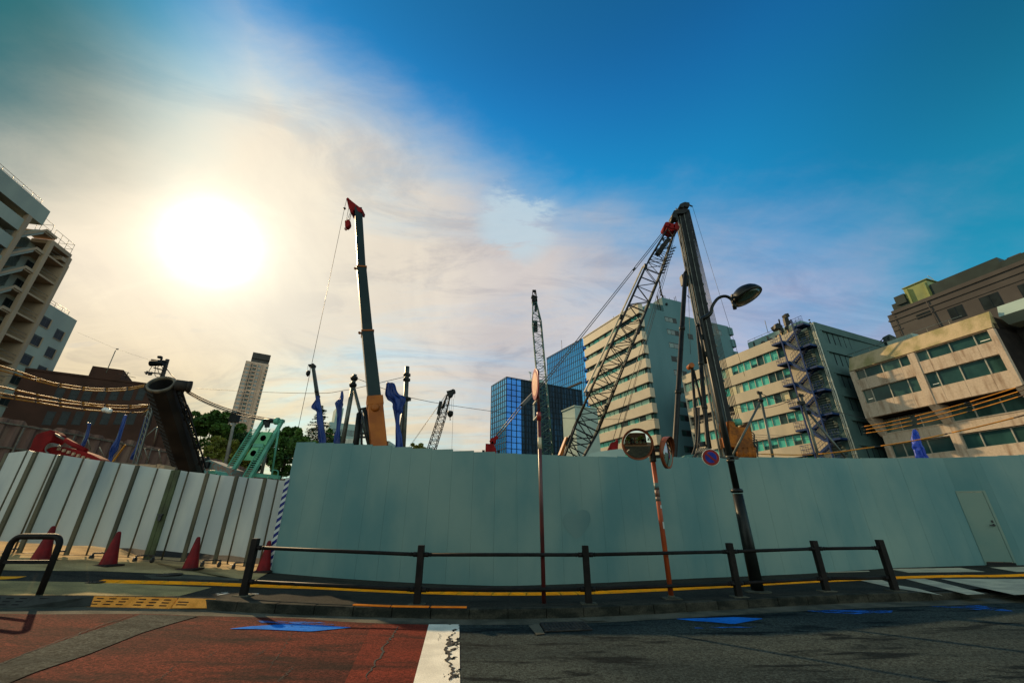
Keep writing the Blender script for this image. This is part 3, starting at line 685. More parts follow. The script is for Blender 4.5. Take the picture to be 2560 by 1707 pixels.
for i,(k,p) in enumerate(nodes):
    if k=='e': continue
    mb=MB(); g0=(i==10)
    if k=='w':
        zt=p.z+GH-.005; zb=p.z+.06
        if g0:
            for s_ in (-.055,.055): mb.bar(Vector((p.x+s_,p.y,zb)),Vector((p.x+s_,p.y,zt)),.1,.05,up=(0,1,0))
            for z in (.45,.5,1.9): 
                for s_ in (-.06,.06): mb.lathe(Vector((p.x+s_,p.y-.026,p.z+z)),(0,-1,0),[(.012,0),(.012,.01)],8)
        else:
            mb.bar(Vector((p.x,p.y,zb)),Vector((p.x,p.y,zt)),.085,.045,up=(0,1,0))
            for z in (.62,1.75): mb.lathe(Vector((p.x,p.y-.022,p.z+z)),(0,-1,0),[(.012,0),(.012,.01)],8)
        mb.build('upright',M['gate_green'] if g0 else M['gate_frame'],gate)
        if g0:
            mb=MB(); mb.bar(Vector((p.x-.06,p.y-.045,p.z+1.02)),Vector((p.x+.06,p.y-.045,p.z+1.02)),.05,.04); mb.box((p.x+.01,p.y-.06,p.z+.94),(.04,.015,.05)); mb.path([Vector((p.x-.015,p.y-.06,p.z+.98)),Vector((p.x-.01,p.y-.06,p.z+1.04)),Vector((p.x+.03,p.y-.06,p.z+1.04)),Vector((p.x+.035,p.y-.06,p.z+.98))],.007,6)
            mb.build('padlock',M['caster'],gate)
        for s_ in ((-.2,.2) if i in (8,10,16,14) else (-.14,)):
            if i in (4,6,8,10,14,16):
                mb=MB(); c=Vector((p.x+s_,p.y-.12,p.z+.06))
                mb.lathe(c-Vector((.018,0,0)),(1,0,0),[(.03,0),(.058,.004),(.058,.032),(.03,.036)],14)
                mb.bar(c+Vector((0,0,.0)),c+Vector((0,.02,.085)),.045,.012,up=(0,1,0)); mb.bar(c+Vector((0,.02,.085)),Vector((p.x,p.y,p.z+.15)),.035,.03)
                mb.build('caster',M['caster'],gate)
    else:
        mb.tube(Vector((p.x,p.y-.006,p.z+.05)),Vector((p.x,p.y-.006,p.z+GH-.01)),.018,n=6); mb.build('hinge_post',M['gate_frame'],gate)
mb=MB()
for i in range(len(nodes)-1):
    a=nodes[i][1]; b=nodes[i+1][1]; mb.tube(Vector((a.x,a.y-.05,a.z+.07)),Vector((b.x,b.y-.05,b.z+.07)),.006,n=5)
mb.build('bottom_rod',M['caster'],gate)

# ================================================================== CONES
def cone(p,label):
    t=thing('traffic_cone',p,label,'traffic cone','red cones along the folding gate')
    mb=MB(); mb.lathe(p+Vector((0,0,.03)),(0,0,1),[(.155,0),(.15,.02),(.045,.59),(.036,.62),(.022,.635),(0,.637)],24); mb.build('cone_body',M['cone'],t)
    mb=MB(); mb.box(p+Vector((0,0,.018)),(.2,.2,.016)); mb.lathe(p+Vector((0,0,.032)),(0,0,1),[(.18,0),(.165,.012)],20); mb.build('base_plate',M['cone_base'],t,.01)
    return t
cp=[ground(*p) for p in ((98,1404),(268,1415),(474,1424),(657,1430))]
c0=cone(cp[0],'red traffic cone seen through the arched bike stand')
copy_thing(c0,cp[1],'red traffic cone hiding the foot of the green padlocked gate upright')
copy_thing(c0,cp[2],'red traffic cone standing clear in front of the gate between two casters')
copy_thing(c0,cp[3],'red traffic cone behind the first fence post, beside the blue striped guard')
for i,o in enumerate([o for o in scene.objects if o.get('category')=='traffic cone']): o.rotation_euler.z=(.3,-.12,.05,.2)[i]

# ================================================================== BIKE STAND (arch)
b=ground(98,1486); q=Vector((b.x,b.y,0))
def onp(px,py): return at_y(px,py,b.y)
tr=onp(*Zb(455,600)); tl=onp(*Zb(70,600)); top=onp(*Zb(290,536)).z
xr=b.x; xl=tl.x-.0; zb=b.z-.02
zl=g(xl,b.y)
t=thing('bike_stand',b,'black steel arch bike stand at the edge of the driveway','bike stand')
rr=.13; xr2=tr.x
def arc(cx,cz,a0,a1,n=6): return [Vector((cx+rr*math.cos(math.radians(a0+(a1-a0)*i/n)),b.y,cz+rr*math.sin(math.radians(a0+(a1-a0)*i/n)))) for i in range(n+1)]
pts=[Vector((xr,b.y,zb))]+arc(xr-rr,top-rr,0,90)+arc(xl+rr,top-rr,90,180)+[Vector((xl,b.y,zl-.02))]
mb=MB(); mb.path(pts,.042,12); mb.build('arch_tube',M['fence'],t)
zc=onp(*Zb(385,715)).z
mb=MB(); mb.bar(Vector((xl+.02,b.y,zc)),Vector((xr-.02,b.y,zc)),.05,.05); mb.build('cross_bar',M['fence'],t)

# ================================================================== PEDESTRIAN FENCE
posts=[(608,1489),(1042,1510.7),(1472,1508.7),(1848,1491.7),(2067,1477),(2224,1474)]
PP=[ground(*p) for p in posts]; PP[5]=Vector((7.25,9.02,g(7.25,9.02)))
fence=thing('pedestrian_fence',PP[2],'low dark bronze pedestrian fence with square posts and two rails along the kerb','fence')
H=.87
for p in PP:
    mb=MB(); mb.box(p+Vector((0,0,H/2-.02)),(.052,.052,H/2+.02)); mb.build('post',M['fence'],fence,.006)
    mb=MB(); mb.box(p+Vector((0,0,.006)),(.13,.11,.008)); mb.build('post_base',M['concrete_dark'],fence)
for a,b in zip(PP,PP[1:]):
    for h in (.725,.21):
        mb=MB(); A=a+Vector((0,0,h)); B=b+Vector((0,0,h)); u=(B-A).normalized()
        mb.tube(A,B,.029,n=10)
        for e,s_ in ((A,1),(B,-1)):
            mb.tube(e+u*s_*.045,e+u*s_*.13,.038,n=10); mb.tube(e+u*s_*.16,e+u*s_*.175,.034,n=10)
        mb.build('rail',M['fence'],fence)

# ================================================================== ROUND SIGN SEEN EDGE ON
b=ground(1360,1507)
sd=Vector((-.15,.989,0)).normalized()
t=thing('road_sign',b,'red brown sign pole with a round red rimmed sign seen almost edge on','road sign')
mb=MB(); zt=at_y(1349,985,b.y).z
zm=at_y(*Zq(540,830),b.y).z; zcm=at_y(*Zq(540,1190),b.y).z
mb.tube(b+Vector((0,0,-.05)),Vector((b.x,b.y,zm)),.036,n=12); mb.tube(Vector((b.x,b.y,zm)),Vector((b.x,b.y,at_y(1343,925,b.y).z)),.028,n=12)
mb.build('pole',M['signpole'],t)
mb=MB(); mb.lathe(Vector((b.x,b.y,zcm-.11)),(0,0,1),[(.0375,0),(.0375,.22)],12); mb.build('cream_band',M['cream'],t)
mb=MB(); mb.lathe(Vector((b.x,b.y,zm-.1)),(0,0,1),[(.044,0),(.044,.16),(.036,.17)],12); mb.build('collar',M['signred'],t)
c=at_pl(*Zq(490,420),(b.x,b.y),sd); n=Vector((-sd.y,sd.x,0)); n=n if n.dot(-c)>0 else -n
n=(n+Vector((.0,-.0,-.02))).normalized(); c=Vector((c.x,c.y,c.z))+n*.045
mb=MB(); RR=.32
mb.lathe(c-n*.012,n,[(RR,0),(RR+.012,.004),(RR+.012,.02),(RR,.024)],40,0)
mb.lathe(c+n*.0125,n,[(RR*.76,0),(RR*.76,.003)],40,1)
mb.build('sign_disc',[M['signred'],M['signface']],t)
mb=MB(); mb.bar(Vector((b.x,b.y,c.z+.12)),c+Vector((0,0,.12)),.03,.02); mb.bar(Vector((b.x,b.y,c.z-.12)),c-Vector((0,0,.12)),.03,.02); mb.build('clamp',M['bracket'],t)
fr=[at_pl(*Zq(*p),(b.x,b.y),sd) for p in ((530,552),(440,690),(440,903),(530,778))]
zt=(fr[0].z+fr[1].z)/2; zb=(fr[2].z+fr[3].z)/2; Lf=(Vector((fr[1].x-b.x,fr[1].y-b.y,0))).length
pA=Vector((b.x,b.y,zt)); 
mb=MB(); far=sd*Lf
for (a_,b_) in ((Vector((b.x,b.y,zt)),Vector((b.x,b.y,zt))+far),(Vector((b.x,b.y,zt))+far,Vector((b.x,b.y,zb))+far),(Vector((b.x,b.y,zb))+far,Vector((b.x,b.y,zb)))):
    mb.bar(a_,b_,.036,.024)
mb.build('plate_frame',M['signwhite'],t)

# ================================================================== CONVEX MIRRORS
b=ground(1679,1496)
t=thing('traffic_mirror',b,'orange pole carrying two round convex traffic mirrors in front of the hoarding','traffic mirror')
zt=at_y(*Zl(420,255),b.y).z
mb=MB(); mb.tube(b-Vector((0,0,.05)),Vector((b.x,b.y,zt+.1)),.045,n=14); mb.build('pole',M['orange_pole'],t)
mb=MB(); mb.box(b+Vector((0,0,.008)),(.15,.13,.01)); mb.lathe(b,(0,0,1),[(.06,0),(.06,.05),(.05,.055)],14); mb.build('base_collar',M['concrete_dark'],t)
def onpole(px,py): return at_y(px,py,b.y-.045).z
mb=MB()
for (y0,y1,k) in ((490,545,0),(545,600,0),(600,635,0)): 
    z0,z1=onpole(*Zl(470,y1)),onpole(*Zl(470,y0)); mb.tube(Vector((b.x,b.y,z0+.004)),Vector((b.x,b.y,z1)),.0465,n=14)
mb.build('worn_sticker',M['sticker_dark'],t)
for (y0,y1) in ((665,690),(795,850)):
    mb=MB(); z0,z1=onpole(*Zl(485,y1)),onpole(*Zl(485,y0)); 
    for k in range(3):
        a0=-math.pi/2+.15+k*.3; a1=a0+.3; r=.0475
        mb.quad(Vector((b.x+r*math.cos(a0),b.y+r*math.sin(a0),z0)),Vector((b.x+r*math.cos(a1),b.y+r*math.sin(a1),z0)),Vector((b.x+r*math.cos(a1),b.y+r*math.sin(a1),z1)),Vector((b.x+r*math.cos(a0),b.y+r*math.sin(a0),z1)))
    mb.build('sticker',M['sticker'],t)
def mirror(px,py,n,R_,hd):
    n=Vector(n).normalized(); c=at_y(px,py,b.y-.12)
    mb=MB(); rs=1.15; prof=[]
    a=math.asin(R_*.95/rs)
    mb.lathe(c,n,[(R_+.004,-.05),(R_+.012,-.02),(R_+.012,.008),(R_-.004,.012),(R_-.01,.003)],48)
    mb.lathe(c,n,[(R_*.3,-.1),(R_*.7,-.09),(R_+.012,-.05)],48)
    rim=mb.build('mirror_rim',M['mirror_rim'],t)
    mb=MB(); prof=[(rs*math.sin(a*(1-i/14)),rs*math.cos(a*(1-i/14))-rs*math.cos(a)) for i in range(15)]
    mb.lathe(c+n*.004,n,prof[:-1]+[(.0001,prof[-1][1])],56); mb.build('mirror_face',M['mirror'],rim)
    # hood over the upper half
    up=(Vector((0,0,1))-n*n.z).normalized(); sd_=n.cross(up); mb=MB(); o=len(mb.v); N=28
    for i in range(N+1):
        an=math.radians(-100+200*i/N); dr=up*math.cos(an)+sd_*math.sin(an); dep=hd*math.cos(math.radians((-100+200*i/N)*.85))+.008
        for (rr_,h) in ((R_+.016,-.01),(R_+.016,dep),(R_+.011,dep),(R_+.0125,-.01)): mb.v.append(c+dr*rr_+n*h)
    for i in range(N):
        for k in range(4):
            k2=(k+1)%4; mb.f.append((o+4*i+k,o+4*i+k2,o+4*i+4+k2,o+4*i+4+k)); mb.m.append(0); mb.sm.append(False)
    mb.build('hood',M['mirror_rim'],rim)
    return c
c1=mirror(1594,1110,(-.10,-1,-.13),.295,.035)
c2=mirror(1669,1131,(.80,-.62,-.10),.295,.085)
mb=MB()
for c in (c1,c2):
    mb.bar(Vector((b.x,b.y,c.z+.06)),c+Vector((.0,.09,.06)),.05,.06); mb.bar(Vector((b.x,b.y,c.z-.06)),c+Vector((0,.09,-.06)),.05,.06)
mb.lathe(Vector((b.x,b.y,c2.z-.16)),(0,0,1),[(.062,0),(.066,.02),(.066,.3),(.062,.32)],12)
mb.build('clamp_arms',M['bracket'],t)

# ================================================================== STREET LAMP
b=ground(1895,1479)
lamp=thing('street_lamp',b,'dark green street lamp with curved neck and dome shade, standing behind the fence','street lamp')
zc_=at_y(1852,1225,b.y).z
mb=MB(); mb.lathe(b+Vector((0,0,-.05)),(0,0,1),[(.115,0),(.113,.9),(.1,zc_-b.z-.02)],20); mb.build('lower_pole',M['lamp'],lamp)
mb=MB(); mb.lathe(Vector((b.x,b.y,zc_-.05)),(0,0,1),[(.1,0),(.122,.015),(.122,.05),(.1,.075),(.07,.085)],20); mb.build('collar',M['lamp'],lamp)
mb=MB(); mb.lathe(b,(0,0,1),[(.24,0),(.24,.012),(.12,.03)],20); mb.build('base_plate',M['concrete_dark'],lamp)
# crook in the vertical plane turning over the pavement
az=Vector((.985,-.17,0))
ztop=at_y(1774,795,b.y).z
cr=[Vector((b.x,b.y,zc_)),Vector((b.x,b.y,ztop-.05))]
neck=[(1775,785),(1781,765),(1795,746),(1813,740.5),(1829,749),(1836.5,768)]
for p in neck:
    q=at_pl(p[0],p[1],(b.x,b.y),(az.x,az.y)); cr.append(q)
cr=[cr[0],cr[0].lerp(cr[1],.4)]+catmull(cr[1:],5)
mb=MB(); mb.path(cr,[.067 if i<2 else max(.038,.06-.0022*(i-2)) for i in range(len(cr))],14)
mb.build('upper_pole',M['lamp'],lamp)
mb=MB(); q0=at_y(*Zi(362,60),b.y); q1=at_y(*Zi(455,450),b.y)
off=Vector((-.11,-.02,0)); pz0=at_y(1835,1140,b.y).z; 
mb.tube(Vector((b.x,b.y,q1.z))+off,Vector((b.x,b.y,q0.z))+off,.033,n=10); mb.lathe(Vector((b.x,b.y,q0.z))+off,(0,0,1),[(.04,-.02),(.042,.03),(.02,.06)],10)
for z in (.3,.75): mb.box(Vector((b.x-.05,b.y,q0.z-z)),(.06,.02,.06))
mb.build('conduit',M['lamp'],lamp)
tipc=at_pl(1836.5,768,(b.x,b.y),(az.x,az.y))
mb=MB(); mb.tube(tipc+Vector((0,0,.16)),tipc-Vector((0,0,.05)),.045,n=12); mb.build('neck_tip',M['lamp'],lamp)
hc=at_pl(1868,742,(b.x,b.y),(az.x,az.y)); ax=Vector((.06,.22,1)).normalized()
ax=(Vector((0,0,1))-az*.33+Vector((0,.12,0))).normalized()
pr=[(.37,-.02),(.375,.0),(.365,.05),(.33,.13),(.27,.2),(.18,.255),(.08,.285),(.0001,.29)]
mb=MB(); mb.lathe(hc,ax,pr,36); o=mb.build('lamp_shade',M['lamp'],lamp)
mb=MB(); mb.lathe(hc-ax*.015,ax,[(.0001,-.075),(.12,-.068),(.25,-.04),(.35,.0)],32); mb.build('lens',M['lampglass'],lamp)
mb=MB(); mb.bar(tipc+Vector((0,0,.13)),hc-az*.28+ax*.1,.09,.07); mb.build('shade_mount',M['lamp'],lamp)
# band clamp and no-parking sign on the lamp pole
pz=at_y(1834,1149,b.y).z
t=thing('no_parking_sign',Vector((b.x,b.y,pz)),'round blue and red no parking sign clamped to the street lamp pole','road sign')
c=at_y(1777,1143,b.y-.1); n=Vector((-.25,-1,-.04)).normalized(); r=.172
mb=MB(); mb.lathe(c,n,[(r,-.012),(r+.004,-.006),(r+.004,.004),(r,.006)],40); disc_=mb.build('sign_plate',M['signwhite'],t)
mb=MB(); mb.lathe(c+n*.0065,n,[(r*.66,0),(r*.66,.0025)],40,1)
up=(Vector((0,0,1))-n*n.z).normalized(); sx=up.cross(n)
o=len(mb.v); N=44
for i in range(N):
    a=2*math.pi*i/N; dr=up*math.cos(a)+sx*math.sin(a)
    mb.v.append(c+dr*r*.66+n*.0085); mb.v.append(c+dr*r*.955+n*.0085)
for i in range(N):
    j=(i+1)%N; mb.f.append((o+2*i,o+2*j,o+2*j+1,o+2*i+1)); mb.m.append(0); mb.sm.append(False)
dg=(up*1-sx*1).normalized()   # upper left to lower right as seen
if (dg.x)>0: dg=(up+sx).normalized()
pd=n.cross(dg)
L_=r*.67; w_=r*.12
mb.quad(c+dg*L_-pd*w_+n*.0125,c-dg*L_-pd*w_+n*.0125,c-dg*L_+pd*w_+n*.0125,c+dg*L_+pd*w_+n*.0125,0)
mb.build('emblem',[M['signred'],M['signblue']],disc_)
mb=MB(); 
for z in (.06,-.02): mb.lathe(Vector((b.x,b.y,pz+z)),(0,0,1),[(.078,-.02),(.082,-.018),(.082,.018),(.078,.02)],16)
mb.bar(Vector((b.x-.05,b.y-.06,pz+.02)),c+Vector((.06,.02,.04)),.035,.03); mb.box((b.x+.12,b.y,pz+.04),(.05,.03,.03))
mb.build('clamp_arm',M['bracket'],t)
# ================================================================== MACHINES ON THE SITE
def lattice(mb,p0,p1,w0,w1,n,rc,rb,d0=None,d1=None,side=None,mi=0,bright=None):
    p0=Vector(p0);p1=Vector(p1); d0=d0 or w0; d1=d1 or w1
    ax=(p1-p0).normalized(); r=Vector(side) if side is not None else ax.cross(Vector((0,1,0)))
    r=(r-ax*r.dot(ax)).normalized(); u=ax.cross(r)
    def c(i,k):
        f=i/n; w=w0+(w1-w0)*f; dd=d0+(d1-d0)*f; sx,sy=((-1,-1),(1,-1),(1,1),(-1,1))[k]
        return p0.lerp(p1,f)+r*sx*w/2+u*sy*dd/2
    for k in range(4): mb.tube(c(0,k),c(n,k),rc,n=6,mi=(bright if bright is not None and k in (0,) else mi))
    for i in range(n):
        for k in range(4):
            k2=(k+1)%4
            if i>0: mb.tube(c(i,k),c(i,k2),rb,n=4,cap=False,mi=mi)
            a,b=(k,k2) if i%2==0 else (k2,k)
            mb.tube(c(i,a),c(i+1,b),rb,n=4,cap=False,mi=mi)
    for i in (0,n):
        for k in range(4): mb.tube(c(i,k),c(i,(k+1)%4),rb*1.3,n=4,mi=mi)
    return r,u
def wire(name,pts,r,m,label=None,cat=None,parent=None,n=5):
    mb=MB(); mb.path(pts,r,n); o=mb.build(name,m,parent)
    if label: tag(o,label,cat)
    return o
def catenary(a,b,sag,n=14):
    a=Vector(a);b=Vector(b); return [a.lerp(b,i/n)-Vector((0,0,sag*4*(i/n)*(1-i/n))) for i in range(n+1)]

# ---- telescopic crane
Yb,Yt=27.0,30.0
pb=at_y(*Zv(570,1530),Yb); pt=at_y(*Zv(452,185),Yt)
def onb(px,py):   # depth grows linearly along the boom
    f=(Zv(570,1530)[1]-py)/(Zv(570,1530)[1]-Zv(452,185)[1]); return at_y(px,py,Yb+(Yt-Yb)*f)
t=thing('telescopic_crane',Vector((pb.x,pb.y,0)),'tall telescopic crane with orange base boom and dark green extended sections','crane')
side=Vector((1,.35,0)).normalized()
ax=(pt-pb).normalized()
low=pb-ax*3.5
j1=onb(*Zv(545,1268)); j2=onb(*Zv(504,885)); j3=onb(*Zv(470,515)); head=onb(*Zv(451,170))
upv=ax.cross(side).normalized()
mb=MB(); mb.bar(low,j1,.98,.95,.98,.95,up=upv); mb.build('base_section',M['crane_orange'],t,.05)
mb=MB(); mb.bar(j1-ax*.55,j1+ax*.12,1.06,1.02,up=upv)
c=onb(*Zv(563,1322)); mb.lathe(c-Vector((0,.62,0)),(0,-1,0),[(.26,-.2),(.26,0),(.2,.04),(.1,.05)],20)
for p in (Zv(519,1275),Zv(520,1305),Zv(526,1372),Zv(583,1366)): q=onb(*p); mb.box(q,(.12,.2,.06))
mb.build('boom_collar',M['crane_orange'],t,.03)
mb=MB(); mb.bar(j1,j2,.84,.84,.84,.84,up=upv); mb.build('mid_section',M['boom_green'],t,.04)
mb=MB(); mb.bar(j2-ax*.1,j3,.74,.74,.74,.74,up=upv); mb.build('upper_section',M['boom_green'],t,.04)
mb=MB(); mb.bar(j3-ax*.1,head,.64,.64,.64,.64,up=upv); mb.build('top_section',M['boom_green'],t,.04)
for j,w in ((j2,.92),(j3,.82)):
    mb=MB(); mb.bar(j-ax*.06,j+ax*.06,w,w,up=upv); q=j-side*w*.62; mb.bar(q-ax*.12,q+ax*.05,.16,.12); mb.build('section_collar',M['crane_orange'],t)
hp=[Zt(1100,90),Zt(1225,190),Zt(1352,290),Zt(1338,338),Zt(1212,292),Zt(1160,300),Zt(1120,262),Zt(1086,112)]
P=[at_y(p[0],p[1],Yt-.35) for p in hp]
mb=MB(); mb.prism(P,Vector((0,.7,0)))
for p in (Zt(1105,115),Zt(1150,265),Zt(1165,310)): mb.lathe(at_y(*p,Yt-.45),(0,1,0),[(.14,0),(.14,.9)],12)
mb.build('boom_head',M['rig_red'],t)
mb=MB(); bp=[Zt(1058,470),Zt(1095,458),Zt(1130,445),Zt(1142,510),Zt(1128,545),Zt(1095,575),Zt(1062,570)]
mb.prism([at_y(*p,Yt-.2) for p in bp],Vector((0,.4,0))); 
hk=[at_y(*p,Yt) for p in (Zt(1080,565),Zt(1085,592),Zt(1090,610),Zt(1078,626),Zt(1064,612),Zt(1062,590))]; mb.path(hk,.06,6)
hookb=mb.build('hook_block',M['rig_red'],t)
mb=MB()
for a,b in (((1120,270),(1082,470)),((1150,330),(1100,455)),((1165,320),(1130,450)),((1175,300),(1140,470)),((1088,130),(1055,262))): mb.tube(at_y(*Zt(*a),Yt),at_y(*Zt(*b),Yt),.022,n=4)
mb.lathe(at_y(*Zt(1055,270),Yt),(0,0,1),[(.05,-.12),(.12,-.04),(.12,.04),(.05,.1)],10)
mb.tube(at_y(*Zt(1055,262),Yt),at_y(*Zc(35,1050),Yt),.02,n=4)
mb.build('hoist_rope',M['steelwire'],t)

# ---- small pole crane behind it
Y=33; t=thing('small_crane',Vector((at_y(*Zc(300,600),Y).x,Y,0)),'slim dark jib with a small hook, the lower part hung with a blue tarp','crane')
a=at_y(*Zc(236,180),Y); b=at_y(*Zc(298,600),Y); ax=(b-a).normalized()
mb=MB(); mb.bar(a,b+ax*4,.22,.22,.3,.3); mb.build('jib',M['boom_green'],t)
mb=MB(); mb.prism([at_y(*Zc(*p),Y-.2) for p in ((165,172),(205,168),(240,155),(258,175),(245,205),(180,205))],Vector((0,.4,0))); mb.bar(at_y(*Zc(262,552),Y-.2),at_y(*Zc(312,545),Y-.2),.14); mb.bar(at_y(*Zc(312,590),Y-.1),at_y(*Zc(332,630),Y-.1),.1); mb.build('jib_head',M['dark_steel'],t)
mb=MB(); mb.lathe(at_y(*Zc(173,285),Y),(0,0,1),[(.05,-.35),(.17,-.18),(.17,.08),(.1,.16)],10); mb.tube(at_y(*Zc(165,190),Y),at_y(*Zc(165,270),Y),.014,n=4); mb.tube(at_y(*Zc(200,200),Y),at_y(*Zc(185,270),Y),.014,n=4); mb.path([at_y(*Zc(*p),Y) for p in ((172,300),(172,315),(162,320),(158,312))],.03,5); mb.build('hook',M['dark_steel'],t)

# ---- blue tarps
def tarp(levels,Y,label,thick=.35,group='blue tarps tied round poles',seed=1,mk='tarp'):
    rng=random.Random(seed); L=catmull([at_y(*l,Y) for l,r in levels],4); Rr=catmull([at_y(*r,Y) for l,r in levels],4)
    mb=MB(); N=26; o=0; ph=[rng.uniform(0,6) for _ in range(5)]
    for i,(a,b) in enumerate(zip(L,Rr)):
        c=(a+b)/2; h=(b-a)/2; w=h.length; f=i/len(L)
        for k in range(N):
            t_=2*math.pi*k/N
            tri=lambda a:2*abs(((a/6.2832)%1)*2-1)-1
            fold=.28*tri(3*t_+ph[0]+f*5)+.22*tri(5*t_+ph[1]-f*9)+.12*tri(8*t_+ph[2]+f*19)
            dy=math.sin(t_)*thick*w*(1+fold*1.8)
            mb.v.append(c+h*math.cos(t_)*(1+.07*math.sin(f*23+t_*2)+.05*tri(f*40+ph[3]))+Vector((0,dy,.05*w*math.sin(t_*4+f*9))))
    n=len(L)
    for i in range(n-1):
        for k in range(N):
            k2=(k+1)%N; mb.f.append((i*N+k,(i+1)*N+k,(i+1)*N+k2,i*N+k2)); mb.m.append(0); mb.sm.append(False)
    mb.f.append(tuple(range(N))); mb.m.append(0); mb.sm.append(False)
    mb.f.append(tuple((n-1)*N+k for k in reversed(range(N)))); mb.m.append(0); mb.sm.append(False)
    o=mb.build('tarp',M[mk]); return tag(o,label,'tarp',group)
q=lambda Z,*pp:[(Z(*a),Z(*b)) for a,b in pp]
tarp(q(Zc,((280,610),(325,612)),((272,665),(338,690)),((215,770),(355,790)),((285,835),(368,840)),((292,960),(376,960)),((305,1120),(400,1130)),((322,1300),(424,1300))),32.7,'blue tarp wrapped round the small dark jib at the left of the orange crane',seed=3)
tarp(q(Zc,((632,550),(658,548)),((612,640),(668,625)),((555,695),(660,700)),((552,740),(656,745)),((570,850),(645,850)),((575,900),(632,940)),((560,1080),(620,1080)),((535,1180),(618,1200)),((525,1300),(618,1300))),31,'blue tarp sheathing a thin pole standing free left of the A shaped steel poles',seed=5)
tarp(q(Zc,((1285,425),(1375,435)),((1262,450),(1400,500)),((1245,590),(1440,585)),((1285,660),(1525,640)),((1340,705),(1510,760)),((1355,780),(1490,840)),((1372,860),(1452,885)),((1388,1000),(1455,1040)),((1395,1150),(1480,1180)),((1390,1340),(1500,1340))),28,'large blue tarp ballooning beside the tall steel pole right of the crane',seed=8)
tarp(q(Zg,((872,1128),(908,1132)),((862,1180),(945,1190)),((862,1230),(962,1240)),((868,1330),(995,1340)),((885,1400),(1020,1410)),((915,1500),(1055,1500))),15.5,'sunlit blue tarp tied over a post top at the right end of the hoarding',.5,seed=12,mk='tarp_sunlit')
tarp(q(Za,((700,655),(724,660)),((690,720),(712,725)),((668,790),(692,795)),((640,835),(668,845)),((632,850),(660,860))),19.6,'short blue tarp strip over a leaning post farthest left by the brown sheet wall',.5,seed=14)
tarp(q(Za,((990,590),(1010,598)),((965,660),(990,670)),((935,760),(960,775)),((885,850),(930,870)),((868,910),(898,920)),((860,960),(885,968))),19.4,'long blue tarp strip down the middle leaning post by the brown sheet wall',.5,seed=16)
tarp(q(Za,((1155,605),(1176,612)),((1135,670),(1160,680)),((1105,770),(1128,780)),((1078,850),(1105,860)),((1050,900),(1080,915)),((1032,945),(1060,952))),19.2,'blue tarp strip beside the grey steel post next to the leaning casing',.5,seed=18)
tarp(q(Za,((1328,880),(1340,882)),((1340,915),(1356,918)),((1352,955),(1366,958))),23,'small blue tarp scrap behind the leaning casing',.5,seed=19)

# ---- steel poles and props near the orange crane
def props(name,label,cat,segs,Y,m,extra=None):
    a0=at_y(*segs[0][1],Y); t=thing(name,Vector((a0.x,Y,0)),label,cat)
    for nm,p0,w0,w1 in [(s[3] if len(s)>3 else 'pole',s,s[2],s[2]) for s in segs]:
        mb=MB(); a=at_y(*p0[0],Y); b=at_y(*p0[1],Y); b=b+(b-a).normalized()*1.2; mb.tube(a,b,w0,n=10); mb.build(nm,m,t)
    return t
t=props('tripod_pole','two dark steel poles leaning together like an A beside the orange boom','steel poles',[(Zc(825,315),Zc(650,1290),.155),(Zc(800,470),Zc(1025,1310),.125,'strut')],30,M['grey_steel'])
mb=MB()
for p in ((815,365),(798,460)):
    c=at_y(*Zc(*p),30); mb.lathe(c,(0,0,1),[(.17,-.2),(.26,-.12),(.26,.1),(.17,.16)],10); mb.box(c,(.24,.15,.05))
mb.build('pole_clamp',M['dark_steel'],t)
t=props('post_frame','short dark post frame with a bent top arm standing just left of the orange boom','post frame',[(Zc(888,860),Zc(835,1300),.2),(Zc(962,790),Zc(1065,1300),.2)],29.3,M['dark_steel'])
mb=MB()
for a,b in (((895,800),(985,780)),((985,780),(980,800)),((862,855),(925,850)),((880,870),(905,800)),((820,1135),(985,1140)),((820,1190),(980,1190))): mb.bar(at_y(*Zc(*a),29.3),at_y(*Zc(*b),29.3),.12)
mb.split_build('frame_bar',M['dark_steel'],t)
mb=MB()
for x0,x1 in ((905,870),(912,915),(922,925)): mb.tube(at_y(*Zc(x0,1000),29.3),at_y(*Zc(x1,1300),29.3),.05,n=6)
mb.split_build('hose',M['wire'],t)
t=props('guy_pole','tall grey steel pole with a leaning strut right of the blue tarp','steel poles',[(Zc(1557,205),Zc(1500,1330),.17),(Zc(1530,640),Zc(1432,1330),.13,'strut')],29,M['grey_steel'])
mb=MB()
for p in ((1552,318),(1548,385),(1558,655)):
    c=at_y(*Zc(*p),29); mb.lathe(c,(0,0,1),[(.18,-.14),(.26,-.08),(.26,.06),(.18,.12)],10); mb.box(c+Vector((.12,-.1,-.06)),(.16,.1,.1))
mb.build('pole_clamp',M['dark_steel'],t)

# ---- small lattice crane far off
Y=95; a=at_y(*Zc(1880,1420),Y); b=at_y(*Zc(2140,600),Y)
t=thing('lattice_crane',Vector((a.x,Y,0)),'small distant lattice boom crane with a round hook block, low above the hoarding','crane')
mb=MB(); m1=a.lerp(b,.62); lattice(mb,a-(b-a)*.25,m1,1.75,1.55,13,.1,.05); lattice(mb,m1,b,1.55,.7,6,.1,.05); mb.build('lattice_boom',M['dark_steel'],t)
mb=MB(); mb.bar(at_y(*Zc(2030,690),Y),at_y(*Zc(1990,870),Y),.7,.5); mb.bar(at_y(*Zc(2085,680),Y),at_y(*Zc(2060,780),Y),.5,.5); mb.split_build('walkway',M['dark_steel'],t)
mb=MB(); mb.prism([at_y(*Zc(*p),Y-.7) for p in ((2105,545),(2150,535),(2200,515),(2224,525),(2225,555),(2195,570),(2180,605),(2140,632),(2118,590))],Vector((0,1.4,0))); mb.build('boom_head',M['dark_steel'],t)
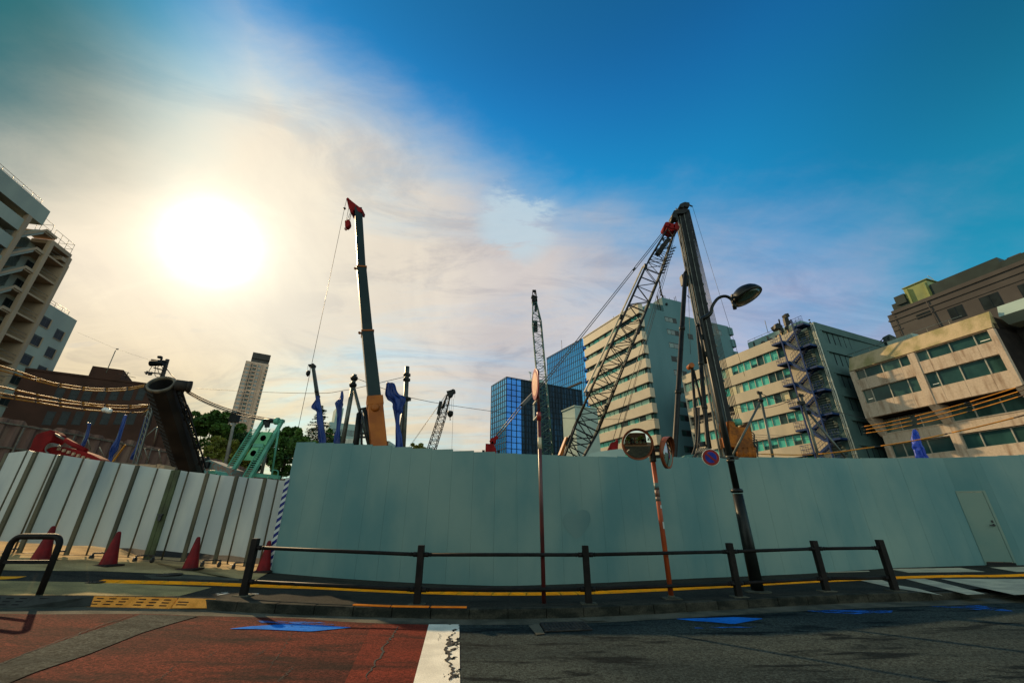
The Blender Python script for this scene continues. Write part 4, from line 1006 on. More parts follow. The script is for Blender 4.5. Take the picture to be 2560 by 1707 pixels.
mb=MB(); c=at_y(*Zc(2160,858),Y); mb.lathe(c,(0,0,1),[(.2,-.9),(.6,-.5),(.72,0),(.66,.45),(.35,.6)],14); mb.path([c+Vector(v) for v in ((0,0,-.9),(0,0,-1.2),(.12,0,-1.5),(-.05,0,-1.6))],.1,6); mb.build('hook_block',M['dark_steel'],t)
mb=MB()
for p0,p1 in (((2147,630),(2150,830)),((2185,600),(2172,830)),((2220,560),(2222,640)),((2205,650),(2180,1400)),((2110,590),(1600,1300)),((2100,590),(1580,1330)),((2105,600),(1640,1260))): mb.tube(at_y(*Zc(*p0),Y),at_y(*Zc(*p1),Y),.028,n=4)
mb.build('rope',M['steelwire'],t)

# ---- teal lattice crane
Y=75; a=at_y(*Zp(845,1520),Y); b=at_y(*Zp(759,500),Y); c=at_y(*Zp(741,330),Y); d_=at_y(*Zp(738,242),Y)
t=thing('lattice_crane',Vector((a.x,Y,0)),'upright teal lattice mast rising behind the round sign and the glass tower','crane')
mb=MB(); lattice(mb,a-(b-a)*.12,b,1.75,1.75,26,.11,.05,1.7,1.7); lattice(mb,b,c,1.75,.75,5,.11,.055); mb.build('lattice_boom',M['teal_steel'],t)
mb=MB(); mb.bar(c-Vector((0,0,.5)),c+Vector((0,0,1.0)),1.0,.8); 
lattice(mb,c,d_,1.0,.6,2,.1,.07); mb.bar(at_y(*Zp(716,290),Y),at_y(*Zp(762,300),Y),.5,.6); mb.bar(at_y(*Zp(725,245),Y),at_y(*Zp(750,245),Y),.25,.5)
mb.build('mast_head',M['dark_steel'],t)
mb=MB(); mb.bar(at_y(*Zp(750,560),Y),at_y(*Zp(748,480),Y),.8,.6); mb.bar(at_y(*Zp(750,400),Y),at_y(*Zp(752,345),Y),.5,.4); mb.split_build('walkway',M['dark_steel'],t)

# ---- big lattice boom crane
Y0,Y1=36.,39.
def yb(py): return Y0+(Y1-Y0)*(1140-py)/(1140-560)
def bp_(x,y): p=Zd(x,y); return at_y(p[0],p[1],yb(p[1]))
base=bp_(165,1530); mid=bp_(640,420); top=bp_(742,195)
s0=bp_(255,1330)
t=thing('lattice_boom_crane',Vector((base.x,base.y,0)),'big lattice boom crane with a red head leaning to the dark drilling mast','crane')
mb=MB(); r_,u_=lattice(mb,s0,mid,1.95,1.75,15,.085,.043,1.7,1.6,bright=1)
lattice(mb,mid,top,1.75,.75,7,.085,.043,1.6,.7,bright=1)
lattice(mb,base-(s0-base)*.3,s0,1.1,1.95,4,.09,.05,1.0,1.7,bright=1)
mb.build('lattice_boom',[M['dark_steel'],M['boom_lit']],t)
mb=MB()
e0=bp_(250,1120); e1=bp_(575,420)
mb.bar(e0,e1,.34,.12,mi=2)
for p0,p1,w in (((655,350),(720,265),.5),((150,1420),(175,1370),.3),((690,300),(665,345),.5)): mb.bar(bp_(*p0),bp_(*p1),w,.5,mi=0)
for k in range(9):
    f=k/8; p=bp_(735-f*65,320+f*140); mb.bar(p,p+Vector((.55,-.1,.18)),.1,.1)
for p in ((590,415),(455,700),(265,1130),(548,785),(370,1205)): mb.box(bp_(*p),(.16,.25,.16))
mb.bar(bp_(112,1475),bp_(150,1375),.4,.25,mi=1)
mb.build('walkway',[M['dark_steel'],M['crane_orange'],M['boom_lit']],t)
mb=MB(); yy=Y1; hp=[(705,170),(725,172),(745,180),(770,168),(776,190),(762,212),(735,218),(712,205)]
mb.prism([at_y(*Zd(*p),yy-.6) for p in hp],Vector((0,1.2,0)))
for p in ((715,180),(765,195),(740,190)): mb.lathe(at_y(*Zd(*p),yy-.75),(0,1,0),[(.34,0),(.34,1.5)],14)
mb.build('boom_head',M['rig_red'],t)
mb=MB(); pA=bp_(706,205)
pend=[Zd(700,215),Zd(590,365),Zd(330,680),Zp(1270,400),Zp(840,930)]
P=[at_y(Zd(700,215)[0],Zd(700,215)[1],Y1),at_y(*Zd(330,682),37.5),at_y(*Zp(840,932),35.5),at_y(*Zp(640,1140),34.5),at_y(*Zp(445,1385),33.6)]
for o_ in (-.12,.12): mb.path([p+Vector((o_,0,0)) for p in P],.042,5)
mb.bar(P[2].lerp(P[3],.45),P[3],.34,.26)
for f in (.5,): mb.lathe(P[0].lerp(P[1],f),(P[1]-P[0]),[(.1,-.2),(.1,.2)],6)
mb.build('pendant_rope',M['steelwire'],t)
mb=MB()
for a,b in (((742,300),(435,1400)),((752,300),(440,1400)),((762,225),(405,1400)),((770,225),(830,445))): mb.tube(bp_(*a),bp_(*b),.024,n=4)
mb.tube(bp_(665,480),bp_(680,580),.08,n=5)
mb.build('hoist_rope',M['steelwire'],t)
mb=MB(); Yh=yb(1120); hb=[(380,1480),(383,1440),(400,1402),(425,1395),(433,1380),(440,1400),(436,1432),(418,1462),(405,1482)]
mb.prism([at_y(*Zd(*p),Yh-.25) for p in hb],Vector((0,.5,0))); mb.lathe(at_y(*Zd(418,1430),Yh-.35),(0,1,0),[(.3,0),(.3,.7)],14); mb.build('hook_block',M['rig_red'],t)
# red anchor mast where the pendants come down
t=thing('gantry_winch',Vector((P[4].x,33.4,0)),'red winch gantry where the pendant ropes come down in front of the blue glass tower','winch')
mb=MB(); mb.prism([at_y(*Zp(*p),33.2) for p in ((355,1500),(358,1437),(395,1440),(412,1415),(440,1485),(442,1515))],Vector((0,.8,0))); mb.build('winch_body',M['rig_red'],t)
mb=MB(); mb.bar(at_y(*Zp(395,1430),33.4),at_y(*Zp(452,1383),33.4),.3,.25); mb.lathe(at_y(*Zp(415,1415),33.2),(0,1,0),[(.25,0),(.25,.5)],12); mb.build('winch_arm',M['rig_red'],t)
mb=MB(); c=at_y(*Zp(400,1490),33.6)
for o_ in (-.6,.6): mb.bar(Vector((c.x+o_,33.6,0)),Vector((c.x+o_,33.6,c.z)),.2,.2)
mb.bar(Vector((c.x-.6,33.6,1.2)),Vector((c.x+.6,33.6,c.z-.4)),.1,.1); mb.build('winch_frame',M['dark_steel'],t)

# ---- drilling rig mast
Y=40.; A=at_y(*Zm(505,235),Y+.5); B=at_y(1822,1115,Y-2.2)
t=thing('drilling_rig',Vector((B.x,B.y,0)),'tall black drilling rig mast with a fan of cables on its right side','drilling rig')
ax=(A-B).normalized(); lowB=B-ax*4; sd_=Vector((1,-.25,0)); sd_=(sd_-ax*sd_.dot(ax)).normalized(); fw=ax.cross(sd_)
mb=MB(); mb.bar(lowB,A,1.15,1.1,1.15,1.1,up=fw); 
mast=mb.build('mast',M['dark_steel'],t,.05)
mb=MB()
for o_,w in ((-.68,.1),(-.42,.07),(.1,.07)):
    for k in (-1,): mb.bar(lowB+sd_*o_-fw*.6*1,A+sd_*o_-fw*.6,w,.14,up=fw); mb.bar(lowB+sd_*o_+fw*.6*1,A+sd_*o_+fw*.6,w,.14,up=fw)
mb.bar(lowB-sd_*.85,A-sd_*.7-ax*1,.14,.3,up=fw)
for k in range(26):
    p=lowB.lerp(A,k/26); mb.box(p+sd_*.62,(.06,.3,.1))
mb.build('guide_rail',M['grey_steel'],mast)
mb=MB(); hp=[(425,225),(470,222),(500,205),(490,150),(515,135),(550,122),(605,130),(612,165),(588,190),(575,240),(540,260),(450,265),(418,280)]
mb.prism([at_y(*Zm(*p),Y-.4) for p in hp],Vector((0,1.3,0)))
for p in ((440,245),(430,290),(515,165),(575,160)): mb.lathe(at_y(*Zm(*p),Y-.6),(0,1,0),[(.3,0),(.3,1.7)],14)
mb.bar(at_y(*Zm(600,160),Y),at_y(*Zm(645,180),Y),.12); mb.bar(at_y(*Zm(420,340),Y),at_y(*Zm(460,350),Y),.5,.4)
mb.build('mast_head',M['dark_steel'],t)
mb=MB()
for k in range(9):
    f=k/8; a=at_y(*Zm(572+38*f*.8,215),Y); b=at_y(1818+34*f,1062,Y-2); mb.tube(a,b,.03 if k!=2 else .07,n=4)
mb.tube(at_y(*Zm(645,185),Y),at_y(1862,940,Y-1),.02,n=4)
mb.tube(at_y(*Zm(460,470),Y),at_y(*Zm(560,980),Y-.5),.022,n=4); mb.tube(at_y(*Zm(475,470),Y),at_y(*Zm(590,975),Y-.5),.022,n=4)
mb.tube(at_y(*Zm(590,1090),Y),at_y(*Zi(190,350),Y-1.5),.022,n=4)
mb.build('cable_fan',M['steelwire'],t)
# stays and struts
def strut(pts,w,nm,m,Yf=None):
    mb=MB(); P=[at_y(p[0],p[1],Yf(p[1]) if Yf else Y) for p in pts]; P.append(P[-1]+(P[-1]-P[-2]).normalized()*2); mb.path(P,w,12)
    for f in (.35,.7): q=P[0].lerp(P[-2],f); d__=(P[-2]-P[0]).normalized(); mb.lathe(q,d__,[(w,-.2),(w*1.25,-.15),(w*1.25,.15),(w,.2)],12)
    return mb.build(nm,m,t)
yf=lambda py: Y-2.5*(py-500)/600
strut([Zm(555,1010),Zd(752,1480)],.24,'back_stay',M['dark_steel'],yf)
strut([Zi(262,40),Zi(375,1330)],.2,'back_stay',M['dark_steel'],yf)
strut([Zi(300,0),Zi(560,1200)],.11,'back_stay',M['dark_steel'],yf)
mb=MB(); p=at_y(*Zm(545,1075),Y); mb.bar(p+Vector((0,0,.5)),p-Vector((0,0,.7)),.75,.7); p2=at_y(*Zm(580,1010),Y); mb.bar(p,p2+Vector((0,0,.4)),.5,.5); mb.bar(p2,at_y(*Zm(650,1030),Y),.6,.7); mb.lathe(at_y(*Zm(575,1000),Y-.4),(0,1,0),[(.36,0),(.36,.9)],12); mb.build('stay_joint',M['dark_steel'],t)
mb=MB()
for a,b,w in (((205,465),(262,1320),.15),((222,520),(345,1010),.12),((345,1010),(395,1320),.14)): mb.tube(at_y(*Zi(*a),Y-1.5),at_y(*Zi(*b),Y-1.8),w,n=8)
mb.build('drill_arm',M['dark_steel'],t)
mb=MB(); mb.lathe(at_y(*Zi(206,462),Y-1.9),(0,1,0),[(.25,0),(.25,.8)],12); mb.build('arm_tip',M['crane_orange'],t)
mb=MB()
for k,(x0,x1,xe) in enumerate(((255,262,225),(270,285,250),(240,250,215),(280,275,262))):
    mb.path(catmull([at_y(*Zi(*p),Y-1.8-.2*k) for p in ((x0,900),(x1,1150),(x1-10,1280),(xe,1370),(xe-25,1420))],5),.07,6)
mb.path(catmull([at_y(*Zm(*p),Y) for p in ((578,1265),(600,1290),(630,1290),(645,1255))],5),.05,6)
mb.bar(at_y(*Zi(270,1285),Y-2),at_y(*Zi(350,1275),Y-2),.5,.4)
mb.split_build('hose',M['wire'],t)
# drive unit
Yd=37.2; dt=thing('auger_drive',Vector((at_y(1853,1085,Yd).x,Yd,1.5)),'rusty orange auger drive unit behind the street lamp pole','drive unit')
mb=MB(); mb.prism([at_y(*Zi(*p),Yd-.9) for p in ((585,1035),(640,1045),(660,1100),(760,1105),(800,1045),(820,1120),(845,1310),(700,1322),(600,1300))],Vector((0,1.8,0))); mb.build('gear_case',M['drive_orange'],dt,.04)
mb=MB(); mb.prism([at_y(*Zi(*p),Yd-1.0) for p in ((522,1042),(550,1035),(560,1120),(535,1135))],Vector((0,.8,0)))
mb.prism([at_y(*Zi(*p),Yd-1.0) for p in ((528,1205),(555,1200),(575,1260),(580,1300),(545,1310))],Vector((0,.8,0))); mb.bar(at_y(*Zi(545,1120),Yd),at_y(*Zi(560,1220),Yd),.6,.5); mb.build('guide_shoe',M['crane_orange'],dt)
mb=MB()
for x in (690,740,785,825): mb.tube(at_y(*Zi(x,1318),Yd-.6),at_y(*Zi(x+12,1430),Yd-.6),.3,n=12); 
mb.bar(at_y(*Zi(650,1325),Yd),at_y(*Zi(860,1320),Yd),.3,.5); mb.build('drive_spindle',M['drive_orange'],dt)
mb=MB(); mb.tube(at_y(*Zi(635,1055),Yd-.7),at_y(*Zi(705,1050),Yd-.7),.3,n=12); mb.build('motor',M['green_rig'],dt)
mb=MB()
for k in range(4): mb.path(catmull([at_y(*Zi(*p),Yd-.5) for p in ((815,1150+k*30),(850,1180+k*20),(845,1230+k*15),(880,1250+k*40),(885,1410))],4),.05,5)
mb.split_build('hose',M['wire'],dt)
mb=MB()
for k in range(5): mb.bar(at_y(*Zi(255+k*18,1370),Yd),at_y(*Zi(290+k*20,1315),Yd),.1,.08)
o=mb.build('pipe_rack',M['rod']); tag(o,'rack of pale slanting pipes just above the hoarding behind the no parking sign','pipe rack')

# ---- leaning casing with open bore (left)
top=at_y(403,962,15.8); bot=at_y(474,1188,20.3); ax=(top-bot).normalized(); low=bot-ax*1.8
t=thing('casing_tube',Vector((low.x,low.y,0)),'big sooty leaning casing tube with an open round mouth, behind the folding gate','casing')
sx=Vector((1,0,0)); sx=(sx-ax*sx.dot(ax)).normalized(); sy=ax.cross(sx)
if sy.y>0: sy=-sy          # sy faces the viewer
Rb=.46; N=8
oc=[(-.50,.05),(-.47,.34),(.02,.56),(.46,.40),(.54,.1),(.5,-.38),(.05,-.52),(-.40,-.38)]
mb=MB(); n=32
# outer faceted shell
for c_,h in ((low,0),(top,0)):
    for (x,y) in oc: mb.v.append(c_+sx*x*.87+sy*y*.87)
for k in range(8):
    k2=(k+1)%8; mb.f.append((k,k2,8+k2,8+k)); mb.m.append(0); mb.sm.append(False)
for k in range(30):    # rungs pressed in the left facet
    f=k/30; p=low.lerp(top,f+.01); mb.bar(p+sx*-.445+sy*.08,p+sx*-.42+sy*.28,.03,.07)
for k in range(30):
    f=k/30; p=low.lerp(top,f+.01); mb.bar(p+sx*-.39+sy*.31,p+sx*.0+sy*.492,.03,.06)
mb.build('shell',M['casing'],t)
mb=MB(); mb.lathe(top-ax*.06,ax,[(.46,0),(.48,.06),(.475,.12),(.44,.15),(.395,.14),(.395,.02)],36,cap=False); mb.build('rim',M['casing_rim'],t)
mb=MB(); mb.lathe(top+ax*.08,ax,[(.397,0),(.397,-2.2),(.0001,-2.25)],36,cap=False); mb.build('bore',M['bore'],t)
mb=MB(); c=at_y(*Zn(420,475),16.6)
a=at_y(*Zn(410,468),15.9); b=at_y(*Zn(548,488),16.1); mb.tube(a,b,.22,n=14); mb.lathe(b,(b-a),[(.22,0),(.24,.02),(.24,.12),(.12,.14)],14); mb.build('winch_motor',M['casing'],t)
mb=MB(); 
l0=at_y(*Zn(412,500),15.9); l1=at_y(*Zn(735,1490),19.9); w=Vector((.0,0,0))
r0=at_y(*Zn(478,525),16.0); r1=at_y(*Zn(765,1430),19.9)
mb.bar(l0,l1,.045,.06); mb.bar(r0,r1,.045,.06)
for k in range(24):
    f=(k+.5)/24; mb.tube(l0.lerp(l1,f),r0.lerp(r1,f),.014,n=5)
for k in range(0,24,3):
    f=(k+.5)/24; g_=(k+2.5)/24; mb.tube(l0.lerp(l1,f),r0.lerp(r1,min(1,g_)),.02,n=5)
for p in ((470,560),(520,770),(540,860),(650,1180),(700,1370)): q=at_y(*Zn(*p),16.1+(p[1]-560)/900*3.8); mb.box(q,(.06,.08,.1))
mb.build('ladder',M['dark_steel'],t)
mb=MB(); P=[at_y(*Zn(*p),16.2) for p in ((105,480),(108,435),(150,430),(180,438))]; mb.path(P,.025,6); mb.box(at_y(*Zn(98,500),16.2),(.09,.12,.12)); mb.build('hose_bracket',M['casing'],t)

# ---- red excavator arm
Y=15.5; bq=at_y(*Za(300,950),Y)
t=thing('excavator_arm',Vector((bq.x,Y,.6)),'red folded excavator arm rising just over the folding gate at the far left','excavator arm')
mb=MB(); mb.prism([at_y(*Za(*p),Y-.25) for p in ((290,748),(340,728),(395,716),(425,742),(405,800),(360,835),(335,880),(330,930),(250,950),(180,950),(195,900),(240,850),(262,790))],Vector((0,.5,0))); mb.build('boom',M['rig_red'],t,.02)
mb=MB(); mb.prism([at_y(*Za(*p),Y-.55) for p in ((392,858),(430,842),(520,850),(620,872),(720,905),(790,940),(840,990),(835,1010),(700,1010),(580,985),(480,945),(410,905))],Vector((0,.4,0))); st=mb.build('stick',M['rig_red'],t,.02)
mb=MB(); a=at_y(*Za(420,738),Y-.1); b=at_y(*Za(525,795),Y-.25); c=at_y(*Za(680,880),Y-.4); mb.tube(a,b,.045,n=10); cyl=mb.build('piston_rod',M['rod'],t)
mb=MB(); mb.tube(b,c,.085,n=12); mb.lathe(a,(0,1,0),[(.09,-.12),(.09,.12)],12); mb.build('cylinder',M['rig_red'],t)
mb=MB()
for k in range(4): mb.path(catmull([at_y(*Za(*p),Y-.6-.05*k) for p in ((470+k*8,832+k*4),(400+k*4,822+k*8),(362,860+k*5),(372+k*4,905),(340-k*10,935-k*3),(250+k*8,925+k*8))],5),.022,6)
mb.split_build('hose',M['rod'],t)
mb=MB()
for k in range(7): p=at_y(*Za(470+k*38,862+k*14),Y-.58); mb.box(p,(.04,.03,.05))
mb.quad(at_y(*Za(690,940),Y-.56),at_y(*Za(715,945),Y-.56),at_y(*Za(715,960),Y-.56),at_y(*Za(690,955),Y-.56),0); mb.build('hose_clamps',M['apt_trim'],st)

# ---- mint green piling frame
Y=24.; def_=lambda x,y,dy=0: at_y(*Zo(x,y),Y+dy)
t=thing('piling_frame',Vector((at_y(600,1190,Y).x,Y,0)),'mint green piling frame with twin leaning rails, two holed plates and a black top drum','piling frame')
for (b0,t0,nm,wx) in (((130,1430),(505,830),'rail',1),((350,1460),(700,835),'rail',1)):
    mb=MB(); b=def_(*b0); a=def_(*t0,1.0); dd=(a-b).normalized(); mb.bar(b-dd*1.2+Vector((.12,0,0)),a+Vector((.12,0,0)),.17,.2,up=(0,1,0)); rl=mb.build('rail',M['green_rig'],t)
    mb=MB(); off=Vector((-.27,-.1,0)); mb.bar(b+off,a+off-dd*.6,.045,.05)
    off2=Vector((-.03,-.1,0)); 
    for k in range(24 if b0[0]==130 else 22):
        f=(k+.5)/24; p=b.lerp(a-dd*.6,f); mb.tube(p+off,p+off2+Vector((.1,0,0)),.026,n=5)
    mb.build('ladder',M['green_rig'],rl)
def plate(q_,hole,hr):
    P=[def_(*p,.4) for p in q_]; c=def_(*hole,.4); n=(P[1]-P[0]).cross(P[3]-P[0]).normalized(); u=(P[1]-P[0]).normalized(); v=n.cross(u)
    mb=MB(); N=32; o=0
    outer=[]; per=[]
    for k in range(4):
        for j in range(8): outer.append(P[k].lerp(P[(k+1)%4],j/8))
    inner=[]
    for p in outer:
        dlt=p-c; dlt=dlt-n*dlt.dot(n); a=math.atan2(dlt.dot(v),dlt.dot(u)); inner.append(c+(u*math.cos(a)+v*math.sin(a))*hr)
    th=n*.06
    for L_ in (outer,inner): 
        for p in L_: mb.v.append(p)
    for L_ in (outer,inner):
        for p in L_: mb.v.append(p+th)
    for k in range(32):
        k2=(k+1)%32
        for f in ((k,k2,32+k2,32+k),(64+k,96+k,96+k2,64+k2),(k,64+k,64+k2,k2),(32+k,32+k2,96+k2,96+k)): mb.f.append(f); mb.m.append(0); mb.sm.append(False)
    mb.lathe(c+n*.03,n,[(hr*1.12,-.05),(hr*1.12,.05),(hr*.98,.05),(hr*.98,-.05),(hr*1.12,-.05)],24)
    mb.build('holed_plate',M['green_plate'],t)
plate(((490,955),(612,957),(540,1096),(405,1090)),(515,1022),.15)
plate(((402,1108),(522,1112),(422,1268),(298,1262)),(407,1187),.15)
mb=MB(); a=def_(525,835,.9); b=def_(655,838,.9); mb.tube(a,b,.14,n=14); mb.bar(def_(540,840,.8),def_(545,905,.8),.12); mb.bar(def_(570,850,.8),def_(560,905,.8),.18,.15); mb.tube(def_(545,900,.8),def_(545,945,.8),.02,n=5); mb.build('top_drum',M['dark_steel'],t)
mb=MB(); mb.lathe(def_(660,838,.9),(1,0,0),[(.2,-.1),(.22,-.05),(.22,.1),(.2,.14)],14); mb.box(def_(712,838,1.0),(.14,.15,.09)); mb.bar(def_(405,1103,.4),def_(515,1103,.4),.08,.2); mb.split_build('head_block',M['green_rig'],t)
mb=MB(); mb.tube(def_(682,920,.8),def_(605,1440,1.2),.06,n=8); mb.tube(def_(700,880,.9),def_(625,1290,1.1),.03,n=6); mb.build('back_stay',M['green_rig'],t)
mb=MB(); mb.tube(def_(545,1150,1.6),def_(490,1440,1.6),.1,n=8); mb.build('hydraulic_hose',M['grey_steel'],t)
mb=MB(); mb.path(catmull([def_(*p,.2) for p in ((603,1450),(612,1380),(640,1370),(675,1385),(672,1440))],4),.03,6); mb.bar(def_(430,1425,.3),def_(690,1450,.3),.25,.2)
mb.path(catmull([def_(*p,-.2) for p in ((555,1490),(565,1450),(600,1448),(640,1470))],4),.03,6); mb.build('handrail',M['green_rig'],t)
t2=thing('machine_hood',Vector((at_y(520,1180,20.5).x,20.5,.5)),'small mint green machine hood just above the gate, right of the leaning casing','machine hood')
mb=MB(); mb.prism([at_y(*Zn(*p),20.2) for p in ((775,1500),(790,1450),(870,1452),(885,1500),(890,1580),(745,1580),(750,1520))],Vector((0,.9,0))); mb.build('hood_body',M['green_rig'],t2,.04)
mb=MB(); mb.path(catmull([at_y(*Zn(*p),20.1) for p in ((765,1500),(800,1512),(850,1510),(890,1495))],4),.025,6); mb.build('hose',M['dark_steel'],t2)
t2=thing('machine_cab',Vector((at_y(525,1170,24).x,24,1)),'dark blue machine body half hidden between the casing and the green piling frame','machine')
mb=MB(); mb.prism([at_y(*Zn(*p),23.6) for p in ((740,1350),(800,1330),(960,1400),(1060,1440),(1060,1560),(740,1560))],Vector((0,1.2,0))); mb.build('body',M['sticker_dark'],t2); 
mb=MB(); mb.lathe(at_y(*Zn(765,1345),23.8),(0,0,1),[(.14,-.1),(.16,.1),(.1,.2)],12); mb.box(at_y(*Zn(775,1390),23.5),(.1,.08,.16)); mb.build('exhaust',M['dark_steel'],t2)
t2=thing('timber_stack',Vector((at_y(330,1165,17.5).x,17.5,.5)),'rusty beams and crates heaped behind the gate below the steel post','material heap')
mb=MB()
for (x0,y0,x1,y1) in ((1110,985,1180,1010),(1190,990,1240,1015),(1245,985,1262,1030),(1270,995,1300,1020),(1000,990,1080,1020),(940,990,975,1020)): 
    a=at_y(*Za(x0,y0),17.5); b=at_y(*Za(x1,y1),17.5); mb.obox(Vector((a.x,a.y,b.z-.4)),Vector((b.x-a.x,0,0)),Vector((0,.6,0)),Vector((0,0,a.z-b.z+.4)))
mb.build('crates',M['apt_trim'],t2); mb=MB()
mb.bar(at_y(*Za(860,985),17.7),at_y(*Za(1400,1030),18.4),.14,.2); mb.bar(at_y(*Za(480,950),16.5),at_y(*Za(600,985),16.8),.2,.2); mb.build('beams',M['casing_rim'],t2)

# ---- posts of the left fence line: steel lattice post and stays
t=thing('steel_post',Vector((at_y(*Za(1090,950),19).x,19,0)),'grey steel post with a cross arm between the brown sheet wall and the leaning casing','steel post')
mb=MB(); a=at_y(*Za(1205,518),19); b=at_y(*Za(1082,950),19); b=b+(b-a).normalized()*2; 
for o_ in (-.09,.09): mb.bar(a+Vector((o_,0,0)),b+Vector((o_,0,0)),.05,.05)
for k in range(18): mb.bar(a.lerp(b,k/18)+Vector((-.09,0,0)),a.lerp(b,(k+1)/18)+Vector((.09,0,0)),.025,.025)
mb.build('post',M['grey_steel'],t)
mb=MB(); mb.path(catmull([at_y(*Za(*p),19) for p in ((1215,520),(1160,515),(1110,512),(1080,520))],4),.02,5)
for a_,b_ in (((1205,520),(1130,600)),((1140,780),(1255,680)),((1250,690),(1220,830)),((1262,870),(1285,1000)),((1100,820),(1130,950)),((1150,860),(1180,970)),((700,790),(720,870)),((790,850),(830,935)),((1330,900),(1360,990))): mb.tube(at_y(*Za(*a_),19),at_y(*Za(*b_),19.3),.022,n=5)
mb.build('stay_rods',M['rail'],t)
for i,(a_,b_,l_) in enumerate((((720,655),(628,900),'thin leaning steel post under the shortest tarp strip'),((1005,590),(862,965),'thin leaning steel post under the middle tarp strip'))):
    mb=MB(); a=at_y(*Za(*a_),19.8); b=at_y(*Za(*b_),19.8); mb.tube(a,b+(b-a)*.3,.05,n=8); tag(mb.build('steel_post',M['grey_steel']),l_,'steel post')
mb=MB(); a=at_y(*Za(998,830),18.5); b=at_y(*Za(905,955),18.5); mb.bar(a,b+(b-a)*.2,.07,.03); tag(mb.build('measuring_staff',M['sleeve']),'thin yellow staff leaning before the brown sheet wall','staff')

# ================================================================== CORRUGATED SITE WALL ALONG THE LEFT
t=thing('sheet_pile_wall',Vector((-25,30,0)),'tall brown corrugated sheet wall running back along the left of the site','wall')
wl=[Vector((-27.8,20.5,0)),Vector((-26.4,25,0)),Vector((-25.2,30,0)),Vector((-24.9,36,0)),Vector((-25.6,43,0)),Vector((-25.2,52,0))]
hs=[6.4,6.35,6.2,6.2,6.0,5.8]
def wall_tier(z0f,z1f,ph,off,m,nm,seed):
    rng=random.Random(seed)
    P=resample(wl,200); mb=MB(); o=0
    for i,p in enumerate(P):
        a=P[min(i+1,200)]-P[max(i-1,0)]; n=Vector((a.y,-a.x,0)).normalized(); f=i/200*5; k=min(4,int(f)); h=hs[k]+(hs[k+1]-hs[k])*(f-k)
        j=.085 if (i%4) in (1,2) else -.085
        top=h*z1f+ (.1*math.sin(i//8*2.3) if z1f>.95 else 0)
        q=p+n*(j+off); mb.v.append(Vector((q.x,q.y,h*z0f))); mb.v.append(Vector((q.x,q.y,top)))
    for i in range(200):
        mb.f.append((2*i,2*i+2,2*i+3,2*i+1)); mb.m.append(1 if (i//4)%3==1 or (i//12)%5==2 else 0); mb.sm.append(False)
    mb.build(nm,m,t)
wall_tier(0,.56,0,.06,[M['sitewall'],M['sitewall2']],'lower_sheets',1)
wall_tier(.54,1,0,0,[M['sitewall2'],M['sitewall']],'upper_sheets',2)
mb=MB()
for z in (.55,.78,.97):
    for a,b,ha,hb in zip(wl,wl[1:],hs,hs[1:]): mb.bar(a+Vector((.12,0,ha*z)),b+Vector((.12,0,hb*z)),.07,.07)
mb.build('waling_rail',M['casing_rim'],t)
mb=MB()
for i,p in enumerate(resample(wl,14)): mb.tube(Vector((p.x+.2,p.y,0)),Vector((p.x+.2,p.y,6.1)),.04,n=6)
mb.build('wall_posts',M['casing_rim'],t)

# ================================================================== WIRES
def sleeved(pts,label,r=.03,seg=.62,m='sleeve',grp='yellow sleeved overhead cables'):
    P=catmull(pts,8); t=thing('sleeved_cable',P[0],label,'cable',grp)
    mb=MB(); mb.path(P,r*.55,5); mb.build('cable',M['wire'],t)
    L=sum((b-a).length for a,b in zip(P,P[1:])); n=max(2,int(L/seg)); R_=resample(P,n*6); mb=MB(); mb2=MB()
    for i in range(n):
        s=R_[i*6:i*6+7]; s=[s[0].lerp(s[1],.35)]+s[1:6]+[s[6].lerp(s[5],.2)]; mb.path(s,r,7)
        mb.path([R_[i*6+6].lerp(R_[i*6+5],.28),R_[i*6+6]] if i<n-1 else [R_[i*6+5],R_[i*6+6]],r*1.08,6,1)
    mb.build('yellow_sleeve',[M[m],M['wire']],t)
def row(Z,pts,y0,y1,x0,x1):
    return [at_y(*Z(x,y),y0+(y1-y0)*(x-x0)/(x1-x0)) for x,y in pts]
ls=['topmost yellow sleeved cable sagging across the white building at left','second yellow sleeved cable from the top, close under the topmost','third yellow sleeved cable from the top, ending at the steel post arm','fourth yellow sleeved cable from the top, shorter than its neighbours','lowest yellow sleeved cable at left, carrying two round white insulators']
cab=[[(-60,185),(0,205),(200,268),(400,335),(550,360),(720,383),(900,387),(1050,375),(1180,350)],[(-60,220),(0,238),(150,280),(300,325),(500,375),(650,395),(800,405),(1000,398),(1175,362)],[(-60,358),(0,370),(200,415),(400,455),(600,490),(800,513),(1050,523),(1200,516)],[(-60,410),(0,422),(250,465),(500,500),(700,520),(980,543),(1200,525)],[(-60,440),(0,450),(250,488),(500,530),(700,555),(900,568),(1130,573),(1200,530)]]
for c_,l in zip(cab,ls): sleeved(row(Za,c_,11,17.5,0,1200),l,.023,.95)
mb=MB()
for p in ((835,555),(865,562)): mb.lathe(at_y(*Za(*p),15.4),(0,1,0),[(.03,-.1),(.09,-.06),(.1,0),(.09,.06),(.03,.1)],14)
tag(mb.build('insulator',M['white']),'pair of round white insulators on the lowest cable at left','insulator')
ls=['top of the three short parallel yellow cables before the concrete office','middle of the three short parallel yellow cables before the concrete office','lowest of the three short parallel yellow cables before the concrete office']
for pts,l in zip(([(220,1097),(500,1050),(800,985),(1170,895),(1540,795),(1980,662),(2300,560)],[(245,1135),(520,1090),(860,1020),(1220,935),(1590,837),(2030,705),(2330,612)],[(245,1180),(530,1140),(870,1070),(1200,1000),(1590,898),(2030,770),(2330,676)]),ls):
    sleeved(row(Zg,pts,17,12.5,220,2300),l,.018,1.5)
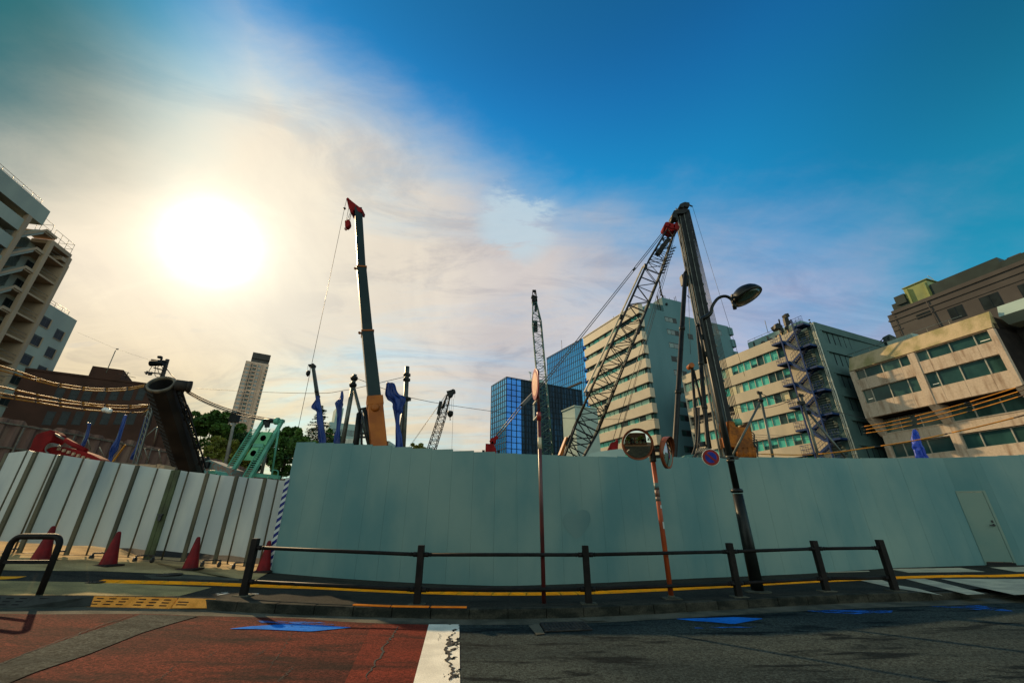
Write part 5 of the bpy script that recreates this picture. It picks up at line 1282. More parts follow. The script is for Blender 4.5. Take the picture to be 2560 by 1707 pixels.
sleeved(row(Zg,[(-1085,1440),(-560,1450),(-180,1428),(270,1366),(520,1330),(760,1292),(1050,1240),(1350,1172),(1690,1098),(2060,1005),(2330,935)],17,12.0,-1085,2330),'long single yellow cable running along the top of the hoarding to the right edge',.02,1.55)
def line(pts,r,label,m='wire',n=5): return wire('overhead_wire',pts,r,M[m],label,'wire',None,n)
line(catmull([at_y(489,971,45),at_y(640,979,38),at_y(794,983,32.5),at_y(856,976.4,31),at_y(918,964,29.5),at_y(1012,941.6,29)],4),.02,'thin wire strung from the utility pole across to the tall pole right of the tarp')
line(catmull([at_y(889,945,30),at_y(918,956,29.8),at_y(961,972,29.5),at_y(1018,992,29),at_y(1160,1018,33),at_y(1385,1044,38),at_y(1640,1049,44)],4),.02,'thin wire from the A shaped poles past the glass tower to the office block')
for i,(y0,y1) in enumerate(((490,1043),(505,1047),(520,1051),(535,1054),(548,1057))):
    a=at_y(*Zn(500+i*8,y0+8),44); b=at_y(690+(i%2)*10,y1+(3-i)*2,33)
    line(catenary(a,b,.5),.042,['first','second','third','fourth','fifth'][i]+' from the top of five slack wires between the casing motor and the green frame')
line(catmull([at_y(*Zn(300,275),45),at_y(*Zn(350,340),44),at_y(*Zn(405,398),42),at_y(*Zn(500,510),40)],4),.045,'thick short cable dropping from the utility pole crossarm')
line([at_y(193,830,50),at_y(290,872,50),at_y(390,905,46)],.008,'faint thin wire from the white building to the utility pole')
line([at_y(0,939,20),at_y(40,941,20),at_y(120,952,22)],.012,'short thin wire crossing the white building below the top cables')
line([at_y(*Zg(840,1120),15.5),at_y(*Zg(600,1075),16.5),at_y(*Zg(330,1010),18),at_y(*Zf(1170,430),17)],.01,'thin guy wire from the sunlit blue tarp to the post by the blue stairs')

# utility pole with transformer
Y=45; a=at_y(*Zn(318,178),Y); b=at_y(*Zn(228,470),Y)
t=thing('utility_pole',Vector((b.x,Y,0)),'utility pole with crossarms and a grey transformer above the leaning casing','utility pole')
mb=MB(); mb.tube(a,b+(b-a)*1.6,.2,.26,n=10); mb.build('pole',M['wood'],t)
mb=MB(); 
for p0,p1 in (((130,180),(320,200)),((55,326),(255,342)),((160,272),(270,300))): mb.bar(at_y(*Zn(*p0),Y-.3),at_y(*Zn(*p1),Y-.3),.14,.12)
mb.build('crossarm',M['wood'],t)
mb=MB(); c=at_y(*Zn(200,218),Y-.5); mb.tube(c-Vector((.75,0,.05)),c+Vector((.75,0,0)),.33,n=14); mb.box(c+Vector((.05,0,.72)),(.2,.15,.12)); mb.lathe(c+Vector((.3,0,.3)),(0,0,1),[(.1,0),(.12,.3),(.06,.4)],8); tr_=mb.build('transformer',M['dark_steel'],t)
mb=MB()
for p0,p1,p2 in (((180,240),(175,300),(170,330)),((215,240),(205,290),(240,380)),((170,330),(180,370),(240,382)),((240,240),(262,280),(262,310)),((262,200),(268,240),(290,250)),((150,240),(110,300),(100,325))): mb.path(catmull([at_y(*Zn(*p),Y-.4) for p in (p0,p1,p2)],4),.035,5)
for p in ((108,340),(130,340),(78,330)): mb.lathe(at_y(*Zn(*p),Y-.35),(0,0,1),[(.08,-.2),(.12,-.05),(.08,.2)],8)
for k in range(6): q_=a.lerp(b,.3+k*.12); mb.bar(q_-Vector((.25,0,0)),q_+Vector((.3,0,0)),.05)
mb.build('pole_wiring',M['wire'],t)
# pale street pole in front of the trees
Y=52; a=at_y(*Zo(215,760),Y); b=at_y(*Zo(110,1262),Y)
t=thing('utility_pole',Vector((b.x,Y,0)),'plain pale concrete pole standing before the trees under the high-rise','utility pole')
mb=MB(); mb.tube(a,b+(b-a)*.2,.16,.2,n=10); mb.build('pole',M['conc_pole'],t); mb=MB(); mb.box(at_y(*Zo(205,800),Y),(.5,.3,.6)); mb.build('pole_box',M['dark_steel'],t)
# poles on the right with braces
def rpole(tp,bt,bs,Y,label,w=.056):
    a=at_y(*tp,Y); b=at_y(*bt,Y); t=thing('guy_pole',Vector((b.x,Y,0)),label,'steel pole')
    mb=MB(); mb.tube(a,b+(b-a)*.5,w,n=10); mb.build('pole',M['grey_steel'],t)
    mb=MB(); c=at_y(*bs[0],Y); d_=at_y(*bs[1],Y-.6); mb.tube(c,d_+(d_-c)*.15,w*.85,n=8); mb.build('strut',M['grey_steel'],t)
    mb=MB(); mb.box(a,(.09,.06,.05)); mb.lathe(c,(0,0,1),[(.085,-.07),(.11,-.04),(.11,.04),(.085,.07)],10); mb.box(a+Vector((-.1,-.05,.02)),(.04,.04,.05)); mb.build('pole_clamp',M['dark_steel'],t); return a
ra=rpole(Zf(368,240),Zf(612,1430),(Zf(388,385),Zi(655,1338)),18,'thin grey pole propped by a long strut, right of the orange drive unit')
rb=rpole(Zf(1135,285),Zf(1455,1400),(Zf(1275,600),Zf(1950,1420)),17,'thin dark pole with a strut in front of the blue fire stairs')
mb=MB(); c=at_y(*Zf(1150,430),17); mb.box(c,(.11,.08,.06)); mb.box(c+Vector((-.13,-.05,0)),(.04,.06,.08)); tag(mb.build('pole_fitting',M['dark_steel']),'small clamp box on the thin dark pole by the blue stairs','fitting')
line(catenary(ra,rb,.25),.012,'upper thin wire between the two propped poles at right')
line(catenary(ra+Vector((.1,0,-.05)),at_y(*Zf(1130,440),17),.1),.012,'slanting thin wire between the two propped poles at right')
line(catenary(at_y(*Zf(-120,500),20),rb,.3),.012,'lower thin wire from the drilling mast to the pole by the stairs')
for i,y in enumerate((1015,1058,1100)): line(catenary(at_y(*Zf(250,y),20),at_y(*Zf(1350,y-10+i*5),20),.06),.009,('upper','middle','lowest')[i]+' of three fine wires right of the orange drive unit')
# cloth-like rooftop clutter just above the hoarding
mb=MB(); mb.prism([at_y(*Zw(*p),34) for p in ((455,1522),(500,1478),(600,1455),(900,1418),(960,1450),(960,1530))],Vector((0,1.5,0))); tag(mb.build('site_cabin_roof',M['greybox']),'low pale rounded roof just above the hoarding under the red hook block','cabin roof')
mb=MB(); mb.prism([at_y(*Zu(*p),36) for p in ((1760,995),(1790,955),(1960,935),(2010,945),(1960,1000),(1960,1040),(1700,1040))],Vector((0,1,0))); tag(mb.build('covered_bundle',M['teal_steel']),'teal sheeted bundle peeping over the hoarding left of the no parking sign','bundle')
# ================================================================== BUILDINGS
def solid(F,G,s0,s1,o0,o1,z0,z1): pass
def bldg(name,P,label,cat='building'): return thing(name,Vector((P[0],P[1],0)),label,cat)
rngb=random.Random(21)
# ---- big office slab with banded facade
Z=46.; P=at_z(1591,759,Z); A=at_z(1458.5,843.5,Z); B=at_z(1819,812.6,Z)
FL=Fac(P,A-P); LL=(A-P).length; FR=Fac(P,B-P); LR=(B-P).length
t=bldg('office_building',P,'tall cream banded office block with a plain shade-tinted teal side wall and rooftop hut')
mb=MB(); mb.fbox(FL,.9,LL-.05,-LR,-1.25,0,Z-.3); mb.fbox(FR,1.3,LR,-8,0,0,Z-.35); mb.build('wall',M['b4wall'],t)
pitch=3.16; zt=43.6; wh=1.22; k=0; z=zt
mb=MB(); mb.fbox(FL,-.35,LL+.2,-1.3,0,zt,Z); mb.fbox(FL,-.35,LL+.2,-.2,.12,Z-.16,Z+.06); mb.build('parapet',M['b4'],t)
while z>1.5:
    zb=z-wh; z2=z-pitch
    mb=MB(); mb.fbox(FL,.6,LL,-.55,-.5,zb,z,0); s=.6; i=0
    while s<LL-.3:
        w=rngb.choice((.5,.5,1.1,1.6,1.6,2.2)); e=min(s+w,LL-.1); r=rngb.random()
        q=[FL.pt(s+.03,-.42,zb+.06),FL.pt(e-.03,-.42,zb+.06),FL.pt(e-.03,-.42,z-.14),FL.pt(s+.03,-.42,z-.14)]
        mb.quad(*q,mi=1 if r<.62 else (2 if r<.8 else 3)); mb.fbox(FL,e-.03,e+.03,-.5,-.36,zb,z-.1,4); s=e
    mb.fbox(FL,.1,.6,-1.2,-.6,zb,z,3)
    mb.fbox(FL,-.2,LL,-.6,.05,z-.12,z-.002,0)
    mb.build('window_band',[M['reveal'],M['curt2'],M['curt'],M['dglass'],M['dmull']],t)
    mb=MB(); mb.fbox(FL,-.35,LL+.05,-1.25,0,z2+.001,zb); mb.build('spandrel',M['b4'],t)
    z=z2
for (x,y,w,h) in ((732,717,3.4,1.25),(745,787,3.4,1.25),(750,860,2.7,1.25),(765,937,2.9,1.25),(787,1015,3.6,1.3),(842,810,1.5,1.3),(1002,787,1.6,1.4),(800,1110,2.2,1.25),(805,1190,2.2,1.25),(810,1265,2.4,1.25),(820,1350,2.4,1.25),(835,1440,2.4,1.25),(868,1010,1.4,1.3),(880,1105,1.4,1.3)):
    s,zc=FR.px(Zd(x,y)); mb=MB(); mb.fbox(FR,s-w/2,s+w/2,-.02,.03,zc-h/2,zc+h/2,0); n=max(1,int(w/1.1))
    for i in range(n): mb.quad(FR.pt(s-w/2+w*i/n+.06,.034,zc-h/2+.06),FR.pt(s-w/2+w*(i+1)/n-.06,.034,zc-h/2+.06),FR.pt(s-w/2+w*(i+1)/n-.06,.034,zc+h/2-.18),FR.pt(s-w/2+w*i/n+.06,.034,zc+h/2-.18),1 if rngb.random()<.6 else 2)
    mb.build('window',[M['reveal'],M['bglass'],M['dglass2']],t)
z=45.2
while z>6:
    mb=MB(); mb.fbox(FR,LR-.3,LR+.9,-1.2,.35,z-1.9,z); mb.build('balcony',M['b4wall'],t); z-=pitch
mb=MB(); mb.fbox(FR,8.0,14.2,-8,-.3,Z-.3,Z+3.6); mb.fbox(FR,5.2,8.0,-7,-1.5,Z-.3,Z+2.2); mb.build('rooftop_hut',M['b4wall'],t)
mb=MB(); 
for s,h in ((9.6,2.6),(10.3,1.6),(11.6,1.2),(13.2,1.8),(13.7,2.2)): mb.tube(FR.pt(s,-1.5,Z+3.5),FR.pt(s,-1.5,Z+3.6+h),.06,n=5)
mb.lathe(FR.pt(9.6,-1.5,Z+4.4),(0,0,1),[(.2,0),(.25,.5),(.1,.8)],8); mb.lathe(FR.pt(9.0,-.2,Z+1.9),FR.n,[(.3,0),(.3,.2),(.1,.25)],14)
mb.bar(FR.pt(7.4,-.6,Z),FR.pt(7.0,-.6,Z+4.2),.14); mb.bar(FR.pt(6.6,-.6,Z),FR.pt(7.0,-.6,Z+4.2),.14)
mb.tube(FL.pt(2,-1,Z),FL.pt(2,-1,Z+1.2),.04,n=4); mb.tube(FL.pt(9,-1,Z),FL.pt(9,-1,Z+1.3),.05,n=4); mb.build('antenna',M['dark_steel'],t)

# ---- annexe with blue stairs
Z=27.35; P=at_z(2036,805,Z); A=at_z(1704,940.6,Z); B=at_z(2200,852,Z)
FL=Fac(P,A-P); LL=(A-P).length; FR=Fac(P,B-P); LR=(B-P).length+6
t=bldg('office_annexe',P,'low wide cream annexe with green curtained window strips behind the blue fire stairs')
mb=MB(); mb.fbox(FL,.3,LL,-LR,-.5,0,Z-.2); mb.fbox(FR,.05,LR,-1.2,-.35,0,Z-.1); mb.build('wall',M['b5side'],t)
rows=[(24.05,25.70),(20.86,22.44),(17.69,19.22),(14.55,16.1),(11.4,12.95),(8.3,9.85),(5.2,6.75)]
zp=Z; S0=5.2
for i,(z0,z1) in enumerate(rows):
    mb=MB(); mb.fbox(FL,S0-2.2 if i>=0 else 0,LL,-.55,0,z1,zp)
    for s in (LL-9.5,):mb.fbox(FL,s,s+.05,-.02,.012,z1+.02,zp-.02)
    mb.build('spandrel',M['b5'],t); zp=z0
    mb=MB(); mb.fbox(FL,S0,LL-.25,-.5,-.42,z0,z1,0); mb.fbox(FL,LL-.25,LL,-.5,0,z0,z1,5)
    s=S0; j=0
    while s<LL-.4:
        e=min(s+1.17,LL-.3); r=rngb.random(); bal=(i==2 and s>15)
        if not bal and abs((s+e)/2-14.9)<.55: 
            mb.fbox(FL,s,e,-.4,-.1,z0,z1,3)
        elif not bal:
            m_=1 if r<.74 else (4 if r<.9 else 3)
            if i in (0,) and s>15: m_=2 if r<.6 else 1
            mb.quad(FL.pt(s+.03,-.3,z0+.04),FL.pt(e-.03,-.3,z0+.04),FL.pt(e-.03,-.3,z1-.1),FL.pt(s+.03,-.3,z1-.1),mi=m_)
            if rngb.random()<.14: mb.quad(FL.pt(s+.1,-.295,z0+.04),FL.pt(e-.08,-.295,z0+.04),FL.pt(e-.08,-.295,z0+.6),FL.pt(s+.1,-.295,z0+.6),mi=4)
            mb.fbox(FL,e-.035,e+.035,-.42,-.16,z0,z1-.05,5)
        else:
            mb.fbox(FL,e-.02,e+.02,-.2,-.16,z0,z0+.55,5)
        s=e
    if i==2: mb.fbox(FL,15.5,LL-.3,-.2,-.14,z0+.5,z0+.56,5)
    mb.fbox(FL,S0-.1,LL-.25,-.45,.02,z1-.1,z1-.004,0)
    mb.build('window_strip',[M['reveal'],M['curt'],M['curt2'],M['blind'],M['dglass'],M['mullion']],t)
mb=MB(); mb.fbox(FL,S0-2.2,LL,-.55,0,0,zp); mb.build('spandrel',M['b5'],t)
mb=MB(); 
mb.fbox(FL,S0-2.2,S0,-.6,-.02,0,rows[0][1]); mb.build('pier',M['b5'],t)
mb=MB(); mb.fbox(FL,.55,S0-2.2,-.56,-.5,0,Z-.4); z=1.0
while z<Z-.6: mb.fbox(FL,.6,S0-2.25,-.5,-.44,z,z+.16); z+=.34
mb.build('ribbed_siding',M['siding'],t)
for i,(z0,z1) in enumerate(rows):
    mb=MB(); mb.fbox(FL,.75,1.75,-.52,-.38,z0-1.1,z0+1.0,0); mb.build('stair_door',M['b5side'],t)
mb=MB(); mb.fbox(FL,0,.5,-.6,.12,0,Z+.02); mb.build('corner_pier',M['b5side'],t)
mb=MB()
for s,o,r in ((.1,.26,.09),(.34,.24,.07),(.52,.2,.05)): mb.tube(FL.pt(s,o,0),FL.pt(s,o,Z-.1),r,n=8)
z=3
while z<Z: mb.fbox(FL,.02,.6,.12,.36,z,z+.08); z+=3.1
mb.split_build('drainpipe',M['pipe'],t)
# side wall bands
bands=[(24.4,26.3),(21.2,23.1),(18.0,19.9),(14.8,16.7),(11.6,13.5),(8.4,10.3),(5.2,7.1)]
zp=Z
for z0,z1 in bands:
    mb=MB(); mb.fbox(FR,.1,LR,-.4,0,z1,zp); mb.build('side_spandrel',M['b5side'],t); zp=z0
    mb=MB(); mb.quad(FR.pt(.2,-.33,z0),FR.pt(LR,-.33,z0),FR.pt(LR,-.33,z1),FR.pt(.2,-.33,z1),0); s=1.3
    mb.fbox(FR,.1,1.2,-.4,-.05,z0,z1,3)
    while s<LR:
        mb.fbox(FR,s,s+.06,-.3,-.18,z0,z1,2)
        if rngb.random()<.45 and z0>20: mb.quad(FR.pt(s+.15,-.3,z0+.1),FR.pt(s+.95,-.3,z0+.1),FR.pt(s+.95,-.3,z1-.3),FR.pt(s+.15,-.3,z1-.3),1)
        s+=1.25
    mb.build('side_window_strip',[M['bglass'],M['dglass2'],M['dmull'],M['b5side']],t)
mb=MB()
for s,z_ in ((5.6,18.8),(7.5,15.9),(9,15.2)): mb.bar(FR.pt(s,-.28,z_),FR.pt(s+.9,-.28,z_+.15),.06)
mb.build('ceiling_light',M['lit'],t)
# rooftop box with raised lettering
q0=Vector((42.44,67.86,0)); q1=Vector((44.92,62.09,0)); FP=Fac(q0,q1-q0); LP=(q1-q0).length+3.5
mb=MB(); mb.fbox(FP,0,LP,-8,0,Z-.4,31.1); pent=mb.build('rooftop_box',M['b5pent'],t)
mb=MB()
for s in [i*1.4 for i in range(int(LP/1.4)+1)]: mb.tube(FP.pt(s,-.2,31),FP.pt(s,-.2,31.55),.03,n=4)
mb.tube(FP.pt(0,-.2,31.55),FP.pt(LP,-.2,31.55),.035,n=4); mb.tube(FP.pt(0,-.2,31.55),FP.pt(0,-6,31.55),.035,n=4); mb.build('roof_rail',M['rail'],pent)
cu=bpy.data.curves.new('lettering','FONT'); cu.body='Lehm m i'; cu.size=2.35; cu.extrude=.05; cu.space_character=1.18
fo=bpy.data.objects.new('tmp',cu); scene.collection.objects.link(fo); dg=bpy.context.evaluated_depsgraph_get(); me=bpy.data.meshes.new_from_object(fo.evaluated_get(dg)); bpy.data.objects.remove(fo)
lo=bpy.data.objects.new('lettering',me); scene.collection.objects.link(lo); me.materials.clear(); me.materials.append(M['letter'])
ux=FP.d; base=FP.pt(.9,.06,29.2); o_=rootpos(t)
from mathutils import Matrix
mw=Matrix(((ux.x,0,FP.n.x,base.x-o_.x),(ux.y,0,FP.n.y,base.y-o_.y),(0,1,0,base.z-o_.z),(0,0,0,1)))
for v in me.vertices: v.co=mw@v.co
lo.parent=pent; ORI[lo.name]=o_
# rooftop plant and aerials
mb=MB(); a=FL.px(Ze(760,460)); 
Ya=60
def ya(x,y): return at_y(*Ze(x,y),Ya)
mb.tube(ya(860,700),ya(760,300),.11,n=6); mb.bar(ya(830,560),ya(775,420),.5,.4); mb.prism([ya(*p) for p in ((680,405),(730,370),(790,385),(810,470),(740,485),(705,450))],Vector((0,1.2,0))); mb.bar(ya(720,410),ya(730,490),.8,.5)
mb.build('roof_aerial',M['dark_steel'],t)
mb=MB(); mb.tube(ya(985,660),ya(890,240),.1,n=6); mb.bar(ya(912,270),ya(880,210),.9,.6); mb.bar(ya(925,410),ya(890,285),.7,.5); mb.bar(ya(985,378),ya(960,330),.55,.4); mb.bar(ya(940,370),ya(985,360),.1); mb.bar(ya(920,500),ya(910,400),.4,.4); mb.build('roof_aerial',M['dark_steel'],t)
mb=MB(); mb.tube(at_y(*Ze(552,570),66),at_y(*Ze(487,325),66),.05,n=5); mb.build('roof_aerial',M['rail'],t)
for (x0,y0,x1,y1) in ((840,520,920,590),(970,470,1060,560),(1040,460,1110,520)):
    mb=MB(); mb.prism([ya(x0,y1),ya(x0,y0+15),ya(x0+15,y0),ya(x1-12,y0-18),ya(x1,y0),ya(x1,y1-25)],Vector((0,1.5,0))); mb.build('roof_tank',M['b6par'],t)

# ---- blue fire stairs
FS=FL
st=thing('fire_stairs',FS.pt(3,1,0),'blue steel fire stairs zigzagging up the front of the annexe','fire stairs')
W0,W1,WM=.1,1.7,.9
def railing(mb,s0,z0,s1,z1,o,step=.34):
    for h in (.5,1.05): mb.tube(FS.pt(s0,o,z0+h),FS.pt(s1,o,z1+h),.03,n=5)
    n=max(2,int(abs(s1-s0)/step))
    for k in range(n+1): f=k/n; mb.tube(FS.pt(s0+(s1-s0)*f,o,z0+(z1-z0)*f),FS.pt(s0+(s1-s0)*f,o,z0+(z1-z0)*f+1.05),.02,n=4)
def landing(s0,s1,z,ends):
    mb=MB(); mb.fbox(FS,s0,s1,W0,W1,z-.06,z); mb.fbox(FS,s0,s1,W1-.05,W1+.02,z-.26,z-.06); mb.fbox(FS,s0,s1,W0,W0+.05,z-.26,z-.06); mb.fbox(FS,s1-.06,s1,W0+.05,W1-.05,z-.26,z-.06); mb.fbox(FS,s0,s0+.06,W0+.05,W1-.05,z-.26,z-.06)
    ld=mb.build('landing',M['stairblue'],st)
    mb=MB()
    if ends: 
        railing(mb,s0+.3,z,s1,z,W1)
        for h in (.5,1.05): mb.tube(FS.pt(s1,W0,z+h),FS.pt(s1,W1,z+h),.03,n=5)
        for k in range(5): mb.tube(FS.pt(s1,W0+(W1-W0)*k/4,z),FS.pt(s1,W0+(W1-W0)*k/4,z+1.05),.02,n=4)
    else: railing(mb,s0,z,s1,z,W1)
    mb.build('railing',M['stairblue'],st)
def flight(sa,za,sb,zb,o0,o1,rail):
    mb=MB()
    for o in (o0+.03,o1-.03): mb.bar(FS.pt(sa,o,za-.12),FS.pt(sb,o,zb-.12),.06,.28)
    if rail: railing(mb,sa,za,sb,zb,o1-.03)
    fl=mb.build('flight',M['stairblue'],st); mb=MB(); n=9
    for k in range(n):
        f=(k+.5)/n; mb.fbox(FS,sa+(sb-sa)*f-.14,sa+(sb-sa)*f+.14,o0+.06,o1-.06,za+(zb-za)*f-.03,za+(zb-za)*f+.02)
    mb.build('treads',M['tread'],fl)
for k in range(8):
    zr=27.2-3.2*k; zl=25.86-3.2*k
    landing(.5,(1.85 if k==0 else 2.45),zr,False)
    flight(4.05,zl,1.85,zr,W0,WM-.04,True)
    if k<7:
        landing(4.0,5.72,zl,True); flight(2.45,zr-3.2,4.05,zl,WM,W1,False)
for s_,zt_ in ((4.05,26.9),(1.95,28.3)):
    mb=MB(); mb.fbox(FS,s_-.08,s_+.08,W1+.03,W1+.18,0,zt_); mb.build('column',M['stairblue'],st)

# ---- stained concrete office at right
Z=21.7; P=at_z(2123,929,Z-2); A=at_z(2481,818,Z-2); F6=Fac(P,A-P); L6=(A-P).length
t=bldg('concrete_office',P,'rust stained concrete office with a mossy sloped parapet and an overhanging upper storey')
dep=13
ztop,zpb,zob=21.7,19.72,13.45
mb=MB()   # core
mb.fbox(F6,.15,L6-.15,-dep,-.45,zob,zpb); mb.fbox(F6,.6,L6-.6,-dep,-2.2,0,zob-.01); mb.build('core',M['b6dark'],t)
mb=MB(); pr=[(0,zpb),(-.95,ztop),(-1.25,ztop),(-1.25,zpb)]
mb.prism([F6.pt(0,o,z) for o,z in pr],F6.d*L6); mb.build('parapet',M['b6par'],t)
mb=MB(); mb.fbox(F6,0,L6,-dep,-1.0,zpb,ztop-.6); mb.build('roof_slab',M['b6dark'],t)
mb=MB(); mb.tube(F6.pt(-.5,-1.6,ztop+.75),F6.pt(L6-2.3,-1.6,ztop+.75),.035,n=5)
s=.2
while s<L6-2: mb.tube(F6.pt(s,-1.6,ztop),F6.pt(s,-1.6,ztop+.75),.025,n=4); s+=2.1
mb.build('roof_rail',M['rail'],t)
rw=[(18.38,19.6),(15.2,16.95)]
bays=[(.56,[.56,1.6,3.57,5.52,6.58]),(7.28,[7.28,8.35,10.35,12.46,13.72])]
for a_,b_,c_ in ((0,.56,0),(6.58,7.28,.03),(13.72,L6,0)): mb=MB(); mb.fbox(F6,a_,b_,-.5,c_,zob,zpb-.1); mb.build('pier',M['b6'],t)
zs=[zpb-.1]+[v for r in [(b,a) for a,b in rw] for v in r]+[zob]
for k in range(0,len(zs),2):
    z1,z0=zs[k],zs[k+1]
    for s0,ss in bays:
        if z1-z0>.3:
            for a,b in zip(ss,ss[1:]):
                mb=MB(); mb.fbox(F6,a+.012,b-.012,-.5,-.03,z0+.008,z1-.0); 
                if z1-z0>1: mb.fbox(F6,a+.012,b-.012,-.04,-.022,z0+(z1-z0)*.5,z0+(z1-z0)*.5+.02)
                mb.build('spandrel_panel',M['b6'],t)
        else:
            mb=MB(); mb.fbox(F6,ss[0],ss[-1],-.5,-.03,z0,z1); mb.build('lintel',M['b6'],t)
def wins(ss,z0,z1,o,kinds=None):
    for a,b in zip(ss,ss[1:]):
        mb=MB(); mb.quad(F6.pt(a+.05,o,z0+.05),F6.pt(b-.05,o,z0+.05),F6.pt(b-.05,o,z1-.05),F6.pt(a+.05,o,z1-.05),0 if rngb.random()<.6 else 1)
        if rngb.random()<.25: 
            y0=z0+.3+rngb.random()*.5; mb.fbox(F6,a+.3,b-.2,o+.002,o+.012,y0,y0+.05,3)
        for e0,e1 in ((a,a+.05),(b-.05,b)): mb.fbox(F6,e0,e1,o-.03,o+.09,z0,z1,2)
        mb.fbox(F6,a+.05,b-.05,o-.03,o+.09,z0,z0+.05,2); mb.fbox(F6,a+.05,b-.05,o-.03,o+.09,z1-.05,z1,2)
        mb.build('window',[M['dglass'],M['dglass2'],M['mullion'],M['lit']],t)
for z0,z1 in rw:
    for s0,ss in bays: wins(ss,z0,z1,-.34)
mb=MB(); mb.fbox(F6,.56,6.58,-.5,-.44,15.2,19.6); mb.fbox(F6,7.28,13.72,-.5,-.44,15.2,19.6); mb.build('window_backing',M['b6dark'],t)
# sloping fins below the overhang
for s0,s1 in ((0,.6),(6.55,7.3),(13.6,L6)):
    mb=MB(); mb.prism([F6.pt(s0,o,z) for o,z in ((0,zob),(-2.3,zob),(-2.3,11.0),(-1.62,11.3))],F6.d*(s1-s0)); mb.build('fin',M['b6'],t)
# recessed storey
for s0,ss in ((.6,[.6,2.4,4.5,6.5]),(7.3,[7.3,9.3,11.5,13.6])): wins(ss,11.6,13.2,-2.05)
mb=MB(); mb.fbox(F6,.2,L6-.2,-2.2,-1.6,10.2,11.45); mb.fbox(F6,.15,L6-.15,-1.9,-1.54,11.45,11.53); mb.build('sill_wall',M['b6'],t)
wins([.62,1.9,4.3,6.55],8.6,10.15,-1.95); wins([7.4,8.9,11.3,13.8],8.6,10.15,-1.95)
for a_,b_ in ((0,.6),(6.57,7.38),(13.8,L6)): mb=MB(); mb.fbox(F6,a_,b_,-2.2,-1.6,0,10.2); mb.build('pier',M['b6'],t)
mb=MB(); mb.fbox(F6,.62,6.55,-2.2,-1.62,0,8.58); mb.fbox(F6,7.4,13.8,-2.2,-1.62,0,8.58); mb.build('base_wall',M['b6'],t)
# right flank of the overhang and stair tower behind it
mb=MB(); mb.fbox(F6,L6-.14,L6,-dep,-.5,zob,zpb+.6); mb.build('side_wall',M['b6dark'],t)
mb=MB(); mb.prism([F6.pt(L6+.4,-1.2-o,z) for o,z in ((.0,20.9),(.7,22.2),(6,22.2),(6,20.2),(1.2,20.2))],F6.d*7); mb.build('side_beam',M['greybox'],t)
mb=MB(); mb.fbox(F6,L6+.01,L6+8,-dep,-4.5,0,20.2); mb.build('side_block',M['b6dark'],t)
mb=MB(); a=F6.px(Zh(700,1310)); mb.fbox(F6,4.1,6.9,-3.4,-2.2,21.2,22.6); mb.build('roof_unit',M['greybox'],t)
# lattice bracket on the roof edge at left
mb=MB()
for a,b in (((290,1450),(410,1360)),((310,1480),(410,1370)),((330,1470),(400,1420)),((410,1355),(440,1470)),((360,1410),(420,1470)),((300,1460),(330,1400))): mb.tube(at_y(*Zh(*a),53),at_y(*Zh(*b),53),.05,n=5)
mb.prism([at_y(*Zh(*p),53) for p in ((405,1355),(425,1352),(525,1395),(520,1460),(440,1475))],Vector((0,1,0))); o=mb.build('roof_hoist',M['b7screen'],t)

# ---- dark taupe building behind
P=at_y(2220.6,795,75); Zr_=P.z; A=at_z(2560,665,Zr_); F7=Fac(P,A-P); L7=27
t=bldg('taupe_building',P,'dark taupe building with stepped cornice and rooftop plant screens, behind the concrete office')
mb=MB(); mb.fbox(F7,0,L7,-18,0,0,Zr_-.9); mb.build('wall',M['b7'],t)
mb=MB(); mb.fbox(F7,-.15,L7,-18,.15,Zr_-.9,Zr_-.62); mb.fbox(F7,0,L7,-18,0,Zr_-.62,Zr_+.3); mb.fbox(F7,.9,L7,-18,.2,Zr_+.3,Zr_+1.0); mb.fbox(F7,-.05,.9,-.6,.05,Zr_+.3,Zr_+.45)
mb.build('cornice',M['b7'],t)
mb=MB(); mb.fbox(F7,0,L7,0,.1,Zr_-2.1,Zr_-1.95); mb.fbox(F7,0,1.6,0,.1,Zr_-3.1,Zr_-2.95); mb.build('string_course',M['b7'],t)
for (x0,y0,x1,y1) in ((4.27,37.4,6.5,38.35),(8.75,35.0,10.85,37.35),(13.15,34.9,15.6,37.3),(17.9,34.6,20,37.1)):
    mb=MB(); mb.fbox(F7,x0,x1,-.02,.04,y0,y1,0); mb.quad(F7.pt(x0+.1,.045,y0+.1),F7.pt(x1-.1,.045,y0+.1),F7.pt(x1-.1,.045,y1-.1),F7.pt(x0+.1,.045,y1-.1),1); mb.fbox(F7,(x0+x1)/2-.04,(x0+x1)/2+.04,.045,.08,y0,y1,0)
    mb.build('window',[M['dmull'],M['bglass'] ],t)
mb=MB(); mb.tube(F7.pt(6.9,.15,Zr_-6),F7.pt(6.6,.15,Zr_+.6),.07,n=6); mb.tube(F7.pt(1.0,.12,Zr_-4.5),F7.pt(1.0,.12,Zr_),.05,n=6); mb.split_build('drainpipe',M['b7'],t)
b0=Zr_+1.0
mb=MB(); mb.fbox(F7,2.0,3.75,-5,-.3,b0+.9,43.6); mb.fbox(F7,1.1,3.9,-5,-.6,b0,b0+1.6); mb.build('plant_screen',M['b7screen'],t)
mb=MB(); mb.fbox(F7,3.8,7.6,-6,-.7,b0,44.65); mb.fbox(F7,3.7,7.9,-6.2,-.5,44.65,44.8); mb.fbox(F7,4.2,4.5,-.7,-.35,b0,44.3); mb.fbox(F7,7.1,7.4,-.7,-.2,b0,44.1); mb.build('plant_box',M['b7yellow'],t)
mb=MB(); mb.fbox(F7,7.75,17.4,-7,-.5,41.0,43.25); mb.build('plant_screen',M['b7screen'],t)
mb=MB(); mb.fbox(F7,9.5,17.0,-2.5,-1.0,b0-.05,41.0); mb.build('duct',M['greybox'],t)
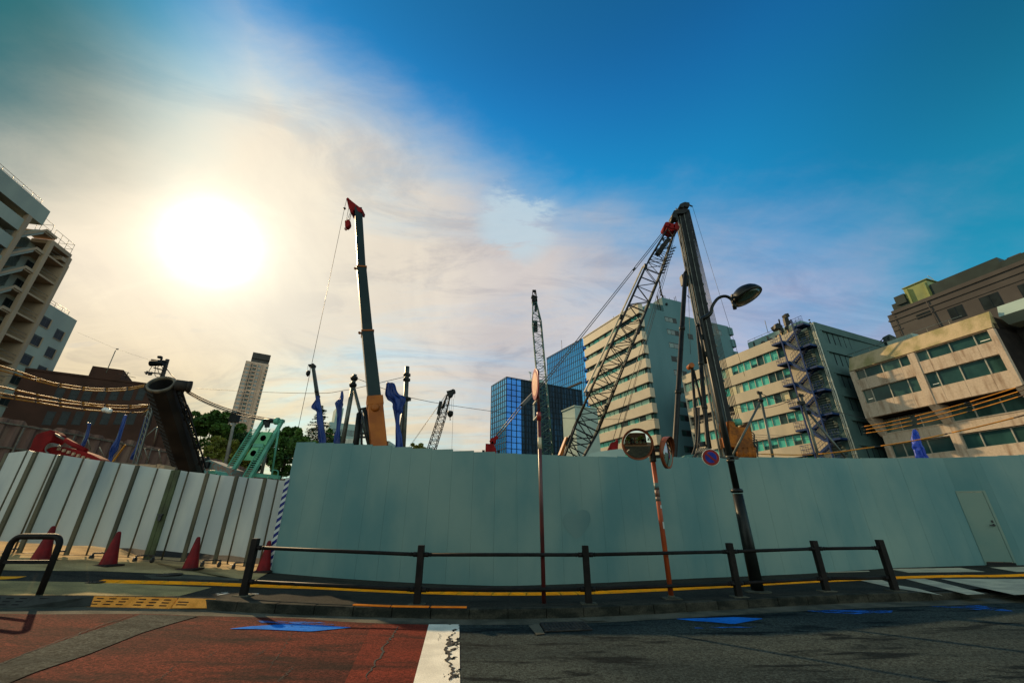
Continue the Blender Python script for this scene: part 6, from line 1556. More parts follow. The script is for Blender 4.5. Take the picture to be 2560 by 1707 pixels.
mb=MB(); mb.fbox(F7,17.5,L7,-6,.0,b0-.02,b0+1.2); mb.build('plant_screen',M['b7screen'],t)
mb=MB(); mb.fbox(F7,18.2,19.9,-3,-1,41.3,42.6); mb.lathe(F7.pt(19,-2,42.6),(0,0,1),[(.5,0),(.4,.2),(.15,.3)],12)
for s in (18.3,19.8): mb.fbox(F7,s-.06,s+.06,-1.1,-1,b0,41.3)
mb.build('water_tank',M['b7'],t)
mb=MB(); mb.path(catmull([at_y(*Zh(*p),70) for p in ((970,515),(1000,530),(1060,580),(1065,620))],4),.06,6); mb.build('vent_pipe',M['pipe'],t)

# ---- blue glass towers
Z=49.5; P=at_y(1266,943,140); Z=P.z; A=at_z(1229,964,Z); B=at_z(1454,977,Z)
FLg=Fac(P,A-P); La=(A-P).length; FRg=Fac(P,B-P); Lb=(B-P).length
t=bldg('glass_tower',P,'low glass tower with a bright blue flank and a smoked dark front')
mb=MB(); mb.fbox(FRg,.02,Lb,-La+.02,-.02,0,Z); mb.build('wall',M['glassdark'],t)
mb=MB(); mb.quad(FLg.pt(0,.02,0),FLg.pt(La,.02,0),FLg.pt(La,.02,Z),FLg.pt(0,.02,Z)); mb.build('flank_glazing',M['glassblue'],t)
mb=MB(); mb.quad(FRg.pt(0,.02,0),FRg.pt(6.2,.02,0),FRg.pt(6.2,.02,Z),FRg.pt(0,.02,Z)); mb.build('corner_glazing',M['glassdeep'],t)
mb=MB(); mb.quad(FRg.pt(6.2,.02,0),FRg.pt(Lb,.02,0),FRg.pt(Lb,.02,Z),FRg.pt(6.2,.02,Z)); mb.build('front_glazing',M['glassdark'],t)
mb=MB(); z=2.
while z<Z+.1: mb.fbox(FLg,0,La,.02,.12,z-.1,z+.1); mb.fbox(FRg,0,Lb,.02,.12,z-.1,z+.1); z+=2.05
n=8
for i in range(n+1): mb.fbox(FLg,La*i/n-.08,La*i/n+.08,.02,.16,0,Z)
s=0
while s<Lb: mb.fbox(FRg,s-.09,s+.09,.02,.16,0,Z); s+=2.05 if s<6 else 1.35
mb.fbox(FRg,0,Lb,-La,.1,Z,Z+.3); mb.build('mullion_grid',M['dmull'],t)
mb=MB(); mb.fbox(FRg,12.2,17.4,-9,-2,Z+.3,Z+2.2); mb.fbox(FRg,24,Lb+.3,-9,-1,Z+.1,Z+1.9) if False else None; mb.build('roof_plant',M['greybox'],t)
mb=MB(); 
for s in (12.4,15.6): mb.bar(FRg.pt(s+.6,-4,Z+2.2),FRg.pt(s,-4,Z+5.2),.25); mb.bar(FRg.pt(s-.5,-4,Z+5.3),FRg.pt(s+.6,-4,Z+5.2),.3)
mb.tube(FRg.pt(12.4,-4,Z+5),FRg.pt(15.6,-4,Z+4.8),.06,n=4); mb.build('window_hoist',M['greybox'],t)
P=at_y(1455.6,846,172); Z=P.z; A=at_z(1366.3,895.5,Z); F=Fac(P,A-P); La=(A-P).length
t=bldg('glass_tower',P,'taller bright blue glass tower half hidden behind the cream office block')
mb=MB(); mb.fbox(F,0,La,-22,-.01,0,Z); mb.build('glazing',M['glassblue'],t)
mb=MB(); z=1.5
while z<Z: mb.fbox(F,0,La,0,.08,z-.08,z+.08); z+=2.85
s=0
while s<La+.1: mb.fbox(F,s-.08,s+.08,0,.1,0,Z); s+=1.47
mb.fbox(F,0,La,0,.16,Z-.2,Z+.1); mb.fbox(F,2.5,23,0,.25,Z-20.6,Z-19.8); mb.build('mullion_grid',M['dmull'],t)
mb=MB(); mb.tube(F.pt(18,-2,Z),F.pt(18,-2,Z+6.5),.1,n=4); mb.build('aerial',M['dark_steel'],t)
z=46
# blue light brackets between tower and office are small glazed returns of the tower
mb=MB(); z=Z-4
while z>12: mb.fbox(F,-1.4,0,-2,.4,z-1.6,z); z-=5.17
mb.split_build('glazed_return',M['glassdeep'],t)
# small pale block
P=at_y(1436.5,1016,66); Z=P.z; A=at_z(1406,1029,Z); F=Fac(P,A-P); La=(A-P).length; F2=Fac(P,Vector((-(A-P).y*-1,(A-P).x*-1,0))) 
d2=Vector((F.d.y,-F.d.x,0)); d2=d2 if d2.x>0 else -d2; F2=Fac(P,d2)
t=bldg('pale_block',P,'small windowless pale green block glimpsed through the foot of the lattice boom')
mb=MB(); mb.fbox(F,0,La,-4.5,0,0,Z); mb.build('wall',M['greybox'],t); mb=MB(); mb.fbox(F,-.15,La+.15,-4.6,.15,Z,Z+.2); mb.build('coping',M['greybox'],t)

# ---- apartment block at the left edge
Pw=at_y(193,802,58); FA=Fac(Pw,(-.211,.977))
t=bldg('apartment_block',FA.pt(-10,-1,0),'pale apartment block at the left edge with an open stair tower and roof railings')
zm=42.0; zw=30.6
mb=MB(); mb.fbox(FA,-5.9,0,-14,0,0,zw); mb.build('wing',M['apt'],t)
mb=MB(); mb.fbox(FA,-44,-14.2,-14,-1.5,0,zm-.3); mb.fbox(FA,-14.2,-6.0,-14,-2.6,0,38.6); mb.build('main_wall',M['apt'],t)
# wing windows
for s,zs_ in ((-4.75,[28.0,25.1,22.2,19.3,16.4,13.5]),(-1.85,[27.3,24.4,21.5,18.6,15.7,12.8])):
    for z in zs_:
        mb=MB(); mb.fbox(FA,s-.75,s+.75,-.02,.012,z-.75,z+.75,0)
        for k in (0,1): mb.quad(FA.pt(s-.68+.68*k+.03,.016,z-.66),FA.pt(s+.68*k-.03,.016,z-.66),FA.pt(s+.68*k-.03,.016,z+.5),FA.pt(s-.68+.68*k+.03,.016,z+.5),1 if k else 2)
        mb.fbox(FA,s+.7,s+.8,0,.12,z-.75,z+.75,3); mb.fbox(FA,s-.75,s+.7,0,.12,z-.82,z-.75,3)
        mb.build('window',[M['apt_dark'],M['bglass'],M['bglass'],M['apt_trim']],t)
# balcony bands of the main block
z=41.2; k=0
mb=MB(); mb.fbox(FA,-44,-12.1,-1.6,.1,39.6,42.05); mb.build('roof_fascia',M['apt'],t)
for k in range(13):
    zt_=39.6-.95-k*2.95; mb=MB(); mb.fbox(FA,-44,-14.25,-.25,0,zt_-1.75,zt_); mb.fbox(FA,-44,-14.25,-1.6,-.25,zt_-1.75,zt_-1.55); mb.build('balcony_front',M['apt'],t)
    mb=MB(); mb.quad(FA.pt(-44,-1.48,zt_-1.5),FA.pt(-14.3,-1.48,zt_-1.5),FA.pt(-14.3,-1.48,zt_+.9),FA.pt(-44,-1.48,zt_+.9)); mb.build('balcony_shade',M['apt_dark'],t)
# pillars
for s,z1,nm in ((-14.1,39.6,'pillar'),(-9.6,38.7,'pillar'),(-5.95,37.0,'pillar')):
    mb=MB(); mb.fbox(FA,s-.3,s+.3,-.35,.15,0,z1); mb.build(nm,M['apt_trim'],t)
mb=MB(); mb.fbox(FA,-6.3,-5.7,-2.7,.1,0,38.3); mb.build('end_wall',M['apt_trim'],t)
# stair tower
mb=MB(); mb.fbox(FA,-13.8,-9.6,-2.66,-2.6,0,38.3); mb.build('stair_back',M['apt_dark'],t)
for k in range(13):
    zk=39.8-3.1*k
    mb=MB(); mb.prism([FA.pt(-13.85,.06,zk-3.3),FA.pt(-13.85,.06,zk-2.95),FA.pt(-11.2,.06,zk-.18),FA.pt(-11.2,.06,zk-.55)],FA.n*-.16); mb.fbox(FA,-11.2,-9.3,-.1,.06,zk-.5,zk-.12); mb.build('stringer',M['apt_trim'],t)
    mb=MB(); mb.prism([FA.pt(-13.85,-.1,zk-3.75),FA.pt(-13.85,-.1,zk-3.1),FA.pt(-11.2,-.1,zk-.4),FA.pt(-11.2,-.1,zk-1.0)],FA.n*-1.15); mb.build('stair_flight',M['apt'],t)
    mb=MB(); mb.fbox(FA,-11.2,-9.3,-2.6,-.1,zk-.7,zk-.45); mb.build('stair_landing',M['apt_trim'],t)
    z=zk-3.1
    if z>6:
        mb=MB(); mb.fbox(FA,-9.3,-6.3,-2.6,.04,z-.25,z); mb.build('bay_slab',M['apt_trim'],t)
        mb=MB(); mb.fbox(FA,-8.6,-6.9,-2.62,-2.57,z+.9,z+2.3,0); mb.quad(FA.pt(-8.5,-2.56,z+1.0),FA.pt(-7.8,-2.56,z+1.0),FA.pt(-7.8,-2.56,z+2.2),FA.pt(-8.5,-2.56,z+2.2),1); mb.quad(FA.pt(-7.7,-2.56,z+1.0),FA.pt(-7.0,-2.56,z+1.0),FA.pt(-7.0,-2.56,z+2.2),FA.pt(-7.7,-2.56,z+2.2),1)
        mb.build('bay_window',[M['apt_dark'],M['bglass']],t)
        mb=MB()
        for h in (.5,1.0): mb.tube(FA.pt(-9.3,-.05,z+h),FA.pt(-6.3,-.05,z+h),.03,n=4)
        mb.build('bay_rail',M['rail'],t)
mb=MB(); mb.fbox(FA,-9.6,-6.0,-2.6,.05,38.3,38.9); mb.fbox(FA,-7.2,-5.75,-2,.05,37.2,37.8); mb.build('stair_roof',M['apt_trim'],t)
def rail3(Fc,s0,s1,o,z,nm='roof_rail',h=1.0,st_=1.6,back=None):
    mb=MB()
    for hh in (h*.5,h): mb.tube(Fc.pt(s0,o,z+hh),Fc.pt(s1,o,z+hh),.035,n=4)
    n=int(abs(s1-s0)/st_)+1
    for k in range(n+1): s=s0+(s1-s0)*k/n; mb.tube(Fc.pt(s,o,z),Fc.pt(s,o,z+h),.035,n=4)
    if back:
        for hh in (h*.5,h): mb.tube(Fc.pt(s1,o,z+hh),Fc.pt(s1,o-back,z+hh),.035,n=4)
        mb.tube(Fc.pt(s1,o-back,z),Fc.pt(s1,o-back,z+h),.035,n=4)
    mb.build(nm,M['rail'],t)
rail3(FA,-44,-13.4,-.3,42.05,h=.8); rail3(FA,-13.6,-10.4,-.1,38.9,h=2.0,st_=1.6,back=2); rail3(FA,-9.8,-6.2,-.1,38.9,h=1.7,st_=1.8,back=2); rail3(FA,-5.6,-1.6,-.3,zw,h=.8)

# ---- brown brick building
Yq=55; P=at_y(432,968,63); A=at_y(131,928.5,55); Zb_=(P.z+A.z)/2; P=at_z(436,967,Zb_); A=at_z(131,928.5,Zb_); F=Fac(P,A-P); La=(A-P).length+4
t=bldg('brick_building',P,'brown brick building with narrow recessed windows behind the leaning casing')
mb=MB(); mb.fbox(F,0,La,-12,0,0,Zb_); mb.fbox(F,0,La,0,.12,Zb_-.25,Zb_+.05); mb.build('wall',M['brick'],t)
s0=F.px((304,938))[0]; s1=F.px((226,927))[0]; mb=MB(); mb.fbox(F,s0,s1,-8,-.02,Zb_,Zb_+1.6); mb.build('roof_hut',M['brick'],t)
for y,xs_ in ((430,(470,590,695,810,910,1020,1120)),(620,(390,510,620,735,840,950,1045)),(800,(300,420,540))):
    for x in xs_:
        s,z=F.px(Za(x,y)); mb=MB(); mb.fbox(F,s-.46,s+.46,-.02,.03,z-.95,z+.95,0); mb.quad(F.pt(s-.34,.035,z-.85),F.pt(s+.34,.035,z-.85),F.pt(s+.34,.035,z+.7),F.pt(s-.34,.035,z+.7),1); mb.fbox(F,s-.34,s+.34,.035,.06,z-.12,z-.06,0)
        mb.build('window',[M['reveal'],M['bglass']],t)
mb=MB(); mb.tube(at_y(265,932,56),at_y(289,876,56),.06,n=5); mb.tube(at_y(291,872.5,56),at_y(295,872.5,56),.12,n=5); mb.build('flagpole',M['rail'],t)
mb=MB(); mb.tube(at_y(314,945,57),at_y(321,930,57),.05,n=5); mb.tube(at_y(293,934,57),at_y(339,944,57),.03,n=4); mb.tube(at_y(310,928,57),at_y(326,934,57),.03,n=4); mb.build('tv_aerial',M['dark_steel'],t)
# lower wing showing right of the casing
P2=at_y(467,1014,64); F3=Fac(P2,A-P); t3=bldg('brick_wing',P2,'lower brown wing with a sunlit end wall right of the leaning casing')
mb=MB(); mb.fbox(F3,0,9,-9,0,0,P2.z); mb.build('wall',M['brick'],t3); mb=MB(); mb.fbox(F3,-.1,9,-9,.1,P2.z,P2.z+.2); mb.build('coping',M['brick'],t3)

# ---- distant tower
Y=330; P=at_y(672,912,Y); Zt=at_y(640,905,Y).z; P=at_z(673,911,Zt); A=at_z(615.3,901,Zt); F=Fac(P,A-P); La=(A-P).length
d2=Vector((F.d.y,-F.d.x,0)); d2=d2 if d2.y>0 else -d2; F2=Fac(P,d2); 
t=bldg('highrise_tower',P,'slender distant high-rise tower with balcony columns under a flat cap')
mb=MB(); mb.fbox(F,0,La,-24,0,0,Zt); mb.build('wall',M['tower'],t)
mb=MB(); mb.fbox(F,.6,La-3.4,-20,-1,Zt,Zt+3.2); mb.prism([F.pt(.4,o,z) for o,z in ((.2,Zt+3.2),(1.6,Zt+8),(-21,Zt+8),(-21,Zt+3.2))],F.d*(La-3.8)); mb.build('roof_cap',M['b7'],t)
# stepped face: columns of balconies and windows
def col(a,b,m,o,nm,slab=None,fh=3.35):
    mb=MB(); mb.fbox(F,a,b,-.5,o,6,Zt-2.5,0); z=6
    while z<Zt-4:
        mb.fbox(F,a+.15,b-.15,o,o+.06,z+1.25,z+2.75,1)
        if slab: mb.fbox(F,a,b,o,o+1.1,z,z+1.0,2)
        z+=fh
    mb.build(nm,[M['tower'],m,M['tower']],t)
w=La/20
col(w*15.6,w*18.6,M['towerw'],.15,'window_column'); col(w*10.2,w*13.2,M['dglass'],.05,'balcony_column',True); col(w*6.2,w*9.2,M['towerw'],.3,'window_column'); col(w*2.6,w*5.2,M['towerw'],-.2,'window_column'); col(w*.1,w*2.2,M['dglass'],.2,'balcony_column',True)
col(w*13.6,w*15.1,M['dglass'],.1,'window_column'); col(w*18.9,w*19.9,M['dglass'],.1,'window_column')
mb=MB()
for a,b in ((13.25,13.55),(9.3,9.9),(5.5,6.0),(15.2,15.5)): mb.fbox(F,w*a,w*b,0,1.6,4,Zt-1)
mb.build('pilaster',M['tower'],t)

# ---- small teal offices beyond the site
P=at_y(*Zc(960,1030),190); Z=P.z; A=at_z(*Zc(470,975),Z); F=Fac(P,A-P); La=(A-P).length
t=bldg('teal_office',P,'small pale teal office block low between the blue tarps')
mb=MB(); mb.fbox(F,0,La,-10,0,0,Z); mb.build('wall',M['greybox'],t); 
for z in (Z-4,Z-9,Z-14,Z-19): mb=MB(); mb.fbox(F,1,La-2,0,.1,z-1.3,z+1.3); mb.build('window_band',M['dglass2'],t)
s0=F.px(Zc(640,980))[0]; mb=MB(); mb.fbox(F,s0,La-2,-9,-.5,Z,Z+7); mb.build('roof_block',M['greybox'],t)
for (a,b,l,yy) in (((660,1215),(985,1325),'low pale shed roof left of the orange boom above the hoarding',60),((1240,1245),(1385,1330),'low grey shed roof right of the orange boom above the hoarding',58)):
    t=thing('shed',Vector((at_y(*Zc(*a),yy).x,yy,0)),l,'shed'); p=at_y(*Zc(a[0],a[1]),yy); q_=at_y(*Zc(b[0],b[1]),yy)
    mb=MB(); mb.prism([Vector((p.x,yy,0)),Vector((p.x,yy,p.z)),Vector((p.x+(q_.x-p.x)*.45,yy,p.z)),Vector((q_.x,yy,q_.z)),Vector((q_.x,yy,0))],Vector((0,8,0))); mb.build('shed_wall',M['greybox'],t)
    mb=MB()
    for k in range(9): x=p.x+(q_.x-p.x)*.45*k/9; mb.bar(Vector((x,yy-.05,p.z-1.5)),Vector((x,yy-.05,p.z)),.15,.08)
    mb.build('roof_ribs',M['mullion'],t)

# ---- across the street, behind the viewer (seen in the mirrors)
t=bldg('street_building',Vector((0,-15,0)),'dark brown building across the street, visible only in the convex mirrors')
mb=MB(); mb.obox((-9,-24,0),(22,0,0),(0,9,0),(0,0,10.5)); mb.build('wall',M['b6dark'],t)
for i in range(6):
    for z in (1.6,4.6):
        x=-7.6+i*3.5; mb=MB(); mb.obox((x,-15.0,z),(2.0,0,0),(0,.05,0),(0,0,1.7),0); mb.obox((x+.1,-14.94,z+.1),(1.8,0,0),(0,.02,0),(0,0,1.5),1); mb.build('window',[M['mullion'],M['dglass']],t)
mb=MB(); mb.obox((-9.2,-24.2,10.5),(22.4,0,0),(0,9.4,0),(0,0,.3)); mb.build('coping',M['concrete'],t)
lw=thing('garden_wall',Vector((-20,-13,0)),'low concrete wall across the street, visible only in the convex mirrors','wall')
mb=MB(); mb.obox((-34,-13.5,g(-20,-13)-1.5),(24,0,0),(0,.3,0),(0,0,3.0)); mb.build('wall_body',M['concrete'],lw)

# ================================================================== TREES
def leaves(mb,blobs,n,size,rng,ms=1):
    for _ in range(n):
        c,r=rng.choice(blobs)
        while True:
            v=Vector((rng.uniform(-1,1),rng.uniform(-1,1),rng.uniform(-1,1)))
            if .2<v.length<1: break
        v=v.normalized()*(v.length**.45); p=Vector(c)+Vector((v.x*r[0],v.y*r[1],v.z*r[2])); s=size*rng.uniform(.6,1.4)
        a=Vector((rng.gauss(0,1),rng.gauss(0,1),rng.gauss(0,.7))).normalized(); b=a.cross(Vector((rng.gauss(0,1),rng.gauss(0,1),rng.gauss(0,1)))).normalized()
        mb.quad(p-a*s,p+b*s*.55,p+a*s,p-b*s*.55,0)
def tree(name,base,blobs,n,size,m,label,seed,trunk=.3,cat='tree',group='trees behind the site'):
    rng=random.Random(seed); t=thing(name,base,label,cat,group); mb=MB(); sub=[]
    for c,r in blobs:
        for _ in range(9):
            v=Vector((rng.uniform(-.75,.75),rng.uniform(-.75,.75),rng.uniform(-.75,.75))); q=(Vector(c)+Vector((v.x*r[0],v.y*r[1],v.z*r[2]))); f=rng.uniform(.25,.5); sub.append((q,(r[0]*f,r[1]*f,r[2]*f)))
    leaves(mb,sub,int(n*1.9),size*.92,rng); mb.build('crown',m,t)
    mb=MB(); b=Vector(base)
    zc=max(c[2] for c,r in blobs); mid=Vector((b.x,b.y,b.z+(zc-b.z)*.45)); mb.path([b,mid,Vector((b.x,b.y,zc))],[trunk,trunk*.7,trunk*.25],8)
    for c,r in blobs:
        q=Vector(c); mb.path([mid,mid.lerp(q,.6)+Vector((0,0,-.3)),q],[trunk*.45,trunk*.3,trunk*.1],6)
    mb.build('trunk',M['bark'],t); return t
def blob(px,py,Y,rx,rz,ry=None):
    c=at_y(px,py,Y); k=(Y*C+(c.z-EYE)*S)/FOC
    return (c,(rx*k,(ry or rx)*k,rz*k))
B1=[blob(505,1062,78,34,30),blob(540,1055,78,34,26),blob(570,1080,80,28,30),blob(488,1090,78,25,34),blob(540,1100,80,40,30)]
tree('leafy_tree',Vector((at_y(520,1100,79).x,79,0)),B1,5200,.42,M['leaf'],'rounded green tree left of the high-rise, sky showing through its crown',4)
B2=[blob(560,1120,66,30,22),blob(585,1130,66,26,22),blob(545,1150,64,32,22),blob(600,1150,66,22,26)]
tree('leafy_tree',Vector((at_y(570,1150,65).x,65,0)),B2,3600,.32,M['leaf_y'],'olive yellowish tree below the high-rise behind the pale concrete pole',5)
B3=[blob(625,1100,72,34,24),blob(650,1115,72,30,30),blob(610,1135,70,30,30),blob(655,1150,70,34,28)]
tree('leafy_tree',Vector((at_y(630,1150,71).x,71,0)),B3,4200,.36,M['leaf_d'],'dark tree filling the gap inside the green piling frame',6)
B4=[blob(705,1090,70,26,22),blob(730,1095,70,28,26),blob(690,1115,68,26,30),blob(725,1125,68,34,28),blob(700,1160,66,30,40)]
tree('leafy_tree',Vector((at_y(710,1150,69).x,69,0)),B4,5200,.34,M['leaf'],'dense green tree right of the piling frame, touching the hoarding end',7)
B5=[blob(762,1100,62,24,26),blob(775,1120,60,28,22),blob(750,1120,60,24,24)]
tree('leafy_tree',Vector((at_y(765,1130,61).x,61,0)),B5,3000,.28,M['leaf'],'low green tree in front of the cedar behind the blue tarp',8)
B6=[blob(836,1095,75,20,28),blob(850,1110,75,22,22)]
tree('leafy_tree',Vector((at_y(842,1120,75).x,75,0)),B6,2200,.3,M['leaf'],'small rounded bright green tree between the two slim blue tarps',9)
B7=[blob(1043,1121,85,14,12),blob(1058,1126,85,14,10),blob(1032,1128,85,10,8)]
tree('leafy_tree',Vector((at_y(1045,1130,85).x,85,0)),B7,1500,.26,M['leaf_y'],'small shrubby tree top peeping over the hoarding beside the distant lattice crane',10)
# cedar
rng=random.Random(11); Y=68; tip=at_y(*Zc(372,745),Y); bs=at_y(*Zc(340,1300),Y); t=thing('cedar_tree',Vector((bs.x,Y,0)),'dark layered cedar with a pointed top behind the leftmost blue tarp','tree','trees behind the site')
mb=MB(); H0=tip.z; mb2=MB(); mb2.tube(Vector((bs.x,Y,0)),Vector((tip.x,Y,tip.z)),.35,.03,n=8)
for k in range(90):
    f=(k/90)**.8; z=H0-.2-f*9.5; L=.25+f*4.6*rng.uniform(.7,1.1); a=rng.uniform(0,6.28); o=Vector((tip.x+(bs.x-tip.x)*f*.3,Y,z)); dr=Vector((math.cos(a),math.sin(a)*.9,-.12+.1*rng.random())); e=o+dr*L
    mb2.path([o,o.lerp(e,.6)+Vector((0,0,.1)),e],[.05,.03,.01],4)
    for j in range(int(26+L*14)):
        f2=rng.random()**.7; p=o.lerp(e,f2)+Vector((rng.gauss(0,.16+.1*L*f2*.5),rng.gauss(0,.2),rng.gauss(0,.07)-.05)); s=rng.uniform(.1,.24)
        u=Vector((rng.gauss(0,1),rng.gauss(0,1),rng.gauss(0,.35))).normalized(); v=u.cross(Vector((rng.gauss(0,.6),rng.gauss(0,.6),1))).normalized(); mb.quad(p-u*s,p+v*s*.5,p+u*s,p-v*s*.5)
mb.build('crown',M['leaf_d'],t); mb2.build('trunk',M['bark'],t)
# street trees behind the viewer, for the mirrors
for x,sd_,lb in ((-13.5,31,'street tree left of the dark building seen in the convex mirror'),(16,32,'street tree right of the dark building seen in the convex mirror'),(-3.5,33,'street tree before the left half of the mirrored dark building'),(6.5,34,'street tree before the right half of the mirrored dark building')):
    c=Vector((x,-12.5,0)); tree('leafy_tree',c,[(c+Vector((0,0,5)),(2.6,2.2,1.8)),(c+Vector((1.2,0,6.2)),(1.8,1.8,1.5))],1800,.2,M['leaf'],lb,sd_,.18,group='street trees behind the viewer')
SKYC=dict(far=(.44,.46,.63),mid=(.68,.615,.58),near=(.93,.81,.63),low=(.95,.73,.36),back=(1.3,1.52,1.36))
# ================================================================== SKY, SUN, CAMERA
GLOW=Vector((-.5784,.6481,.4945)).normalized()
SUN=Vector((math.sin(math.radians(-45))*math.cos(math.radians(28.5)),math.cos(math.radians(-45))*math.cos(math.radians(28.5)),math.sin(math.radians(28.5))))
EL=math.asin(SUN.z); AZ=math.atan2(SUN.x,SUN.y)
w=bpy.data.worlds.new('World'); scene.world=w; w.use_nodes=True; nt=w.node_tree; nt.nodes.clear()
def N(t,**k): return nd(nt,t,**k)
L=nt.links.new
out=N('ShaderNodeOutputWorld'); bg=N('ShaderNodeBackground'); L(bg.outputs[0],out.inputs['Surface'])
sky=N('ShaderNodeTexSky',sky_type='NISHITA'); sky.sun_disc=False; sky.sun_elevation=EL; sky.sun_rotation=AZ; sky.dust_density=.6; sky.ozone_density=2.5; sky.air_density=1.0
tc=N('ShaderNodeTexCoord'); D=tc.outputs['Generated']
def math_(op,a,b=None,c=None,clamp=False):
    n=N('ShaderNodeMath',operation=op); n.use_clamp=clamp
    for i,v in enumerate((a,b,c)):
        if v is None: continue
        if isinstance(v,(int,float)): n.inputs[i].default_value=v
        else: L(v,n.inputs[i])
    return n.outputs[0]
def vdot(v):
    n=N('ShaderNodeVectorMath',operation='DOT_PRODUCT'); L(D,n.inputs[0]); n.inputs[1].default_value=v; return n.outputs['Value']
def ss(x,a,b):
    n=N('ShaderNodeMapRange',interpolation_type='SMOOTHSTEP'); L(x,n.inputs['Value']); sock(n,'From Min',a); sock(n,'From Max',b); return n.outputs['Result']
def mixc(f,a,b,bt='MIX'):
    n=N('ShaderNodeMix',data_type='RGBA',blend_type=bt)
    if isinstance(f,(int,float)): n.inputs['Factor'].default_value=f
    else: L(f,n.inputs['Factor'])
    for s_,v in (('A',a),('B',b)):
        if isinstance(v,tuple): n.inputs[s_].default_value=(*v,1)
        else: L(v,n.inputs[s_])
    return n.outputs['Result']
sep=N('ShaderNodeSeparateXYZ'); L(D,sep.inputs[0]); X,Y_,Zs=sep.outputs
dot=vdot(GLOW)
# cloud noise on a flat layer overhead
den=math_('ADD',math_('MAXIMUM',Zs,0.0),.22)
cv=N('ShaderNodeCombineXYZ'); L(math_('DIVIDE',X,den),cv.inputs[0]); L(math_('DIVIDE',Y_,den),cv.inputs[1])
def noise(scale,det,rough,dist=0.0,loc=(0,0,0),sc=(1,1,1),rot=0):
    mp=N('ShaderNodeMapping'); sock(mp,'Location',loc); sock(mp,'Scale',sc); sock(mp,'Rotation',(0,0,rot)); L(cv.outputs[0],mp.inputs['Vector'])
    n=N('ShaderNodeTexNoise'); sock(n,'Scale',scale); sock(n,'Detail',det); sock(n,'Roughness',rough); sock(n,'Distortion',dist); L(mp.outputs[0],n.inputs['Vector']); return n.outputs['Fac']
n1=noise(.9,7,.55,.4,(3.1,1.7,0),(1,1,1)); n2=noise(2.6,8,.6,.5,(7.3,2.2,0),(1.0,.55,1),.6); n3=noise(7,9,.62,.3,(1.3,5.2,0),(.6,1.3,1),-.6)
# thin veil: wraps the sun, thinning upward, reaching right along the horizon
m1=math_('SUBTRACT',math_('MAXIMUM',math_('MULTIPLY_ADD',dot,.80,.06),math_('MULTIPLY_ADD',dot,.40,.345)),Zs)
m1=math_('MULTIPLY_ADD',math_('SUBTRACT',n1,.5),.34,m1)
m1=math_('MULTIPLY_ADD',math_('SUBTRACT',n2,.5),.13,m1)
m1=math_('MULTIPLY_ADD',math_('SUBTRACT',n3,.5),.11,m1)
v1=ss(m1,-.10,.16)
m2=math_('SUBTRACT',math_('MULTIPLY_ADD',math_('ADD',X,.742),.95,.51),Zs)
m2=math_('MULTIPLY_ADD',math_('SUBTRACT',n1,.5),.2,m2)
v2=ss(m2,-.09,.11)
front=ss(Y_,-.15,.25)
n4=noise(1.5,9,.66,.9,(2.1,8.3,0),(.5,1.7,1),-.75)
thin=math_('MULTIPLY',ss(n4,.62,.34),math_('SUBTRACT',1.0,ss(dot,.93,.985)))
veil=math_('MULTIPLY',math_('MULTIPLY',math_('MINIMUM',v1,v2),front),math_('MULTIPLY_ADD',thin,-.22,.97))
# clear sky: graded from the physical sky
tint=mixc(1.0,sky.outputs[0],(.0125,.105,.155),'MULTIPLY')
tint=mixc(math_('MULTIPLY',ss(X,.40,.78),ss(Zs,.48,.72)),tint,mixc(1.0,tint,(.7,.55,.55),'MULTIPLY'))
tint=mixc(math_('MULTIPLY',ss(Zs,.86,.62),.9),tint,mixc(1.0,tint,(1.2,1.72,1.3),'MULTIPLY'))
tint=mixc(ss(Zs,.78,.92),tint,mixc(1.0,tint,(1,.86,.78),'MULTIPLY'))
tint=mixc(math_('MULTIPLY',ss(X,.52,.8),.9),tint,mixc(1.0,tint,(.9,.84,.66),'MULTIPLY'))
blue=mixc(ss(math_('SUBTRACT',X,math_('MULTIPLY',Zs,.0)),-.42,-.68),tint,(.012,.15,.18))
# veil colour by angle from the sun and height
col=mixc(ss(dot,.25,.80),SKYC['far'],SKYC['mid'])
col=mixc(ss(dot,.80,.975),col,SKYC['near'])
low=math_('MULTIPLY',ss(Zs,.42,.08),ss(X,.30,-.35))
col=mixc(math_('MULTIPLY',low,.85),col,SKYC['low'])
shade=ss(n2,.38,.62); n5=noise(3.2,10,.68,1.3,(4.4,6.1,0),(.55,1.35,1),-.55)
clump=math_('MULTIPLY',ss(n5,.46,.66),math_('SUBTRACT',1.0,ss(dot,.955,.992)))
col=mixc(math_('MULTIPLY',clump,.62),col,mixc(1.0,col,(.70,.72,.80),'MULTIPLY'))
col=mixc(math_('MULTIPLY',ss(n5,.44,.30),.4),col,mixc(1.0,col,(1.12,1.12,1.10),'MULTIPLY'))
col=mixc(math_('MULTIPLY',shade,.4),col,mixc(1.0,col,(.74,.74,.80),'MULTIPLY'))
fin=mixc(veil,blue,col)
# small bright wisps and grey puffs under the veil
wz=math_('MULTIPLY',ss(vdot(Vector((.012,.765,.644)).normalized()),.9935,.9985),ss(n3,.47,.58))
fin=mixc(math_('MULTIPLY',wz,.8),fin,(.52,.66,.74))
puff=math_('MULTIPLY',ss(n3,.58,.70),math_('MULTIPLY',ss(Zs,.5,.25),ss(dot,.70,.9)))
fin=mixc(math_('MULTIPLY',puff,.22),fin,(.46,.50,.53))
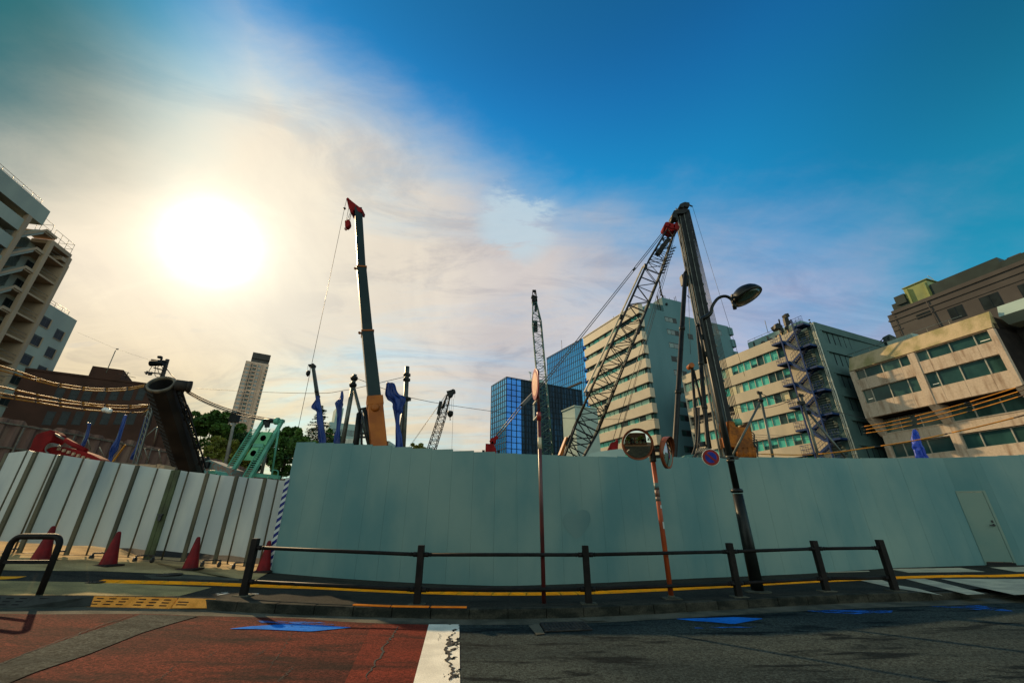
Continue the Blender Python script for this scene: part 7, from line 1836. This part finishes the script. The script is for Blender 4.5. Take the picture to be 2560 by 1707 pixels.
# glare of the sun burning through the veil
glow=math_('POWER',math_('MAXIMUM',math_('ADD',dot,math_('MULTIPLY',math_('SUBTRACT',n3,.5),.006)),0.0),330)
core=math_('POWER',math_('MAXIMUM',math_('ADD',dot,math_('MULTIPLY',math_('SUBTRACT',n2,.5),.003)),0.0),1000)
gl2=math_('POWER',math_('MAXIMUM',dot,0.0),38)
add=mixc(1.0,(1,.92,.76),(1,1,1),'MULTIPLY')
def addc(f,base,c,k):
    n=N('ShaderNodeMix',data_type='RGBA',blend_type='ADD'); L(math_('MULTIPLY',f,k),n.inputs['Factor']); L(base,n.inputs['A']); n.inputs['B'].default_value=(*c,1); n.clamp_factor=False; return n.outputs['Result']
fin=addc(gl2,fin,(1,.88,.62),.09); fin=addc(math_('POWER',math_('MAXIMUM',dot,0.0),120),fin,(1,.88,.66),.2); fin=addc(glow,fin,(1,.93,.78),.55); fin=addc(core,fin,(1,.95,.85),4.0)
# sky behind the viewer: unseen bright fill, added to lift the shaded fronts
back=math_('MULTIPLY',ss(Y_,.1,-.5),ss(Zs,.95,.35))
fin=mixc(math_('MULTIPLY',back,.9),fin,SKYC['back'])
# below the horizon
fin=mixc(ss(Zs,.0,-.06),fin,(.05,.05,.045))
L(fin,bg.inputs['Color']); bg.inputs['Strength'].default_value=1.0
sd=bpy.data.lights.new('sun','SUN'); sd.energy=5.0; sd.angle=math.radians(.9); sd.color=(1.0,.72,.40)
so=bpy.data.objects.new('sun',sd); scene.collection.objects.link(so); so.location=SUN*200; so.rotation_euler=(-SUN).to_track_quat('-Z','Y').to_euler()
cam=bpy.data.cameras.new('camera'); co=bpy.data.objects.new('camera',cam); scene.collection.objects.link(co)
cam.sensor_width=36; cam.lens=FOC/2560*36; cam.clip_end=4000; cam.clip_start=.05
co.location=(0,0,EYE); co.rotation_euler=(math.radians(90+24.0),0,0); scene.camera=co
vs=scene.view_settings; vs.view_transform='Standard'; vs.look='None'; vs.exposure=0; vs.gamma=1; vs.use_curve_mapping=False
scene.cycles.use_denoising=True; scene.cycles.max_bounces=6; scene.cycles.transparent_max_bounces=8
scene.cycles.sample_clamp_indirect=6
